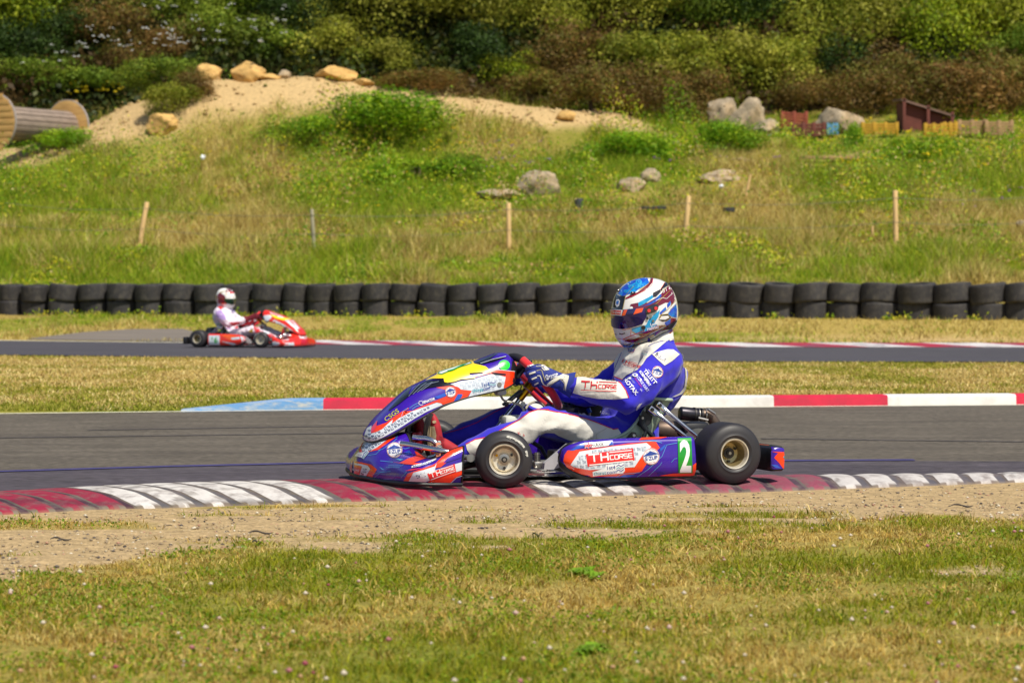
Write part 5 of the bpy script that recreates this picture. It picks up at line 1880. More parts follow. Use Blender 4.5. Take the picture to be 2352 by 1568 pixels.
def remeshed(mb, voxel, smooth=8, disp=None):
    me = bpy.data.meshes.new('tmp')
    me.from_pydata(mb.v, [], mb.f)
    bm = bmesh.new(); bm.from_mesh(me)
    bmesh.ops.recalc_face_normals(bm, faces=bm.faces[:]); bm.to_mesh(me); bm.free()
    ob = bpy.data.objects.new('tmp', me)
    COL.objects.link(ob)
    r = ob.modifiers.new('r', 'REMESH'); r.mode = 'VOXEL'; r.voxel_size = voxel
    s_ = ob.modifiers.new('s', 'SMOOTH'); s_.factor = .5; s_.iterations = smooth
    dg = bpy.context.evaluated_depsgraph_get()
    out = bpy.data.meshes.new_from_object(ob.evaluated_get(dg))
    bpy.data.objects.remove(ob)
    bpy.data.meshes.remove(me)
    if disp:
        cn = [(v.co.copy(), v.normal.copy()) for v in out.vertices]
        out.vertices.foreach_set('co', [c for p, n in cn for c in (p + n * disp(p))])
        out.update()
    return out


def limb(mb, pts, radii, n=20, k=5):
    """pts local, radii (lateral, in-plane); resampled smoothly"""
    m = (len(pts) - 1) * k + 1
    P = cr(pts, m)
    Q = cr([(a, b, 0) for a, b in radii], m)
    mb.tube(P, [(max(.004, q.x), max(.004, q.y)) for q in Q], M_SUIT, n=n, up=(0, 1, 0))
    # round ends
    for i, q in ((0, Q[0]), (-1, Q[-1])):
        bm = bmesh.new(); bmesh.ops.create_icosphere(bm, subdivisions=2, radius=1)
        mb.add([P[i] + Vector((v.co.x * q.y, v.co.y * q.x, v.co.z * q.y)) for v in bm.verts], [[v.index for v in f.verts] for f in bm.faces], M_SUIT)
        bm.free()


ELB = K2(1190, 640, .36); KNE = K2(330, 860, .22); SHO = K2(1550, 260, .22); HIP = K2(1120, 1000, .17)
FELB = K2(900, 565, -.27)


def wrinkle(p):
    d = 0
    for J, r, a in ((ELB, .17, .014), (KNE, .20, .015), (SHO, .16, .011), (HIP, .18, .014), (FELB, .15, .014)):
        w_ = max(0, 1 - (p - J).length / r)
        if w_ > 0:
            q = p - J
            n_ = noise.noise(Vector((q.x * 9 + q.z * 12, q.y * 9, q.z * 9 - q.x * 7)) + J * 9)
            d += a * w_ * (1 - abs(n_) * 2.6)
    n2 = noise.noise(Vector((p.x * 10 + p.z * 6, p.y * 8, p.z * 12)))
    n3 = noise.noise(Vector((p.x * 24 + p.z * 20, p.y * 15, p.z * 18 - p.x * 8)))
    return d + .0065 * (1 - abs(n2) * 2.4) + .0012 * (1 - abs(n3) * 2.6)


def body_mesh():
    mb = MB()
    yc = .05
    limb(mb, [K2(1240, 1030, yc), K2(1215, 900, yc), K2(1260, 740, yc), K2(1370, 560, yc), K2(1450, 400, yc), K2(1478, 240, yc), K2(1530, 145, yc), K2(1545, 50, yc)],
         [(.185, .125), (.17, .125), (.165, .135), (.18, .155), (.195, .162), (.185, .145), (.14, .090), (.09, .062)], n=28)
    limb(mb, [K2(1520, 60, yc), K4(960, 640, yc), K4(930, 560, yc)], [(.08, .075), (.068, .068), (.06, .06)])
    # shoulders
    limb(mb, [K2(1510, 215, yc + .10), K2(1575, 262, yc + .20), K2(1440, 425, .31), K2(1330, 545, .345), K2(1190, 632, .36)], [(.080, .080), (.082, .092), (.062, .078), (.058, .070), (.055, .064)])
    limb(mb, [K2(1190, 632, .36), K2(1060, 600, .34), K2(880, 562, .30), K2(730, 528, .255), K2(640, 505, .22)], [(.055, .064), (.052, .058), (.048, .054), (.042, .046), (.038, .041)])
    limb(mb, [K2(1460, 215, yc - .10), K2(1330, 250, yc - .19), K2(1130, 400, -.24), K2(1000, 500, -.265), K2(900, 575, -.27)], [(.085, .095), (.08, .090), (.06, .070), (.056, .062), (.053, .058)])
    limb(mb, [K2(900, 575, -.27), K2(780, 590, -.25), K2(620, 570, -.22), K2(480, 530, -.20), K2(380, 490, -.19)], [(.053, .058), (.05, .055), (.045, .050), (.04, .044), (.037, .040)])
    # legs
    limb(mb, [K2(1230, 1040, .12), K2(1080, 1010, .155), K2(860, 985, .185), K2(620, 948, .21), K2(420, 890, .225), K2(320, 868, .225)], [(.095, .088), (.088, .076), (.078, .068), (.070, .064), (.064, .060), (.060, .054)])
    limb(mb, [K2(320, 868, .225), K2(200, 888, .22), K1(1800, 905, .215), K1(1620, 955, .21), K1(1430, 1020, .205), K1(1290, 1070, .20), K1(1200, 1095, .195)], [(.060, .054), (.060, .054), (.060, .055), (.058, .058), (.052, .052), (.044, .042), (.036, .034)])
    limb(mb, [K2(1200, 1060, -.02), K2(900, 1040, -.06), K2(560, 960, -.09), K1(1900, 800, -.10), K1(1780, 765, -.10)], [(.095, .085), (.085, .072), (.072, .064), (.064, .060), (.062, .060)])
    limb(mb, [K1(1780, 760, -.10), K1(1660, 780, -.10), K1(1450, 860, -.10), K1(1250, 930, -.10), K1(1100, 975, -.10), K1(1010, 1000, -.10)], [(.062, .062), (.062, .062), (.06, .060), (.054, .054), (.044, .042), (.036, .036)])
    return remeshed(mb, .0075, smooth=9, disp=wrinkle)


def glove_mesh():
    mb = MB()
    limb(mb, [K7(1180, 900, .20), K7(1010, 850, .195), K7(850, 790, .19), K7(680, 740, .185), K7(540, 720, .18)], [(.028, .040), (.026, .040), (.024, .042), (.024, .046), (.022, .048)], n=18)
    fing = [((600, 560, .188), (430, 545, .186), (330, 575, .172), (300, 620, .145), (370, 650, .125), (450, 640, .122), .0125),
            ((600, 680, .190), (440, 665, .188), (335, 690, .174), (320, 730, .145), (400, 755, .125), (480, 740, .122), .0130),
            ((610, 790, .188), (480, 785, .186), (385, 805, .172), (370, 845, .143), (440, 865, .123), (510, 850, .12), .0120),
            ((640, 880, .184), (550, 895, .182), (465, 915, .168), (455, 950, .142), (510, 965, .125), (560, 950, .122), .0105)]
    for f in fing:
        pts = [K7(*p) for p in f[:6]]
        r = f[6]
        limb(mb, pts, [(r * 1.15, r * 1.15), (r * 1.1, r * 1.1), (r * 1.05, r * 1.05), (r, r), (r * .95, r * .95), (r * .8, r * .8)], n=12, k=4)
    limb(mb, [K7(820, 640, .175), K7(680, 560, .160), K7(560, 520, .140), K7(470, 540, .126), K7(420, 600, .12)], [(.015, .016), (.014, .015), (.013, .013), (.012, .012), (.010, .010)], n=12, k=4)
    me = remeshed(mb, .0032, smooth=3)
    # gauntlet cuff: open flared tube
    cm = MB()
    P = [K7(1120, 880, .20), K7(1210, 920, .205), K7(1310, 945, .212), K7(1400, 965, .218)]
    cm.tube(cr(P, 8), [(.031 + .0022 * i, .040 + .0032 * i) for i in range(8)], M_GLV, n=30, up=(0, 1, 0), caps=False)
    return me, cm


def boot_mesh():
    mb = MB()
    limb(mb, [K6(1300, 470, .20), K6(1318, 540, .20), K6(1338, 640, .20), K6(1355, 780, .20), K6(1350, 900, .20), K6(1330, 1000, .20), K6(1320, 1050, .20)],
         [(.034, .018), (.043, .024), (.046, .028), (.044, .031), (.040, .036), (.036, .034), (.028, .024)], n=18)
    limb(mb, [K6(1390, 870, .20), K6(1470, 905, .198), K6(1570, 955, .196), K6(1650, 990, .195)], [(.036, .034), (.036, .035), (.036, .032), (.036, .028)], n=18)
    return remeshed(mb, .005, smooth=5)


def helmet_mb(m):
    sil = [(860, 72), (960, 85), (1045, 125), (1098, 190), (1133, 270), (1150, 350), (1157, 430), (1150, 500), (1130, 560), (1085, 610), (1010, 650), (930, 692), (860, 733), (790, 772), (700, 795), (640, 788), (590, 750), (548, 690), (528, 620), (515, 570), (505, 510), (500, 450), (503, 395), (518, 325), (543, 250), (585, 182), (645, 130), (720, 93), (790, 77)]
    yc, W = .05, .130
    c = K4(835, 430, yc)
    S = [K4(x, y, yc) for x, y in sil]
    S = [Vector((c.x + (p.x - c.x) * .965, yc, c.z + (p.z - c.z) * .99)) for p in S]
    S = cr(S, 140, closed=True)
    rows = []
    for i in range(57):
        ph = PI * i / 56
        rho = math.sin(ph) ** .80 if 0 < ph < PI else 0
        y = W * math.copysign(abs(math.cos(ph)) ** .86, math.cos(ph))
        rows.append([c + (p - c) * rho + Vector((0, y, 0)) for p in S])
    mb = MB()
    mb.grid(rows, m, closed_v=True)
    return mb


BODY = body_mesh()
GLOVE, CUFF = glove_mesh()
BOOT = boot_mesh()


def make_driver(root, suit, glove, boot, helmet, s=1, far=False):
    out = {}

    def fin(mb, name, parent=root, smooth=None):
        if s < 0: mb.v = [(v[0], -v[1], v[2]) for v in mb.v]
        return mb.build(name, parent, smooth=smooth)
    out['fin'] = fin
    mb = mb_from_mesh(BODY, suit)
    out['suit'] = (mb, mb_from_mesh(BODY, suit))
    for q in (1, -1):
        mb = mb_from_mesh(GLOVE, glove)
        mb.add(CUFF.v, CUFF.f, glove)
        mb.v = [(v[0], v[1] * q, v[2]) for v in mb.v]
        if q == 1:
            b = MB(); b.v, b.f, b.m, b.mats = list(mb.v), list(mb.f), list(mb.m), list(mb.mats)
            out['glove'] = (mb, b)
        else:
            fin(mb, 'glove')
        mb = mb_from_mesh(BOOT, boot)
        sole = cr([K6(1290, 425, .20), K6(1250, 500, .20), K6(1222, 640, .20), K6(1215, 800, .20), K6(1225, 950, .20), K6(1262, 1070, .20)], 24)
        mb.tube(sole, [(.030 + .016 * math.sin(PI * i / 23), .008) for i in range(24)], M_SOLE, n=16, up=(0, 1, 0))
        if q == -1: mb.v = [(v[0] - .01, v[1] - .30, v[2]) for v in mb.v]
        if q == 1:
            b = MB(); b.v, b.f, b.m, b.mats = list(mb.v), list(mb.f), list(mb.m), list(mb.mats)
            out['boot'] = (mb, b)
        else:
            fin(mb, 'boot', smooth=50)
    mb = helmet_mb(helmet)
    out['helmet'] = (mb, helmet_mb(helmet))
    return out


drv = empty('person', (.794, 12.906, .024), KYAW)
tag(drv, 'driver in blue and white suit gripping the wheel of kart number 2', 'person', group='kart drivers')
DP = make_driver(drv, M_SUIT, M_GLV, M_BOOT, H_WHT)
fin = DP['fin']

mb, base = DP['suit']
D = Decal(mb, KI, Z4, base)
D.lim = .03
D.G = 1.2
A1, A2, A3 = .0026, .0042, .0058
chest = [(555, 745), (535, 850), (525, 960), (522, 1072), (605, 1108), (650, 1062), (760, 1010), (815, 950), (850, 895), (915, 840), (1000, 765), (1075, 705), (1170, 690), (1165, 650), (1135, 590), (1090, 620), (970, 655), (880, 700), (760, 760), (640, 760)]
D.poly(chest, M_SUITW, A1)
D.poly([(905, 850), (950, 832), (1060, 803), (1120, 806), (1182, 852), (1105, 920), (1030, 966), (960, 905)], M_SUITW, A1)
D.poly([(1075, 705), (1090, 745), (1080, 720), (1165, 690), (1200, 755), (1230, 850), (1250, 1000), (1256, 1100), (1240, 1200), (1200, 1250), (1140, 1275), (1100, 1280), (1180, 1240), (1225, 1180), (1238, 1080), (1232, 980), (1215, 880), (1190, 790), (1150, 712)], M_SUITW, A2)
D.line([(525, 1078), (610, 1112)], 3.0, M_SUITR, A2)
D.poly([(522, 1080), (612, 1116), (590, 1140), (540, 1120)], M_SUIT, A2)
D.line([(1075, 640), (1120, 600), (1132, 592), (1128, 625), (1080, 645)], 1.6, M_SUITR, A2)
D.poly([(740, 1420), (745, 1380), (770, 1350), (800, 1340), (775, 1375)], M_SUITW, A2)
D.th((690, 950), 47, -20, M_SUITR, A3, wid=1.9, shear=.1)
D.text('E-ZUP', (705, 815), 6, P_LOGOB, A3, ang=-5, bold=.03, w=15)
D.line([(670, 800), (680, 835), (715, 840), (738, 815), (735, 790)], .9, P_LOGOR, A3)
D.text('1st4', (850, 828), 4.5, P_LOGOB, A3, ang=-30)
D.text('.com', (835, 850), 4.5, P_CYAN, A3, ang=-30)
D.text('freem', (995, 880), 8.5, P_NAVY, A3, ang=-31, bold=.02, shear=.15, w=27)
# sleeve
slv = [(148, 1082), (200, 1078), (330, 1110), (400, 1105), (520, 1108), (590, 1150), (640, 1215), (668, 1292), (520, 1306), (350, 1298), (200, 1268), (108, 1240), (118, 1205), (140, 1150)]
D.poly(slv, M_SUITW, A1)
D.line([(515, 1106), (590, 1148), (640, 1212), (668, 1292)], 2.0, M_SUITR, A2)
D.th((368, 1178), 80, -3, M_SUITR, A3, wid=2.7)
D.ezup((957, 1032), 58, -20, A2, P_PURE, P_LOGOB, P_LOGOR)
WT = P_PURE
D.text('TILLETT', (882, 1082), 8, WT, A3, ang=-50, bold=.02, w=38)
D.text('RACING SEATS', (905, 1060), 2.6, WT, A3, ang=-50, w=28)
D.text('ROBINSON', (825, 1080), 5.5, WT, A3, ang=-52, bold=.03, w=30)
D.text('SPORT', (855, 1135), 5.5, WT, A3, ang=-52, bold=.03, w=20)
D.disc((738, 1068), 26, 18, WT, A3)
D.disc((738, 1068), 10, 8, M_SUIT, .0070)
D.text('CORSE KART', (808, 1152), 6.5, WT, A3, ang=-54, w=38)
D.text('motorsport', (765, 1140), 4, M_SUITR, A3, ang=-54, w=24)
D.disc((680, 1100), 17, 12, WT, A3)
D.text('mojo', (712, 1128), 4.5, P_GREY, A3, ang=-52, w=12)
D.text('ROTAX.', (695, 1182), 8.5, WT, A3, ang=-52, bold=.03, w=42)
D.text('UK', (790, 1212), 3.6, WT, A3, ang=-54)
D.text('H. Crook', (432, 1442), 6.5, WT, A3, ang=-14, w=27)
# leg
leg = [Z1(1240, 1030), Z1(1330, 985), Z1(1450, 960), Z1(1600, 880), Z1(1750, 800), Z1(1850, 725), Z1(1930, 699), Z1(2040, 699), Z2(330, 756), Z2(560, 797), Z2(780, 856), Z2(1000, 936), Z2(1050, 957), Z2(1100, 950), Z2(1135, 1000), Z2(1060, 1055), Z2(760, 1100), Z2(600, 1066), Z2(480, 1018), Z2(440, 992), Z2(350, 985), Z2(270, 1015), Z2(200, 1090), Z1(1780, 1060), Z1(1500, 1150), Z1(1350, 1200), Z1(1300, 1150), Z1(1250, 1080)]
D.poly(leg, M_SUITW, A1, raw=True)
iz = D.Z
D.Z = lambda x, y: (x, y)
D.line(leg[:14], 1.8, M_SUITR, A2)
D.line([Z2(760, 1100), Z2(600, 1066), Z2(480, 1018), Z2(440, 992), Z2(350, 985), Z2(270, 1015), Z2(200, 1090)], .8, M_SUITW, A2)
D.text('K', Z1(1752, 920), 7, M_SUITR, A3, ang=14); D.text('6', Z1(1795, 935), 6, M_SUITR, A3, ang=14)
D.line([Z2(985, 945), Z2(870, 1005), Z2(880, 1060)], .5, M_GLVG, A2)
D.line([Z1(1030, 930), Z1(1170, 890), Z1(1350, 820), Z1(1520, 720), Z1(1650, 657)], 1.2, M_SUITR, A2)
D.Z = iz
o = fin(mb, 'racing_suit')

mb, base = DP['glove']
D = Decal(mb, KI, Z7, base)
D.lim = .02
D.poly([(500, 455), (690, 480), (760, 530), (830, 595), (700, 620), (620, 530), (505, 515)], M_GLVW, A1)
for a_ in (0, 1): D.line([(505, 478 + 22 * a_), (600, 500 + 22 * a_), (680, 540 + 10 * a_), (740 - 40 * a_, 615)], .6, M_GLV, A2)
D.line([(515, 625), (560, 600), (620, 590), (650, 620), (680, 720), (730, 860)], 2.2, M_GLVG, A1)
D.line([(535, 735), (600, 735), (630, 800), (650, 880), (700, 950), (780, 980), (900, 900), (1090, 800)], 2.4, M_GLVW, A1)
D.poly([(760, 940), (900, 830), (1020, 760), (1150, 700), (1305, 740), (1300, 800), (1240, 1000), (1225, 1110), (1215, 1000), (1200, 900), (1140, 830), (1080, 800), (900, 880), (790, 975)], M_GLVW, A1)
D.line([(830, 990), (950, 890), (1080, 820), (1150, 870), (1205, 940), (1190, 1080)], 1.4, M_GLVG, A2)
for y_ in (665, 790, 920):
    dx = {665: 0, 790: 55, 920: 120}[y_]
    D.poly([(340 + dx, y_ + 25), (355 + dx, y_ + 5), (485 + dx * .6, y_ - 35), (500 + dx * .6, y_ - 5), (360 + dx, y_ + 45)], M_GLVW, A1)
D.text('freem', (880, 745), 9, P_PURE, A2, ang=14, bold=.09, w=29)
D.text('freem', (880, 745), 8.6, M_GLV, A3, ang=14, bold=-.0, w=27)
D.text('freem', (400, 490), 3.6, P_PURE, A2, ang=20, bold=.03, w=18)
o = fin(mb, 'glove')

mb, base = DP['boot']
D = Decal(mb, KI, Z6, base)
D.poly([(1262, 610), (1340, 615), (1365, 740), (1355, 880), (1300, 900), (1260, 980), (1235, 850), (1240, 700)], M_SOLEB, A1)
D.disc((1335, 548), 24, 20, M_SOLEB, A2)
for k in range(5):
    D.line([(1400, 760 + 45 * k), (1480, 800 + 30 * k)], 1.0, P_BLK, A2)
D.disc((1400, 860), 30, 34, P_PURE, A1)
fin(mb, 'boot', smooth=50)

mb, base = DP['helmet']
D = Decal(mb, KI, Z4, base)
B1, B2, B3, B4 = .0010, .0018, .0026, .0034
# top blue dome
D.poly([(560, 240), (600, 175), (680, 115), (780, 85), (860, 72), (865, 100), (880, 130), (840, 160), (770, 195), (740, 220), (660, 250), (600, 262)], H_BLU, B1)
for (x, y, r) in ((772, 122, 32), (742, 160, 36), (690, 165, 22), (800, 160, 22), (640, 215, 18), (700, 225, 18)):
    D.disc((x, y), r, r * .8, H_CYN, B2); D.disc((x, y), r * .55, r * .45, H_BLU, B3); D.disc((x, y), r * .25, r * .2, H_CYN, B4)
D.poly([(515, 375), (520, 320), (545, 245), (580, 262), (640, 260), (610, 400), (560, 400)], H_BLK, B1)
D.poly([(536, 350), (545, 300), (570, 295), (585, 310), (575, 360), (555, 375)], P_PURE, B2)
D.poly([(545, 340), (552, 310), (575, 312), (568, 350)], H_BLU, B3)
# maroon edge round the dome
D.poly([(640, 280), (690, 250), (760, 225), (840, 165), (885, 120), (890, 80), (915, 85), (905, 130), (860, 185), (780, 235), (700, 275), (640, 295)], H_MAR, B2)
D.line([(600, 262), (560, 240), (600, 175)], 1, H_GLD, B3)
D.line([(610, 400), (640, 262), (700, 190), (730, 160)], 1, H_GLD, B3)
D.line([(770, 205), (820, 175), (870, 140), (890, 95)], 1.1, H_GLD, B3)
D.line([(640, 290), (760, 240), (860, 195), (905, 150), (915, 85)], .9, H_RED, B3)
# grey segment at the top rear
D.poly([(985, 200), (1030, 130), (1060, 125), (1080, 145), (1035, 185), (1000, 210)], H_BLK, B2)
D.line([(985, 200), (1030, 130)], .8, H_ORG, B3)
# maroon band behind
D.poly([(690, 345), (760, 330), (860, 330), (980, 260), (1020, 210), (1085, 145), (1110, 200), (1135, 275), (1095, 330), (1040, 330), (960, 370), (900, 360), (840, 390), (700, 405), (680, 375)], H_MAR, B1)
D.poly([(765, 330), (800, 310), (870, 275), (910, 250), (915, 280), (880, 305), (820, 345), (770, 368)], H_CYN, B2)
D.poly([(780, 372), (850, 350), (930, 300), (990, 240), (1000, 262), (950, 315), (880, 350)], H_BLU, B2)
D.poly([(915, 230), (985, 195), (995, 220), (945, 270), (915, 275)], H_BLK, B2)
D.line([(1000, 215), (1085, 145)], 1, H_GLD, B3); D.line([(860, 395), (960, 330), (1050, 240), (1095, 195)], 1, H_GLD, B3)
D.line([(940, 310), (1010, 280), (1050, 290), (1110, 235)], 1.0, H_WHT, B3)
D.text('ST', (1035, 200), 9, H_WHT, B3, ang=28, shear=.3)
D.disc((697, 385), 17, 17, P_PURE, B3)
# rear panels
D.poly([(1055, 345), (1090, 310), (1092, 350), (1060, 385)], H_BLU, B2)
D.poly([(1095, 320), (1120, 270), (1135, 300), (1100, 365)], H_MAR, B2)
D.poly([(980, 430), (1040, 370), (1050, 400), (990, 450)], H_BLU, B2)
D.poly([(1090, 395), (1145, 340), (1155, 400), (1152, 480), (1100, 470), (1060, 450)], H_BLU, B2)
D.line([(1142, 305), (1060, 400), (1010, 430), (975, 480)], 1, H_GLD, B3); D.line([(1150, 340), (1090, 400), (1060, 445), (1090, 470)], 1, H_GLD, B3)
D.poly([(1000, 450), (1075, 445), (1095, 480), (1060, 510), (1010, 520), (970, 500)], H_BLK, B1)
D.line([(970, 500), (1010, 450), (1075, 440), (1095, 480), (1040, 520)], 1, H_GLD, B2)
D.poly([(975, 500), (1000, 465), (1065, 460), (1080, 478), (1040, 500)], H_WHT, B2)
D.poly([(1040, 545), (1100, 480), (1150, 490), (1125, 545), (1060, 590)], H_MAR, B2)
D.poly([(1030, 530), (1090, 490), (1085, 540), (1045, 560)], H_BLU, B3)
# cheek
D.poly([(700, 590), (760, 575), (845, 555), (870, 500), (950, 430), (985, 400), (970, 470), (930, 530), (960, 560), (900, 600), (840, 640), (770, 655), (700, 610)], H_CYN, B1)
D.poly([(760, 650), (860, 610), (960, 560), (1030, 560), (900, 630), (820, 700), (700, 730), (630, 720), (640, 700), (740, 690), (800, 670)], H_MAR, B2)
D.line([(700, 625), (760, 650), (860, 640), (1000, 555), (1035, 560)], 1.1, H_GLD, B3)
D.line([(620, 712), (740, 690), (900, 630), (1040, 560)], 1.0, H_GLD, B3)
D.line([(610, 700), (700, 660), (830, 610)], 1.6, H_RED, B3)
D.line([(690, 655), (695, 590), (640, 600), (610, 598)], .9, H_ORG, B3)
D.text('Lewis', (925, 540), 6.5, P_PURE, B4, ang=14, bold=.02, w=18)
D.text('Halliday', (912, 580), 6.5, P_PURE, B4, ang=17, bold=.02, w=27)
D.line([(870, 595), (960, 560)], .8, P_PINK, B4)
D.poly([(585, 740), (640, 755), (740, 740), (750, 715), (720, 770), (640, 792), (600, 765)], H_BLU, B2)
D.line([(600, 750), (660, 758), (745, 725), (860, 700)], 1.0, H_GLD, B3)
D.poly([(700, 800), (760, 775), (860, 725), (1000, 650), (1100, 590), (1150, 520), (1152, 500), (1125, 515), (1050, 567), (950, 620), (840, 672), (750, 715), (705, 765)], H_BLK, B4)
D.line([(575, 640), (600, 648), (634, 636)], 2.2, H_BLK, B2); D.line([(532, 640), (548, 655)], 1.6, H_BLK, B2)
D.line([(560, 690), (640, 705), (740, 670)], .9, H_RED, B2)
for k in range(7):
    D.line([(760 + 45 * k, 745 - 26 * k), (800 + 45 * k, 715 - 26 * k)], .8, H_GLD if k % 2 else H_RED, B4)
helm = fin(mb, 'helmet')
# visor, pivot and strips as raised pieces
v = MB()
D = Decal(v, KI, Z4, base)
D.poly([(497, 400), (560, 412), (700, 402), (830, 380), (850, 400), (848, 470), (805, 545), (700, 580), (600, 592), (530, 582), (507, 565), (499, 480)], M_VIS, .006)
D.poly([(498, 392), (620, 402), (820, 376), (835, 400), (700, 440), (600, 465), (500, 455)], H_NVY, .0068)
D.poly([(500, 398), (618, 405), (605, 460), (500, 452)], P_PURE, .0074)
D.poly([(503, 405), (605, 410), (600, 452), (503, 446)], P_RED, .008)
D.th((553, 430), 21, -3, P_PURE, .0086, wid=.9)
D.poly([(630, 404), (662, 400), (640, 455), (606, 462)], H_ORG, .0074)
D.poly([(745, 392), (800, 384), (780, 430), (718, 448)], H_ORG, .0074)
D.poly([(790, 388), (818, 380), (800, 424), (782, 428)], H_ORG, .0074)
vis = fin(v, 'visor', helm, smooth=60)
def on_helmet(name, c_, l0, l1, r, m):
    pv = MB()
    pv.cyl(D.hit(*Z4(*c_), l0), D.hit(*Z4(*c_), l1), r, m, n=16)
    fin(pv, name, helm, smooth=50)


pv = MB()
D = Decal(pv, KI, Z4, base)
D.poly([(830, 395), (860, 375), (905, 350), (945, 343), (965, 365), (958, 400), (925, 425), (880, 440), (845, 450)], H_BLK, .010)
fin(pv, 'visor_pivot', helm, smooth=50)
for c_ in ((866, 410), (933, 387)):
    on_helmet('visor_screw', c_, .008, .016, .0085, H_RED)
for c_ in ((856, 486), (890, 470), (912, 512)):
    on_helmet('snap_button', c_, .002, .008, .006, M_ALU if c_[0] != 856 else H_BLK)
on_helmet('visor_catch', (815, 578), .004, .010, .010, M_DALU)
for c_ in ((712, 235), (565, 212)):
    vt = MB()
    p_ = D.hit(*Z4(*c_), .0)
    vt.box(p_ + Vector((0, .003, .003)), (.022, .014, .010), H_BLK, bev=.004)
    fin(vt, 'air_vent', helm, smooth=50)

# ------------------------------------------------------------------ far kart and driver
FYAW = R(-20)
FLOC = (-4.71, 43.25, .004)
FM = Matrix.Translation(FLOC) @ Matrix.Rotation(FYAW, 4, 'Z')
# stickers are cast in the mirrored frame
FI = Matrix.Diagonal((1, -1, 1, 1)) @ FM.inverted()
P_R2 = paint('far_body_red', rgb(226, 44, 30))
P_R3 = paint('far_orange', rgb(244, 96, 28))
P_MAG = paint('far_crimson', rgb(196, 20, 50))
froot = empty('racing_kart', FLOC, FYAW)
tag(froot, 'red and white racing kart on the far track heading right', 'racing kart', group='karts racing on the circuit')
FP = make_kart(dict(body=P_R2, steer=R(4)), froot, mirror=-1)
done = FP['done']
mb, base = FP['fairing']; D = Decal(mb, FI, Z5, base); D.ps = 4; D.lim = .2
D.poly([(1470, 1050), (1560, 1040), (1640, 1060), (1640, 1100), (1500, 1110), (1465, 1090)], P_WHT, .001, g=3)
D.poly([(1640, 985), (1780, 970), (1800, 1010), (1700, 1040)], P_WHT, .001, g=3)
D.poly([(1720, 1060), (1860, 1055), (1870, 1100), (1720, 1105)], P_WHT, .001, g=3)
D.poly([(1930, 930), (2010, 920), (2070, 960), (2060, 1000), (1960, 990)], P_WHT, .001, g=3)
D.poly([(1980, 1010), (2080, 1000), (2100, 1070), (1970, 1100)], P_MAG, .001, g=3)
done(mb, 'front_fairing')
mb, base = FP['panel']; D = Decal(mb, FI, Z5, base); D.ps = 4; D.lim = .2
D.poly([(1360, 640), (1500, 620), (1520, 660), (1440, 740), (1370, 740)], P_WHT, .001, g=3)
D.poly([(1700, 690), (1850, 710), (1960, 840), (1900, 850), (1760, 740)], P_WHT, .001, g=3)
D.poly([(1560, 700), (1700, 770), (1860, 880), (1840, 900), (1680, 810), (1500, 740)], P_WHT, .0015, g=3)
D.poly([(1480, 580), (1560, 590), (1740, 680), (1700, 690), (1560, 650)], P_WHT, .001, g=3)
D.poly([(1480, 620), (1560, 630), (1640, 665), (1800, 675), (1830, 690), (1700, 710), (1580, 680)], P_YEL, .002, g=3)
done(mb, 'fairing_panel')
mb, base = FP['pod']; D = Decal(mb, FI, Z5, base); D.ps = 4; D.lim = .2
D.poly([(530, 945), (700, 945), (700, 1095), (530, 1090)], P_WHT, .001, g=3)
D.text('16', (620, 1018), 13, P_GRN, .0015, bold=.03, w=14)
D.poly([(1020, 960), (1090, 950), (1130, 1010), (1100, 1090), (1010, 1110), (1050, 1040)], P_WHT, .001, g=3)
D.poly([(720, 1035), (900, 1060), (1040, 1100), (900, 1095)], P_WHT, .001, g=3)
D.poly([(720, 940), (900, 935), (1000, 980), (860, 1020)], P_R3, .001, g=3)
D.poly([(870, 985), (1010, 965), (1020, 1000), (900, 1015)], P_WHT, .0015, g=3)
done(mb, 'side_pod')
done(FP['pod2'][0], 'side_pod'); done(FP['bumper'][0], 'rear_bumper'); done(FP['seat'][0], 'seat'); done(FP['airbox'][0], 'airbox')

M_SW2 = mat('far_suit_white', rgb(226, 214, 226), rough=.8, var=.08, vscale=12)
M_LILSHADE = mat('far_suit_lilac_shade', rgb(170, 140, 200), rough=.8)  # shading of the white suit, painted on as lilac patches
M_GL2 = mat('far_glove', rgb(110, 16, 36), rough=.8)
fdrv = empty('person', FLOC, FYAW)
tag(fdrv, 'driver in white suit with white and red helmet on the far track', 'person', group='kart drivers')
DP = make_driver(fdrv, M_SW2, M_GL2, M_BOOT, H_WHT, s=-1)
fin = DP['fin']
mb, base = DP['suit']; D = Decal(mb, FI, Z5, base); D.ps = 4; D.lim = .12
D.poly([(850, 740), (1150, 730), (1300, 700), (1320, 760), (1100, 790), (1080, 850), (960, 840), (900, 790)], M_SUITR, .002, g=3)
D.poly([(1230, 800), (1330, 790), (1420, 850), (1520, 920), (1700, 960), (1500, 990), (1330, 910), (1250, 900)], M_SUITR, .002, g=3)
D.poly([(1340, 850), (1400, 850), (1510, 910), (1480, 930), (1380, 890)], P_WHT, .003, g=3)
D.poly([(1150, 880), (1220, 830), (1220, 900), (1170, 900)], H_GLD, .003, g=3)
D.poly([(660, 830), (700, 820), (700, 900), (670, 880)], P_BLUE, .003, g=3)
D.poly([(660, 500), (720, 480), (770, 520), (720, 540)], P_R2, .003, g=3)
D.poly([(640, 560), (720, 545), (790, 640), (800, 700), (700, 700), (650, 640)], M_LILSHADE, .002, g=3)
D.poly([(690, 760), (860, 790), (880, 850), (720, 840)], M_LILSHADE, .002, g=3)
D.poly([(860, 520), (930, 505), (960, 560), (900, 600)], P_BLUE, .003, g=3)
fin(mb, 'racing_suit')
fin(DP['glove'][0], 'glove'); fin(DP['boot'][0], 'boot', smooth=50)
mb, base = DP['helmet']; D = Decal(mb, FI, Z5, base); D.ps = 4; D.lim = .12
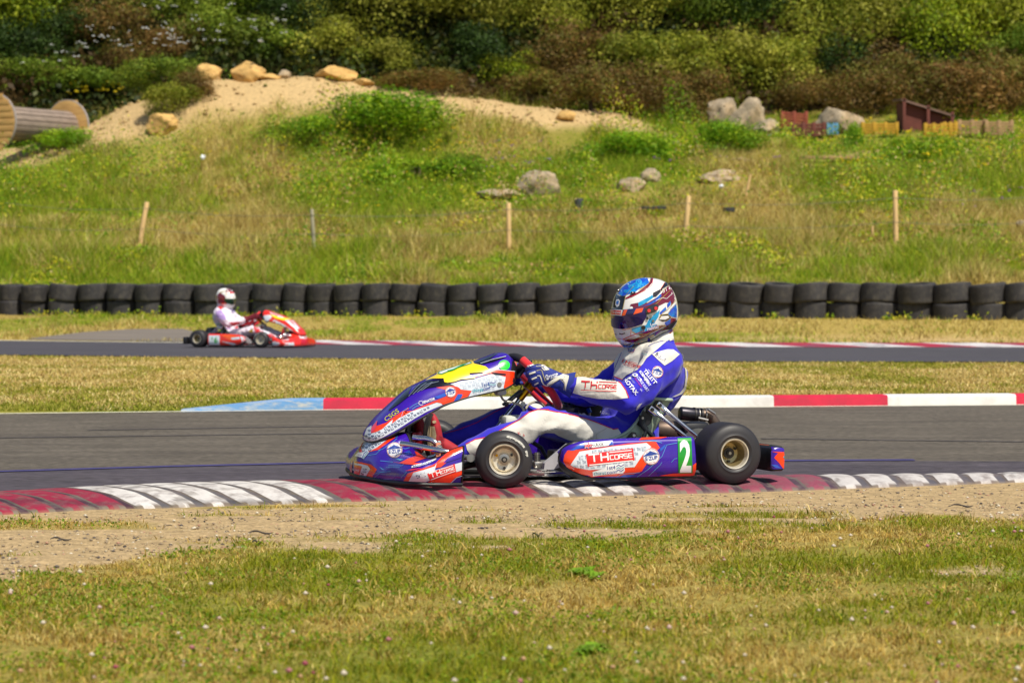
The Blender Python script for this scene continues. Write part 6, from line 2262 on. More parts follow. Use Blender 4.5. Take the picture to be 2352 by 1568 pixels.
D.poly([(795, 215), (860, 205), (925, 240), (935, 275), (825, 285), (795, 260)], H_MAR, .001, g=3)
D.poly([(820, 268), (935, 262), (930, 285), (830, 290)], H_RED, .002, g=3)
D.poly([(645, 340), (700, 270), (790, 330), (800, 440), (720, 460), (650, 420)], H_MAR, .001, g=3)
D.line([(655, 320), (700, 280), (780, 250), (800, 300), (860, 345), (960, 350)], 2.0, H_GLD, .0016)
D.poly([(730, 420), (825, 425), (820, 450), (750, 450)], H_ORG, .001, g=3)
helm = fin(mb, 'helmet')
v = MB(); D = Decal(v, FI, Z5, base); D.ps = 4; D.lim = .12
D.poly([(770, 366), (890, 374), (960, 366), (985, 366), (985, 448), (900, 462), (790, 440)], M_VISD, .006, g=3)
fin(v, 'visor', helm)
# ------------------------------------------------------------------ tyre wall
M_tyre = mat('barrier_tyre', rgb(54, 52, 53), rough=.72, spec=.35, var=.18, vscale=3.5, objrand=.22, dirt=rgb(104, 98, 86), dirt_amt=.45, dscale=3.0, bump=.2, bscale=30)
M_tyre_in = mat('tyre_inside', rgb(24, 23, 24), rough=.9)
edges = [-66, 0, 52, 113, 185, 249, 313, 378, 450, 515, 582, 651, 707, 770, 835, 900, 963, 1033, 1100, 1168, 1240, 1315, 1388, 1462, 1532, 1602, 1675, 1755, 1828, 1905, 1980, 2063, 2147, 2230, 2312, 2392]


def tyre_mesh(h, seed):
    rng = random.Random(seed)
    mb = MB()
    prof = [(.56, .05 * h), (.60, .012), (.80, 0), (.95, .006 * h), (.995, .04 * h), (1.0, .14 * h), (1.0, .82 * h), (.995, .93 * h), (.965, .985 * h), (.88, .997 * h), (.70, h), (.60, .985 * h), (.555, .93 * h), (.60, .80 * h), (.84, .70 * h), (.88, .5 * h), (.84, .25 * h), (.60, .15 * h), (.56, .05 * h)]
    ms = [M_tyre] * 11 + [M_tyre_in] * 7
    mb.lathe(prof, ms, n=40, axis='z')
    a, b = rng.uniform(0, 6), rng.uniform(0, 6)
    out = []
    for (x, y_, z) in mb.v:
        th = math.atan2(y_, x)
        s = 1 + .018 * math.sin(2 * th + a) + .012 * math.sin(3 * th + b)
        out.append((x * s, y_ * s, z + .008 * math.sin(2 * th + b)))
    mb.v = out
    return mb.mesh('tyre', smooth=60)


TM = [tyre_mesh(.92, s) for s in range(3)] 
ORD = ['first', 'second', 'third', 'fourth', 'fifth', 'sixth', 'seventh', 'eighth', 'ninth', 'tenth', 'eleventh', 'twelfth', 'thirteenth', 'fourteenth', 'fifteenth', 'sixteenth', 'seventeenth', 'eighteenth', 'nineteenth', 'twentieth']
rngt = random.Random(11)
ns = len(edges) - 1
for i in range(ns):
    a, b = edges[i], edges[i + 1]
    pc = (a + b) / 2
    x = 0
    for _ in range(8):
        yy = float(tyre_line(x))
        x = (pc - 1176) / FPX * yy
    rad = (b - a) / FPX * yy / 2 * 1.075
    z = H1(x, yy - rad)
    hh = .365 if pc > 1500 else .355
    if pc > 2050: hh = .37
    j = i + 1
    if j <= 18:
        place = f'in the {ORD[j - 1]} tyre stack from the left edge'
    else:
        place = f'in the {ORD[ns - j]} tyre stack from the right edge'
    for k in range(2):
        o = link('barrier_tyre', TM[(i * 2 + k) % 3])
        dx, dy = rngt.uniform(-.012, .012), rngt.uniform(-.04, .04)
        o.location = (x + dx, yy + dy + (.03 if k == 0 else -.0), z - .04 + k * hh * .985)
        o.rotation_euler = (R(4.5 + rngt.uniform(-2, 2)) if k else R(2.5), R(rngt.uniform(-2.4, 2.4)), rngt.uniform(0, 6))
        o.scale = (rad, rad, hh / .92 * (1.0 if k == 0 else 1.02))
        extra = ''
        if k == 1 and 11 < i < 15: extra = ', brown mossy tread'
        tag(o, ('black tyre on top ' if k else 'black tyre at the bottom ') + place + extra, 'tyre', group='tyres stacked two high in the barrier')

# ------------------------------------------------------------------ fence
M_post = mat('fence_post_wood', rgb(214, 178, 122), rough=.8, var=.15, vscale=9, stretch=(6, 6, .8))
M_post2 = mat('fence_post_grey', rgb(150, 144, 118), rough=.85, var=.15, vscale=9, stretch=(6, 6, .8))
M_wire = mat('wire', rgb(140, 138, 128), rough=.5, metal=.6)
posts = [(318, 572, 338, 464, M_post), (722, 580, 716, 480, M_post2), (1169, 576, 1168, 466, M_post), (1572, 570, 1582, 450, M_post), (2058, 567, 2056, 437, M_post)]
f0 = TP(1169, 576)
fence = empty('wire_fence', (f0.x, f0.y, f0.z))
tag(fence, 'post and wire fence crossing the grassy bank behind the tyre wall', 'fence')
tops = []
for k, (bx, by, tx, ty, m) in enumerate(posts):
    b = TP(bx, by)
    t = AT(tx, ty, b.y)
    mb = MB()
    r = .062 if m is M_post else .048
    rel = b - f0
    mb.tube([rel - Vector((0, 0, .15)), rel + (t - b) * .5, rel + (t - b) * .985, rel + (t - b)], [r * 1.08, r, r * .97, r * .8], m, n=12)
    o = mb.build('post', fence)
    if m is M_post2: o['label'] = 'thin weathered grey post'
    tops.append((b, t))
for frac in (.86, .42):
    pts = []
    L0 = tops[0][0] + (tops[0][1] - tops[0][0]) * frac
    pts.append(L0 + (L0 - (tops[1][0] + (tops[1][1] - tops[1][0]) * frac)) * .9)
    for b, t in tops:
        pts.append(b + (t - b) * frac + Vector((0, -.06, 0)))
    pts.append(pts[-1] + (pts[-1] - pts[-2]) * .8)
    path = []
    for i in range(len(pts) - 1):
        for j in range(8):
            u = j / 8
            path.append(pts[i].lerp(pts[i + 1], u) - f0 - Vector((0, 0, .10 * math.sin(PI * u))))
    path.append(pts[-1] - f0)
    mb = MB(); mb.tube(path, .006, M_wire, n=5)
    mb.build('wire', fence)
for bx, by, tx, ty, lab in ((1712, 455, 1724, 400, 'thin pale leaning stake between the fourth and fifth fence posts'), (2004, 552, 2004, 520, 'short pale stub post just left of the rightmost fence post')):
    b = TP(bx, by); t = AT(tx, ty, b.y) - b
    mb = MB(); mb.tube([(0, 0, -.1), t * .5, t], [.04, .036, .03], M_post, n=8)
    tag(mb.build('stake', loc=b), lab, 'stake')

# ------------------------------------------------------------------ boulders
M_rock = mat('rock_grey', rgb(158, 142, 118), rough=.9, var=.4, vscale=2.4, bump=1.0, bscale=3, fine=.25, fscale=12, dirt=rgb(176, 132, 66), dirt_amt=.35, dscale=1.3)
M_rocky = mat('rock_yellow', rgb(200, 160, 94), rough=.9, var=.35, vscale=2.4, bump=1.0, bscale=3, fine=.25, fscale=12, dirt=rgb(150, 112, 66), dirt_amt=.6, dscale=1.5, stretch=(1, 1, 3))


def boulder(px, py, w, h, m, lab, seed, flat=0.0, tilt=0.0, sink=.32, Y=None):
    """px,py base centre in the picture, w,h in picture units"""
    p = TP(px, py)
    if Y: p = Vector(((px - 1176) / FPX * Y, Y, H1((px - 1176) / FPX * Y, Y)))
    s = p.y / FPX
    rng = random.Random(seed)
    bm = bmesh.new()
    bmesh.ops.create_icosphere(bm, subdivisions=4, radius=1)
    planes = []
    for k in range(11):
        nrm = Vector((rng.gauss(0, 1), rng.gauss(0, 1), rng.gauss(0, .8))).normalized()
        planes.append((nrm, rng.uniform(.62, .86)))
    off = Vector((rng.uniform(0, 50), rng.uniform(0, 50), 0))
    for v in bm.verts:
        for nrm, d in planes:
            q = v.co.dot(nrm)
            if q > d:
                v.co -= nrm * (q - d) * .99
        v.co *= 1 + .12 * noise.noise(v.co * 2.3 + off) + .09 * noise.noise(v.co * 5 + off)
    W, Hh = w * s / 2 * 1.14, h * s * .62
    M = Matrix.Rotation(tilt, 4, 'Y') @ Matrix.Diagonal((W, W * .8, Hh, 1))
    bm.transform(M)
    me = bpy.data.meshes.new('boulder')
    bm.to_mesh(me); bm.free()
    me.materials.append(m)
    me.polygons.foreach_set('use_smooth', [True] * len(me.polygons))
    me.set_sharp_from_angle(angle=R(38))
    o = link('boulder', me, loc=(p.x, p.y, p.z + Hh * (.75 - sink)))
    tag(o, lab, 'boulder')
    return o


boulder(1240, 446, 92, 60, M_rock, 'pale peaked boulder on the bank above the middle fence posts', 1)
boulder(1145, 456, 100, 24, M_rock, 'low flat grey rock just left of the peaked boulder', 2)
boulder(1452, 440, 62, 36, M_rock, 'lower left rock of the pair half hidden in grass', 3)
boulder(1492, 420, 44, 36, M_rock, 'small rounded rock, upper right of the pair in grass', 4)
boulder(1660, 290, 80, 82, M_rock, 'tall grey boulder, left one of the big group at the wood edge', 5)
boulder(1722, 300, 88, 84, M_rock, 'tall lichen topped boulder in the middle of the big group', 6)
boulder(1762, 306, 60, 36, M_rock, 'low grey boulder, right end of the big group', 7)
boulder(1928, 306, 100, 68, M_rock, 'rounded grey boulder behind the red pallets', 8)
boulder(1650, 420, 100, 32, M_rock, 'half buried pale rock left of the leaning stake', 9)
boulder(482, 172, 66, 44, M_rocky, 'sandstone block at the left of the heap top', 10, tilt=.25, Y=91.3)
boulder(572, 172, 80, 48, M_rocky, 'large tilted sandstone slab on top of the heap', 11, tilt=.3, Y=91.3)
boulder(618, 176, 50, 14, M_rocky, 'thin flat sandstone slab beside the large tilted one', 12, Y=91)
boulder(654, 176, 34, 20, M_rock, 'small round grey stone on the heap crest', 13, Y=91.2)
boulder(772, 192, 90, 34, M_rocky, 'long sandstone block right of the heap top', 14, Y=91.3)
boulder(838, 200, 46, 16, M_rocky, 'small flat sandstone right of the long block', 15, Y=91)
boulder(375, 304, 66, 50, M_rocky, 'squat yellow stone at the foot of the sand heap', 16)
boulder(1300, 276, 46, 24, M_rocky, 'pale angular stone at the right end of the sand heap', 17)
boulder(2345, 530, 24, 30, M_rock, 'pale rock at the right edge of the bank', 18)
boulder(1700, 372, 260 * .2, 10, M_rock, 'tiny flat stone on the bank above the leaning stake', 19)

# ------------------------------------------------------------------ cable drums
M_drum = mat('drum_wood', rgb(190, 150, 90), rough=.85, var=.22, vscale=2, stretch=(1, 1, 5), dirt=rgb(150, 92, 42), dirt_amt=.5, dscale=1.2)
M_drumb = mat('drum_barrel', rgb(136, 120, 108), rough=.85, var=.25, vscale=3, stretch=(1, 1, 5))
M_drumr = mat('drum_rim', rgb(150, 140, 134), rough=.7, var=.15)


def drum(px_c, py_base, rpx, lab, width=1.15, yaw=R(-38), gap=True):
    p = TP(px_c, py_base)
    s = p.y / FPX
    r = rpx * s
    e = empty('cable_drum', (p.x, p.y, p.z), yaw)
    for k, a in enumerate((-width / 2, width / 2)):
        mb = MB()
        mb.lathe([(.02, a - .04), (r * .97, a - .04), (r, a - .03), (r, a + .03), (r * .97, a + .04), (.02, a + .04)], [M_drum, M_drumr, M_drumr, M_drumr, M_drum], n=48, axis='y', c=(0, 0, r))
        # plank seams and bolt holes as raised battens
        for q in range(-4, 5):
            zz = r + q * r * .22
            half = math.sqrt(max(0, r * r - (q * r * .22) ** 2)) * .93
            mb.box((0, a - .045 if k == 0 else a + .045, zz), (half * 2, .012, r * .19), M_drum, bev=.005)
        mb.build('flange', e)
    mb = MB()
    mb.lathe([(r * .56, -width / 2 + .04), (r * .56, width / 2 - .04)], M_drumb, n=36, axis='y', c=(0, 0, r))
    for q in range(18):
        a = 2 * PI * q / 18
        mb.box((r * .57 * math.cos(a), 0, r + r * .57 * math.sin(a)), (.03, width - .1, r * .17), M_drumb, rot=Matrix.Rotation(-a, 3, 'Y'), bev=.005)
    mb.build('barrel', e)
    tag(e, lab, 'cable drum')


drum(72, 354, 66, 'large wooden cable drum at the left edge, its round ends half sunk in grass', width=3.6, yaw=R(-31))

# ------------------------------------------------------------------ pallets and crates on the right
M_red = mat('pallet_red', rgb(140, 68, 48), rough=.85, var=.25, vscale=3)
M_dred = mat('pallet_dark_red', rgb(104, 54, 44), rough=.85, var=.25, vscale=3)
M_yel = mat('crate_yellow', rgb(180, 138, 30), rough=.75, var=.2, vscale=3)
M_blu = mat('crate_blue', rgb(86, 140, 172), rough=.75, var=.2, vscale=3)
M_tan = mat('crate_tan', rgb(160, 128, 90), rough=.85, var=.2, vscale=3)
M_roof = mat('shed_roof', rgb(120, 92, 80), rough=.8, var=.2, vscale=2)


def slat_panel(px0, px1, pyt, pyb, m, lab, nsl=5, name='pallet', cat='pallet', yaw=0.0, posts=2, skew=0, depth=.25):
    p = TP((px0 + px1) / 2, pyb)
    s = p.y / FPX
    W, Hh = (px1 - px0) * s, (pyb - pyt) * s
    e = empty(name, (p.x, p.y, p.z + .12), yaw)
    for side in (0, 1):
        for k in range(nsl):
            mb = MB()
            z = Hh * (k + .5) / nsl
            mb.box((0, side * depth, z), (W, .03, Hh / nsl * .72), m, bev=.006, rot=Matrix.Rotation(skew, 3, 'Y'))
            mb.build('slat', e)
    for k in range(posts + 1):
        mb = MB()
        mb.box((-W / 2 + W * k / posts, depth / 2, Hh * .53), (.11, depth + .06, Hh * 1.1), m, bev=.01)
        mb.build('upright', e)
    tag(e, lab, cat)
    return e


slat_panel(1797, 1852, 268, 302, M_red, 'bright red slatted pallet leaning beside the boulders', 5, skew=.1)
slat_panel(1822, 1893, 292, 322, M_dred, 'dark red low pallet fence in front of the round boulder', 4, posts=3)
slat_panel(1903, 1922, 294, 318, M_blu, 'small pale blue slatted crate beside the dark red pallets', 4, name='crate', cat='crate')
slat_panel(1982, 2060, 292, 318, M_yel, 'long low yellow slatted crate left of the shed', 4, name='crate', cat='crate', posts=3)
slat_panel(2126, 2164, 294, 322, M_yel, 'yellow crate under the left side of the shed roof', 4, name='crate', cat='crate')
slat_panel(2170, 2196, 292, 322, M_yel, 'narrow yellow crate under the right side of the shed roof', 4, name='crate', cat='crate')
slat_panel(2204, 2262, 288, 320, M_tan, 'grey tan slatted crate right of the shed', 5, name='crate', cat='crate')
slat_panel(2266, 2324, 288, 320, M_tan, 'rightmost grey tan slatted crate of the row', 5, name='crate', cat='crate')
p = TP(2140, 316)
p.y += 1.2
p.z = H1(p.x, p.y) - .12
s = p.y / FPX
e = empty('shed', (p.x, p.y, p.z))
W = 110 * s
mb = MB(); mb.prism([(-W * .5, -.3, -.3), (W * .48, -.3, -.3), (W * .48, -.3, .50), (-W * .5, -.3, 1.02)], (0, 1.6, .05), M_dred); mb.build('wall', e)
mb = MB()
mb.prism([(-W * .55, -.5, 1.05), (W * .55, -.5, .52), (W * .55, -.5, .58), (-W * .55, -.5, 1.12)], (0, 2.2, .12), M_roof)
mb.build('roof', e)
for k in range(3):
    mb = MB(); mb.box((-W * .5 + W * .5 * k, -.45, .5 - .12 * k), (.10, .10, 1.25 - .2 * k), M_dred, bev=.01); mb.build('post', e)
tag(e, 'low dark red shed with a sloping brown roof by the brown bushes', 'shed')
p = TP(1905, 374)
mb = MB(); mb.box((0, 0, 0), (1.75, .35, .09), M_tan, bev=.01)
tag(mb.build('plank', loc=(p.x, p.y, p.z + .14), rz=.03), 'long pale plank lying on the bank below the pallets', 'plank')
M_litter = mat('litter', rgb(226, 230, 236), rough=.6)
for px, py, w, lab in ((468, 388, .09, 'crumpled white litter on the bank above the second fence post'), (1655, 462, .07, 'small white litter right of the fourth fence post'),):
    p = TP(px, py)
    bm = bmesh.new(); bmesh.ops.create_icosphere(bm, subdivisions=2, radius=w)
    for v in bm.verts: v.co *= .6 + .6 * random.random()
    me = bpy.data.meshes.new('litter'); bm.to_mesh(me); bm.free(); me.materials.append(M_litter)
    tag(link('litter', me, loc=(p.x, p.y - .2, p.z + .35)), lab, 'litter')
M_dark = mat('dark_plastic', rgb(50, 52, 54), rough=.6)
for px, py, lab, sz in ((1329, 496, 'upright dark blue grey tub among the bank grass', (.12, .10, .26)), (1500, 500, 'flat dark scrap lying in the bank grass near the fence', (.34, .12, .07)), (1672, 505, 'small dark round lump below the white litter', (.16, .14, .12))):
    p = TP(px, py)
    mb = MB(); mb.lathe([(.01, 0), (.46, 0), (.5, .1), (.5, .9), (.44, 1), (.40, .92), (.01, .9)], M_dark, n=16, axis='z')
    mb.v = [(v[0] * sz[0] * 2, v[1] * sz[1] * 2, v[2] * sz[2]) for v in mb.v]
    tag(mb.build('tub', loc=(p.x, p.y - .3, p.z + .2)), lab, 'debris')

# ------------------------------------------------------------------ trees and bushes
SPEC = {
    'B': [rgb(134, 150, 20), rgb(108, 130, 14), rgb(154, 162, 34)],
    'O': [rgb(134, 138, 38), rgb(106, 118, 26), rgb(156, 154, 54)],
    'D': [rgb(48, 70, 20), rgb(36, 56, 16), rgb(62, 84, 26)],
    'G': [rgb(130, 98, 48), rgb(106, 84, 38), rgb(114, 110, 42)],
    'M': [rgb(100, 122, 28), rgb(82, 106, 22), rgb(122, 136, 40)],
    'L': [rgb(116, 156, 18), rgb(92, 134, 12), rgb(150, 174, 32)],
}
M_leaf = mat('foliage', (.1, .12, .03), rough=.6, spec=.25, attr='tint', objrand=.12, trans=.28)
M_bark = mat('bark', rgb(84, 68, 50), rough=.9, var=.3, vscale=6)


def crown_mesh(spec, seed, nl=9500, ls=.058):
    rs = np.random.RandomState(seed)
    pal = np.array(SPEC[spec])
    # lobes
    nlobe = 19
    u = rs.randn(nlobe, 3); u /= np.linalg.norm(u, axis=1)[:, None]
    u[:, 2] = np.where(u[:, 2] < -.35, -u[:, 2], u[:, 2])
    cen = u * (.48 + .32 * rs.rand(nlobe))[:, None]
    lr = .24 + .20 * rs.rand(nlobe)
    lob = rs.randint(0, nlobe, nl)
    d = rs.randn(nl, 3); d /= np.linalg.norm(d, axis=1)[:, None]
    rr = (.50 + .55 * rs.rand(nl) ** .6) * np.where(rs.rand(nl) < .12, 1.45, 1)
    P = cen[lob] + d * (lr[lob] * rr)[:, None]
    tint = (.78 + .44 * rs.rand(nlobe))[lob] * (.8 + .4 * rs.rand(nl))
    cidx = np.where(rs.rand(nl) < .7, rs.randint(0, 3, nlobe)[lob], rs.randint(0, 3, nl))
    C = pal[cidx] * tint[:, None]
    # leaf frame faces mostly outward from its lobe
    A = rs.randn(nl, 3)
    nrm = d + .6 * rs.randn(nl, 3); nrm /= np.linalg.norm(nrm, axis=1)[:, None]
    A -= nrm * (A * nrm).sum(1)[:, None]; A /= np.linalg.norm(A, axis=1)[:, None]
    B = np.cross(nrm, A)
    s = ls * (.5 + 1.0 * rs.rand(nl) ** 1.5)
    A *= s[:, None]; B *= (s * .62)[:, None]
    V = np.stack([P - A * .5, P + B * .5, P + A * .5, P - B * .5], 1).reshape(-1, 3)
    return rawmesh('crown', V, np.arange(nl * 4).reshape(-1, 4), [M_leaf], np.repeat(C, 4, 0))


CR = {k: [crown_mesh(k, 100 + 10 * j + ord(k)) for j in range(3)] for k in SPEC}
CRT = {k: [crown_mesh(k, 300 + 10 * j + ord(k), 21000, .037) for j in range(3)] for k in SPEC if k != 'L'}


def trunk_mesh(seed):
    rng = random.Random(seed)
    mb = MB()
    mb.tube([(0, 0, -1.05), (.03, .02, -.6), (-.02, 0, -.2), (.04, .03, .25)], [.075, .055, .045, .025], M_bark, n=8)
    for k in range(6):
        a = rng.uniform(0, 2 * PI)
        z0 = rng.uniform(-.6, 0)
        mb.tube([(0, 0, z0), (.25 * math.cos(a), .25 * math.sin(a), z0 + .2), (.55 * math.cos(a), .55 * math.sin(a), z0 + .5)], [.035, .025, .01], M_bark, n=6)
    return mb.mesh('trunk')


TRK = [trunk_mesh(1), trunk_mesh(2)]
trees = [
    # cx, cy, rx, ry, species, name, label
    (55, 45, 125, 80, 'B', 'tree', 'yellow green tree filling the top left corner'),
    (150, 110, 85, 60, 'D', 'bush', 'dark green bush below the yellow green corner tree'),
    (10, 135, 90, 60, 'D', 'bush', 'dark green bush at the left edge above the cable drums'),
    (245, 85, 92, 66, 'G', 'bush', 'rounded rust brown gorse bush near the top left'),
    (300, -5, 120, 55, 'M', 'tree', 'mid green tree above the rounded rust brown bush'),
    (440, 20, 105, 60, 'M', 'tree', 'mid green tree at the top, second from the left of its row'),
    (560, 35, 105, 65, 'M', 'tree', 'mid green tree above the sandstone slabs'),
    (680, 60, 90, 60, 'D', 'tree', 'dark tree left of the deep shadow gap at the top'),
    (760, 20, 75, 60, 'D', 'tree', 'very dark tree at the top in the shadow gap'),
    (860, 50, 110, 85, 'O', 'tree', 'tall olive tree right of the deep shadow gap'),
    (1050, 65, 140, 115, 'O', 'tree', 'broad domed olive tree at the top left of centre'),
    (1225, 50, 105, 90, 'O', 'tree', 'olive tree touching the broad domed one on its right'),
    (1345, 55, 100, 90, 'O', 'tree', 'olive tree at the top near the picture centre'),
    (1475, 50, 110, 90, 'O', 'tree', 'pale olive tree left of the dark tree pair'),
    (1610, 40, 105, 85, 'M', 'tree', 'mid green tree at the top above the tall boulders'),
    (1730, 60, 90, 80, 'D', 'tree', 'dark green tree above the red pallets'),
    (1840, 30, 110, 85, 'M', 'tree', 'mid green tree at the top above the round boulder'),
    (1960, 90, 120, 90, 'O', 'tree', 'olive tree overhanging the black hollow on the right'),
    (2085, 40, 120, 90, 'M', 'tree', 'mid green tree at the top right of the black hollow'),
    (2215, 75, 125, 90, 'B', 'tree', 'yellow green tree in the upper right'),
    (2335, 40, 110, 90, 'O', 'tree', 'olive tree in the top right corner'),
    (2330, 150, 80, 60, 'M', 'bush', 'mid green bush at the right edge above the brown gorse'),
    (130, 190, 105, 42, 'M', 'bush', 'mid green bush just above the brown cable drum'),
    (20, 200, 70, 40, 'M', 'bush', 'mid green bush above the yellow cable drum'),
    (310, 160, 80, 50, 'G', 'bush', 'brown gorse bush below the rounded rust brown one'),
    (400, 120, 80, 50, 'G', 'bush', 'brown green gorse among the white flowers'),
    (480, 100, 85, 50, 'M', 'bush', 'green bush dotted with white flowers, above the left sandstone'),
    (250, 205, 105, 38, 'M', 'bush', 'low green bush with white flowers left of the heap'),
    (380, 185, 80, 40, 'M', 'bush', 'low green bush with white flowers behind the heap'),
    (560, 112, 90, 45, 'M', 'bush', 'green bush with white flowers behind the tilted slab'),
    (660, 128, 85, 42, 'M', 'bush', 'green bush behind the small grey stone of the heap'),
    (770, 130, 95, 52, 'O', 'bush', 'olive bush behind the long sandstone block'),
    (900, 160, 90, 50, 'O', 'bush', 'olive bush at the foot of the tall olive tree'),
    (1075, 150, 85, 62, 'D', 'bush', 'dark green bush under the broad domed tree'),
    (1170, 180, 75, 45, 'B', 'bush', 'yellow green bush right of the dark green one under the domed tree'),
    (960, 198, 100, 24, 'G', 'bush', 'low brown gorse along the right slope of the heap'),
    (1240, 215, 90, 36, 'G', 'bush', 'low brown gorse at the right foot of the heap'),
    (1330, 150, 90, 65, 'G', 'bush', 'brown green gorse below the centre olive tree'),
    (1360, 225, 90, 50, 'G', 'bush', 'rusty gorse left of the boulder group, lower one'),
    (1450, 160, 90, 60, 'O', 'bush', 'olive bush below the pale olive tree'),
    (1490, 240, 105, 55, 'G', 'bush', 'rusty gorse just left of the tall grey boulder'),
    (1570, 160, 95, 65, 'O', 'bush', 'olive bush above the tall grey boulder'),
    (1590, 225, 80, 55, 'G', 'bush', 'rusty gorse behind the tall grey boulder'),
    (1690, 170, 95, 65, 'O', 'bush', 'olive bush directly above the lichen topped boulder'),
    (1800, 175, 95, 70, 'O', 'bush', 'olive bush above the bright red pallet'),
    (1860, 235, 80, 45, 'G', 'bush', 'brown gorse between the red pallet and the round boulder'),
    (1950, 175, 70, 55, 'D', 'bush', 'dark bush inside the black hollow'),
    (2010, 235, 90, 55, 'G', 'bush', 'brown gorse behind the long yellow crate'),
    (2100, 205, 115, 62, 'G', 'bush', 'rust brown gorse mound above the shed, left one'),
    (2225, 225, 115, 68, 'G', 'bush', 'rust brown gorse mound above the tan crates, middle one'),
    (2335, 225, 85, 68, 'G', 'bush', 'rust brown gorse mound at the right edge'),
    (400, 240, 56, 34, 'O', 'bush', 'dark spiky juniper growing on the sand heap'),
    (445, 205, 42, 32, 'G', 'bush', 'brownish juniper on the upper left of the sand heap'),
    (875, 275, 150, 50, 'L', 'shrub', 'bright leafy shrub in front of the sand heap'),
    (690, 300, 90, 34, 'L', 'shrub', 'low leafy shrub left of the bright one by the heap'),
    (1440, 345, 110, 34, 'L', 'shrub', 'low bright green shrub above the pair of rocks'),
    (1665, 325, 80, 40, 'L', 'shrub', 'bright green shrub in front of the tall boulders'),
    (960, 390, 120, 30, 'L', 'shrub', 'low green shrub on the bank above the centre post'),
    (1955, 318, 26, 22, 'L', 'shrub', 'small green shrub beside the pale blue crate'),
    (1060, 395, 70, 22, 'M', 'shrub', 'low dull green shrub left of the peaked boulder'),
    (2130, 345, 90, 20, 'L', 'shrub', 'low green shrub in front of the shed'),
    (140, 330, 90, 22, 'L', 'shrub', 'dark leafy shrub at the foot of the brown cable drum'),
]
for i, (cx, cy, rx, ry, sp, nm, lab) in enumerate(trees):
    p = TP(cx, cy + ry * .72)
    if nm == 'tree':
        p.y = min(p.y + 1.0, 138)
    if nm != 'shrub' and p.y > 90:
        p.y += 1.2
    p = Vector((ray(cx, cy).x * p.y, p.y, H1(ray(cx, cy).x * p.y, p.y)))
    s = p.y / FPX
    cz = (AT(cx, cy, p.y)).z
    Rx, Rz = rx * s * 1.42, ry * s * 1.65
    if nm == 'tree': Rx *= 1.22; Rz *= 1.25
    if nm == 'shrub':
        cz = p.z + Rz * .12
        Rx, Rz = Rx * .95, max(Rz * 1.15, .7)
    e = empty(nm, (p.x, p.y, p.z), (i * 2.39) % 6.28)
    o = link('crown', (CRT if nm == 'tree' else CR)[sp][i % 3], e)
    o.location = (0, 0, cz - p.z)
    o.scale = (Rx, Rx * .95, Rz)
    t = link('trunk', TRK[i % 2], e)
    hz = max(.3, cz - p.z)
    t.location = (0, 0, hz)
    t.scale = (Rx * .8, Rx * .8, hz * 1.02)
    tag(e, lab, nm, group='bushes and trees of the wooded slope' if nm != 'shrub' else 'leafy shrubs on the bank')

# undergrowth between the bushes
rsu = np.random.RandomState(17)
n = 150000
y = 95.5 + 42 * rsu.rand(n)
x = (rsu.rand(n) * 2 - 1) * (y * .2 + 3)
hb = vnoise(x * .45, y * .3, 91, 3)
z = hgt(x, y) + rsu.rand(n) * (.25 + 1.5 * np.clip(hb - .3, 0, 1)) * np.clip((y - 95) / 3, .15, 1)
bm_ = vnoise(x * .16 + 9, y * .2, 92, 3)
pal = np.array([rgb(58, 72, 20), rgb(44, 58, 16), rgb(80, 84, 30), rgb(88, 68, 34)])
ci = np.where(bm_ > .62, 3, rsu.randint(0, 3, n))
V, F, C = leaves(np.stack([x, y, z], 1), .16 + .2 * rsu.rand(n), pal[ci] * (.6 + .6 * rsu.rand(n))[:, None], rsu)
o = link('undergrowth', rawmesh('undergrowth', V, F, [M_leafv], C))
tag(o, 'dense undergrowth filling the gaps between the bushes', 'undergrowth', kind='stuff')
rs3 = np.random.RandomState(2)
flower_patch('white_flowers', 'white umbel flowers among the bushes at the upper left', [(330, 660, 60, 190, 42, WH, .055, 1.3), (180, 420, 150, 205, 24, WH, .055, 1.3), (0, 200, 180, 230, 10, WH, .045, 1.2)], rs3)
flower_patch('yellow_flowers', 'yellow flowers behind the brown cable drum', [(160, 280, 215, 235, 12, YEL, .09, .25)], rs3)

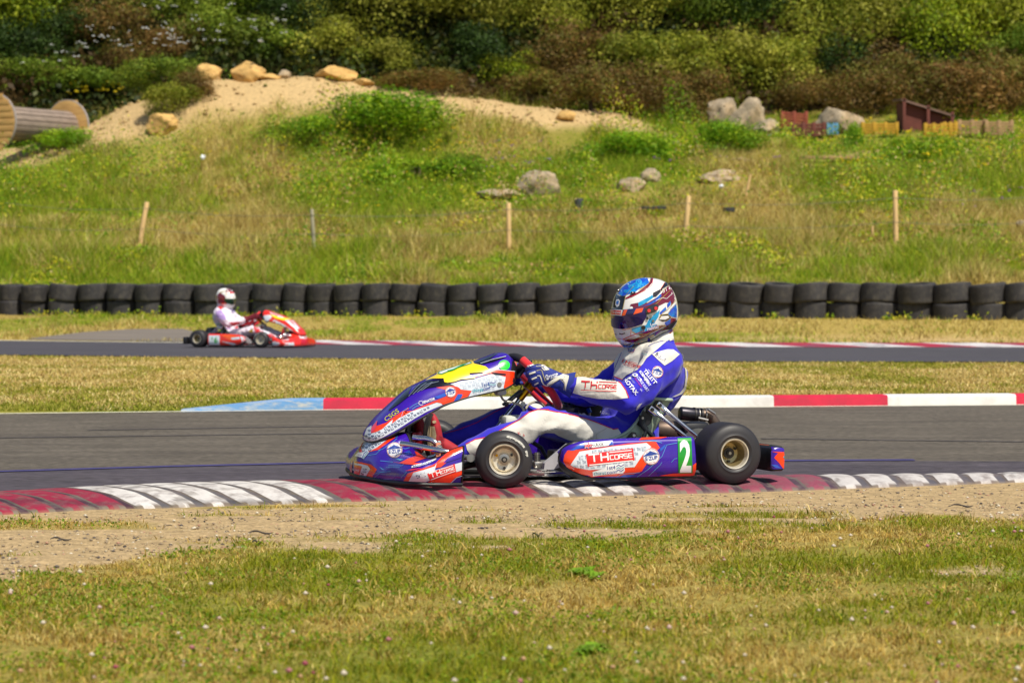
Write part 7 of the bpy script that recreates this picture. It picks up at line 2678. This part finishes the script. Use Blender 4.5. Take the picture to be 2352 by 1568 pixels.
# clods and stones on the sand heap, tufts at the foot of the tyres
n = 2600
rsv = np.random.RandomState(31)
x = -16 + 20 * rsv.rand(n); y = 85 + 8 * rsv.rand(n)
k = sandmask(x, y) > .5
x, y = x[k], y[k]
r = .015 + .075 * rsv.rand(len(x)) ** 3
pal = np.array([rgb(186, 156, 108), rgb(150, 122, 80), rgb(206, 180, 132), rgb(104, 108, 40)])
V, F, C = blobs(np.stack([x, y, hgt(x, y) + r * .2], 1), r, pal[rsv.choice(4, len(x), p=[.4, .3, .15, .15])], rsv, flat=.7)
o = link('heap_clods', rawmesh('heap_clods', V, F, [M_stone], C))
tag(o, 'clods and small stones strewn over the sand heap', 'stones', kind='stuff')
x0 = -12 + 22 * rsv.rand(38)
X, Y, Z, S = [], [], [], []
for q in x0:
    m = rsv.randint(8, 60)
    xx = q + rsv.randn(m) * .14; yy = tyre_line(q) - .42 + rsv.randn(m) * .08
    X.append(xx); Y.append(yy); Z.append(hgt(xx, yy) + np.abs(rsv.randn(m)) * .06)
X, Y, Z = map(np.concatenate, (X, Y, Z))
pal = np.array([rgb(120, 150, 20), rgb(150, 166, 34), rgb(190, 180, 50)])
V, F, C = leaves(np.stack([X, Y, Z], 1), .04 + .05 * rsv.rand(len(X)), pal[rsv.randint(0, 3, len(X))], rsv)
o = link('tyre_foot_weeds', rawmesh('tyre_foot_weeds', V, F, [M_leafv], C))
tag(o, 'small green weeds sprouting at the foot of the tyre wall', 'weeds', kind='stuff')

# ------------------------------------------------------------------ light, sky, camera
SUN_D = Vector((0.36, -0.50, 0.90)).normalized()
el = math.asin(SUN_D.z)
az = math.atan2(SUN_D.x, SUN_D.y)
w = bpy.data.worlds.new('World')
SC.world = w
w.use_nodes = True
nt = w.node_tree
sky = nt.nodes.new('ShaderNodeTexSky')
sky.sky_type = 'NISHITA'
sky.sun_disc = False
sky.sun_elevation = el
sky.sun_rotation = az
bg = nt.nodes['Background']
bg.inputs['Strength'].default_value = 0.095
nt.links.new(sky.outputs[0], bg.inputs[0])
sl = bpy.data.lights.new('sun', 'SUN')
sl.energy = 5.0
sl.angle = R(.5)
sl.color = (1, .935, .80)
so = bpy.data.objects.new('sun', sl)
COL.objects.link(so)
so.rotation_euler = SUN_D.to_track_quat('Z', 'Y').to_euler()
so.location = (5, -8, 15)

cam = bpy.data.cameras.new('camera')
cam.lens = 36 * FPX / 2352
cam.sensor_width = 36
cam.clip_end = 1500
cam.dof.use_dof = True
cam.dof.focus_distance = 12.4
cam.dof.aperture_fstop = 6.3
co = bpy.data.objects.new('camera', cam)
COL.objects.link(co)
co.location = C0
co.rotation_euler = (PI / 2 - PITCH, 0, 0)
SC.camera = co
SC.view_settings.view_transform = 'Standard'
SC.view_settings.look = 'None'
SC.view_settings.exposure = 0.08
SC.view_settings.gamma = 1
SC.cycles.max_bounces = 6
SC.cycles.transparent_max_bounces = 4
SC.cycles.use_denoising = True
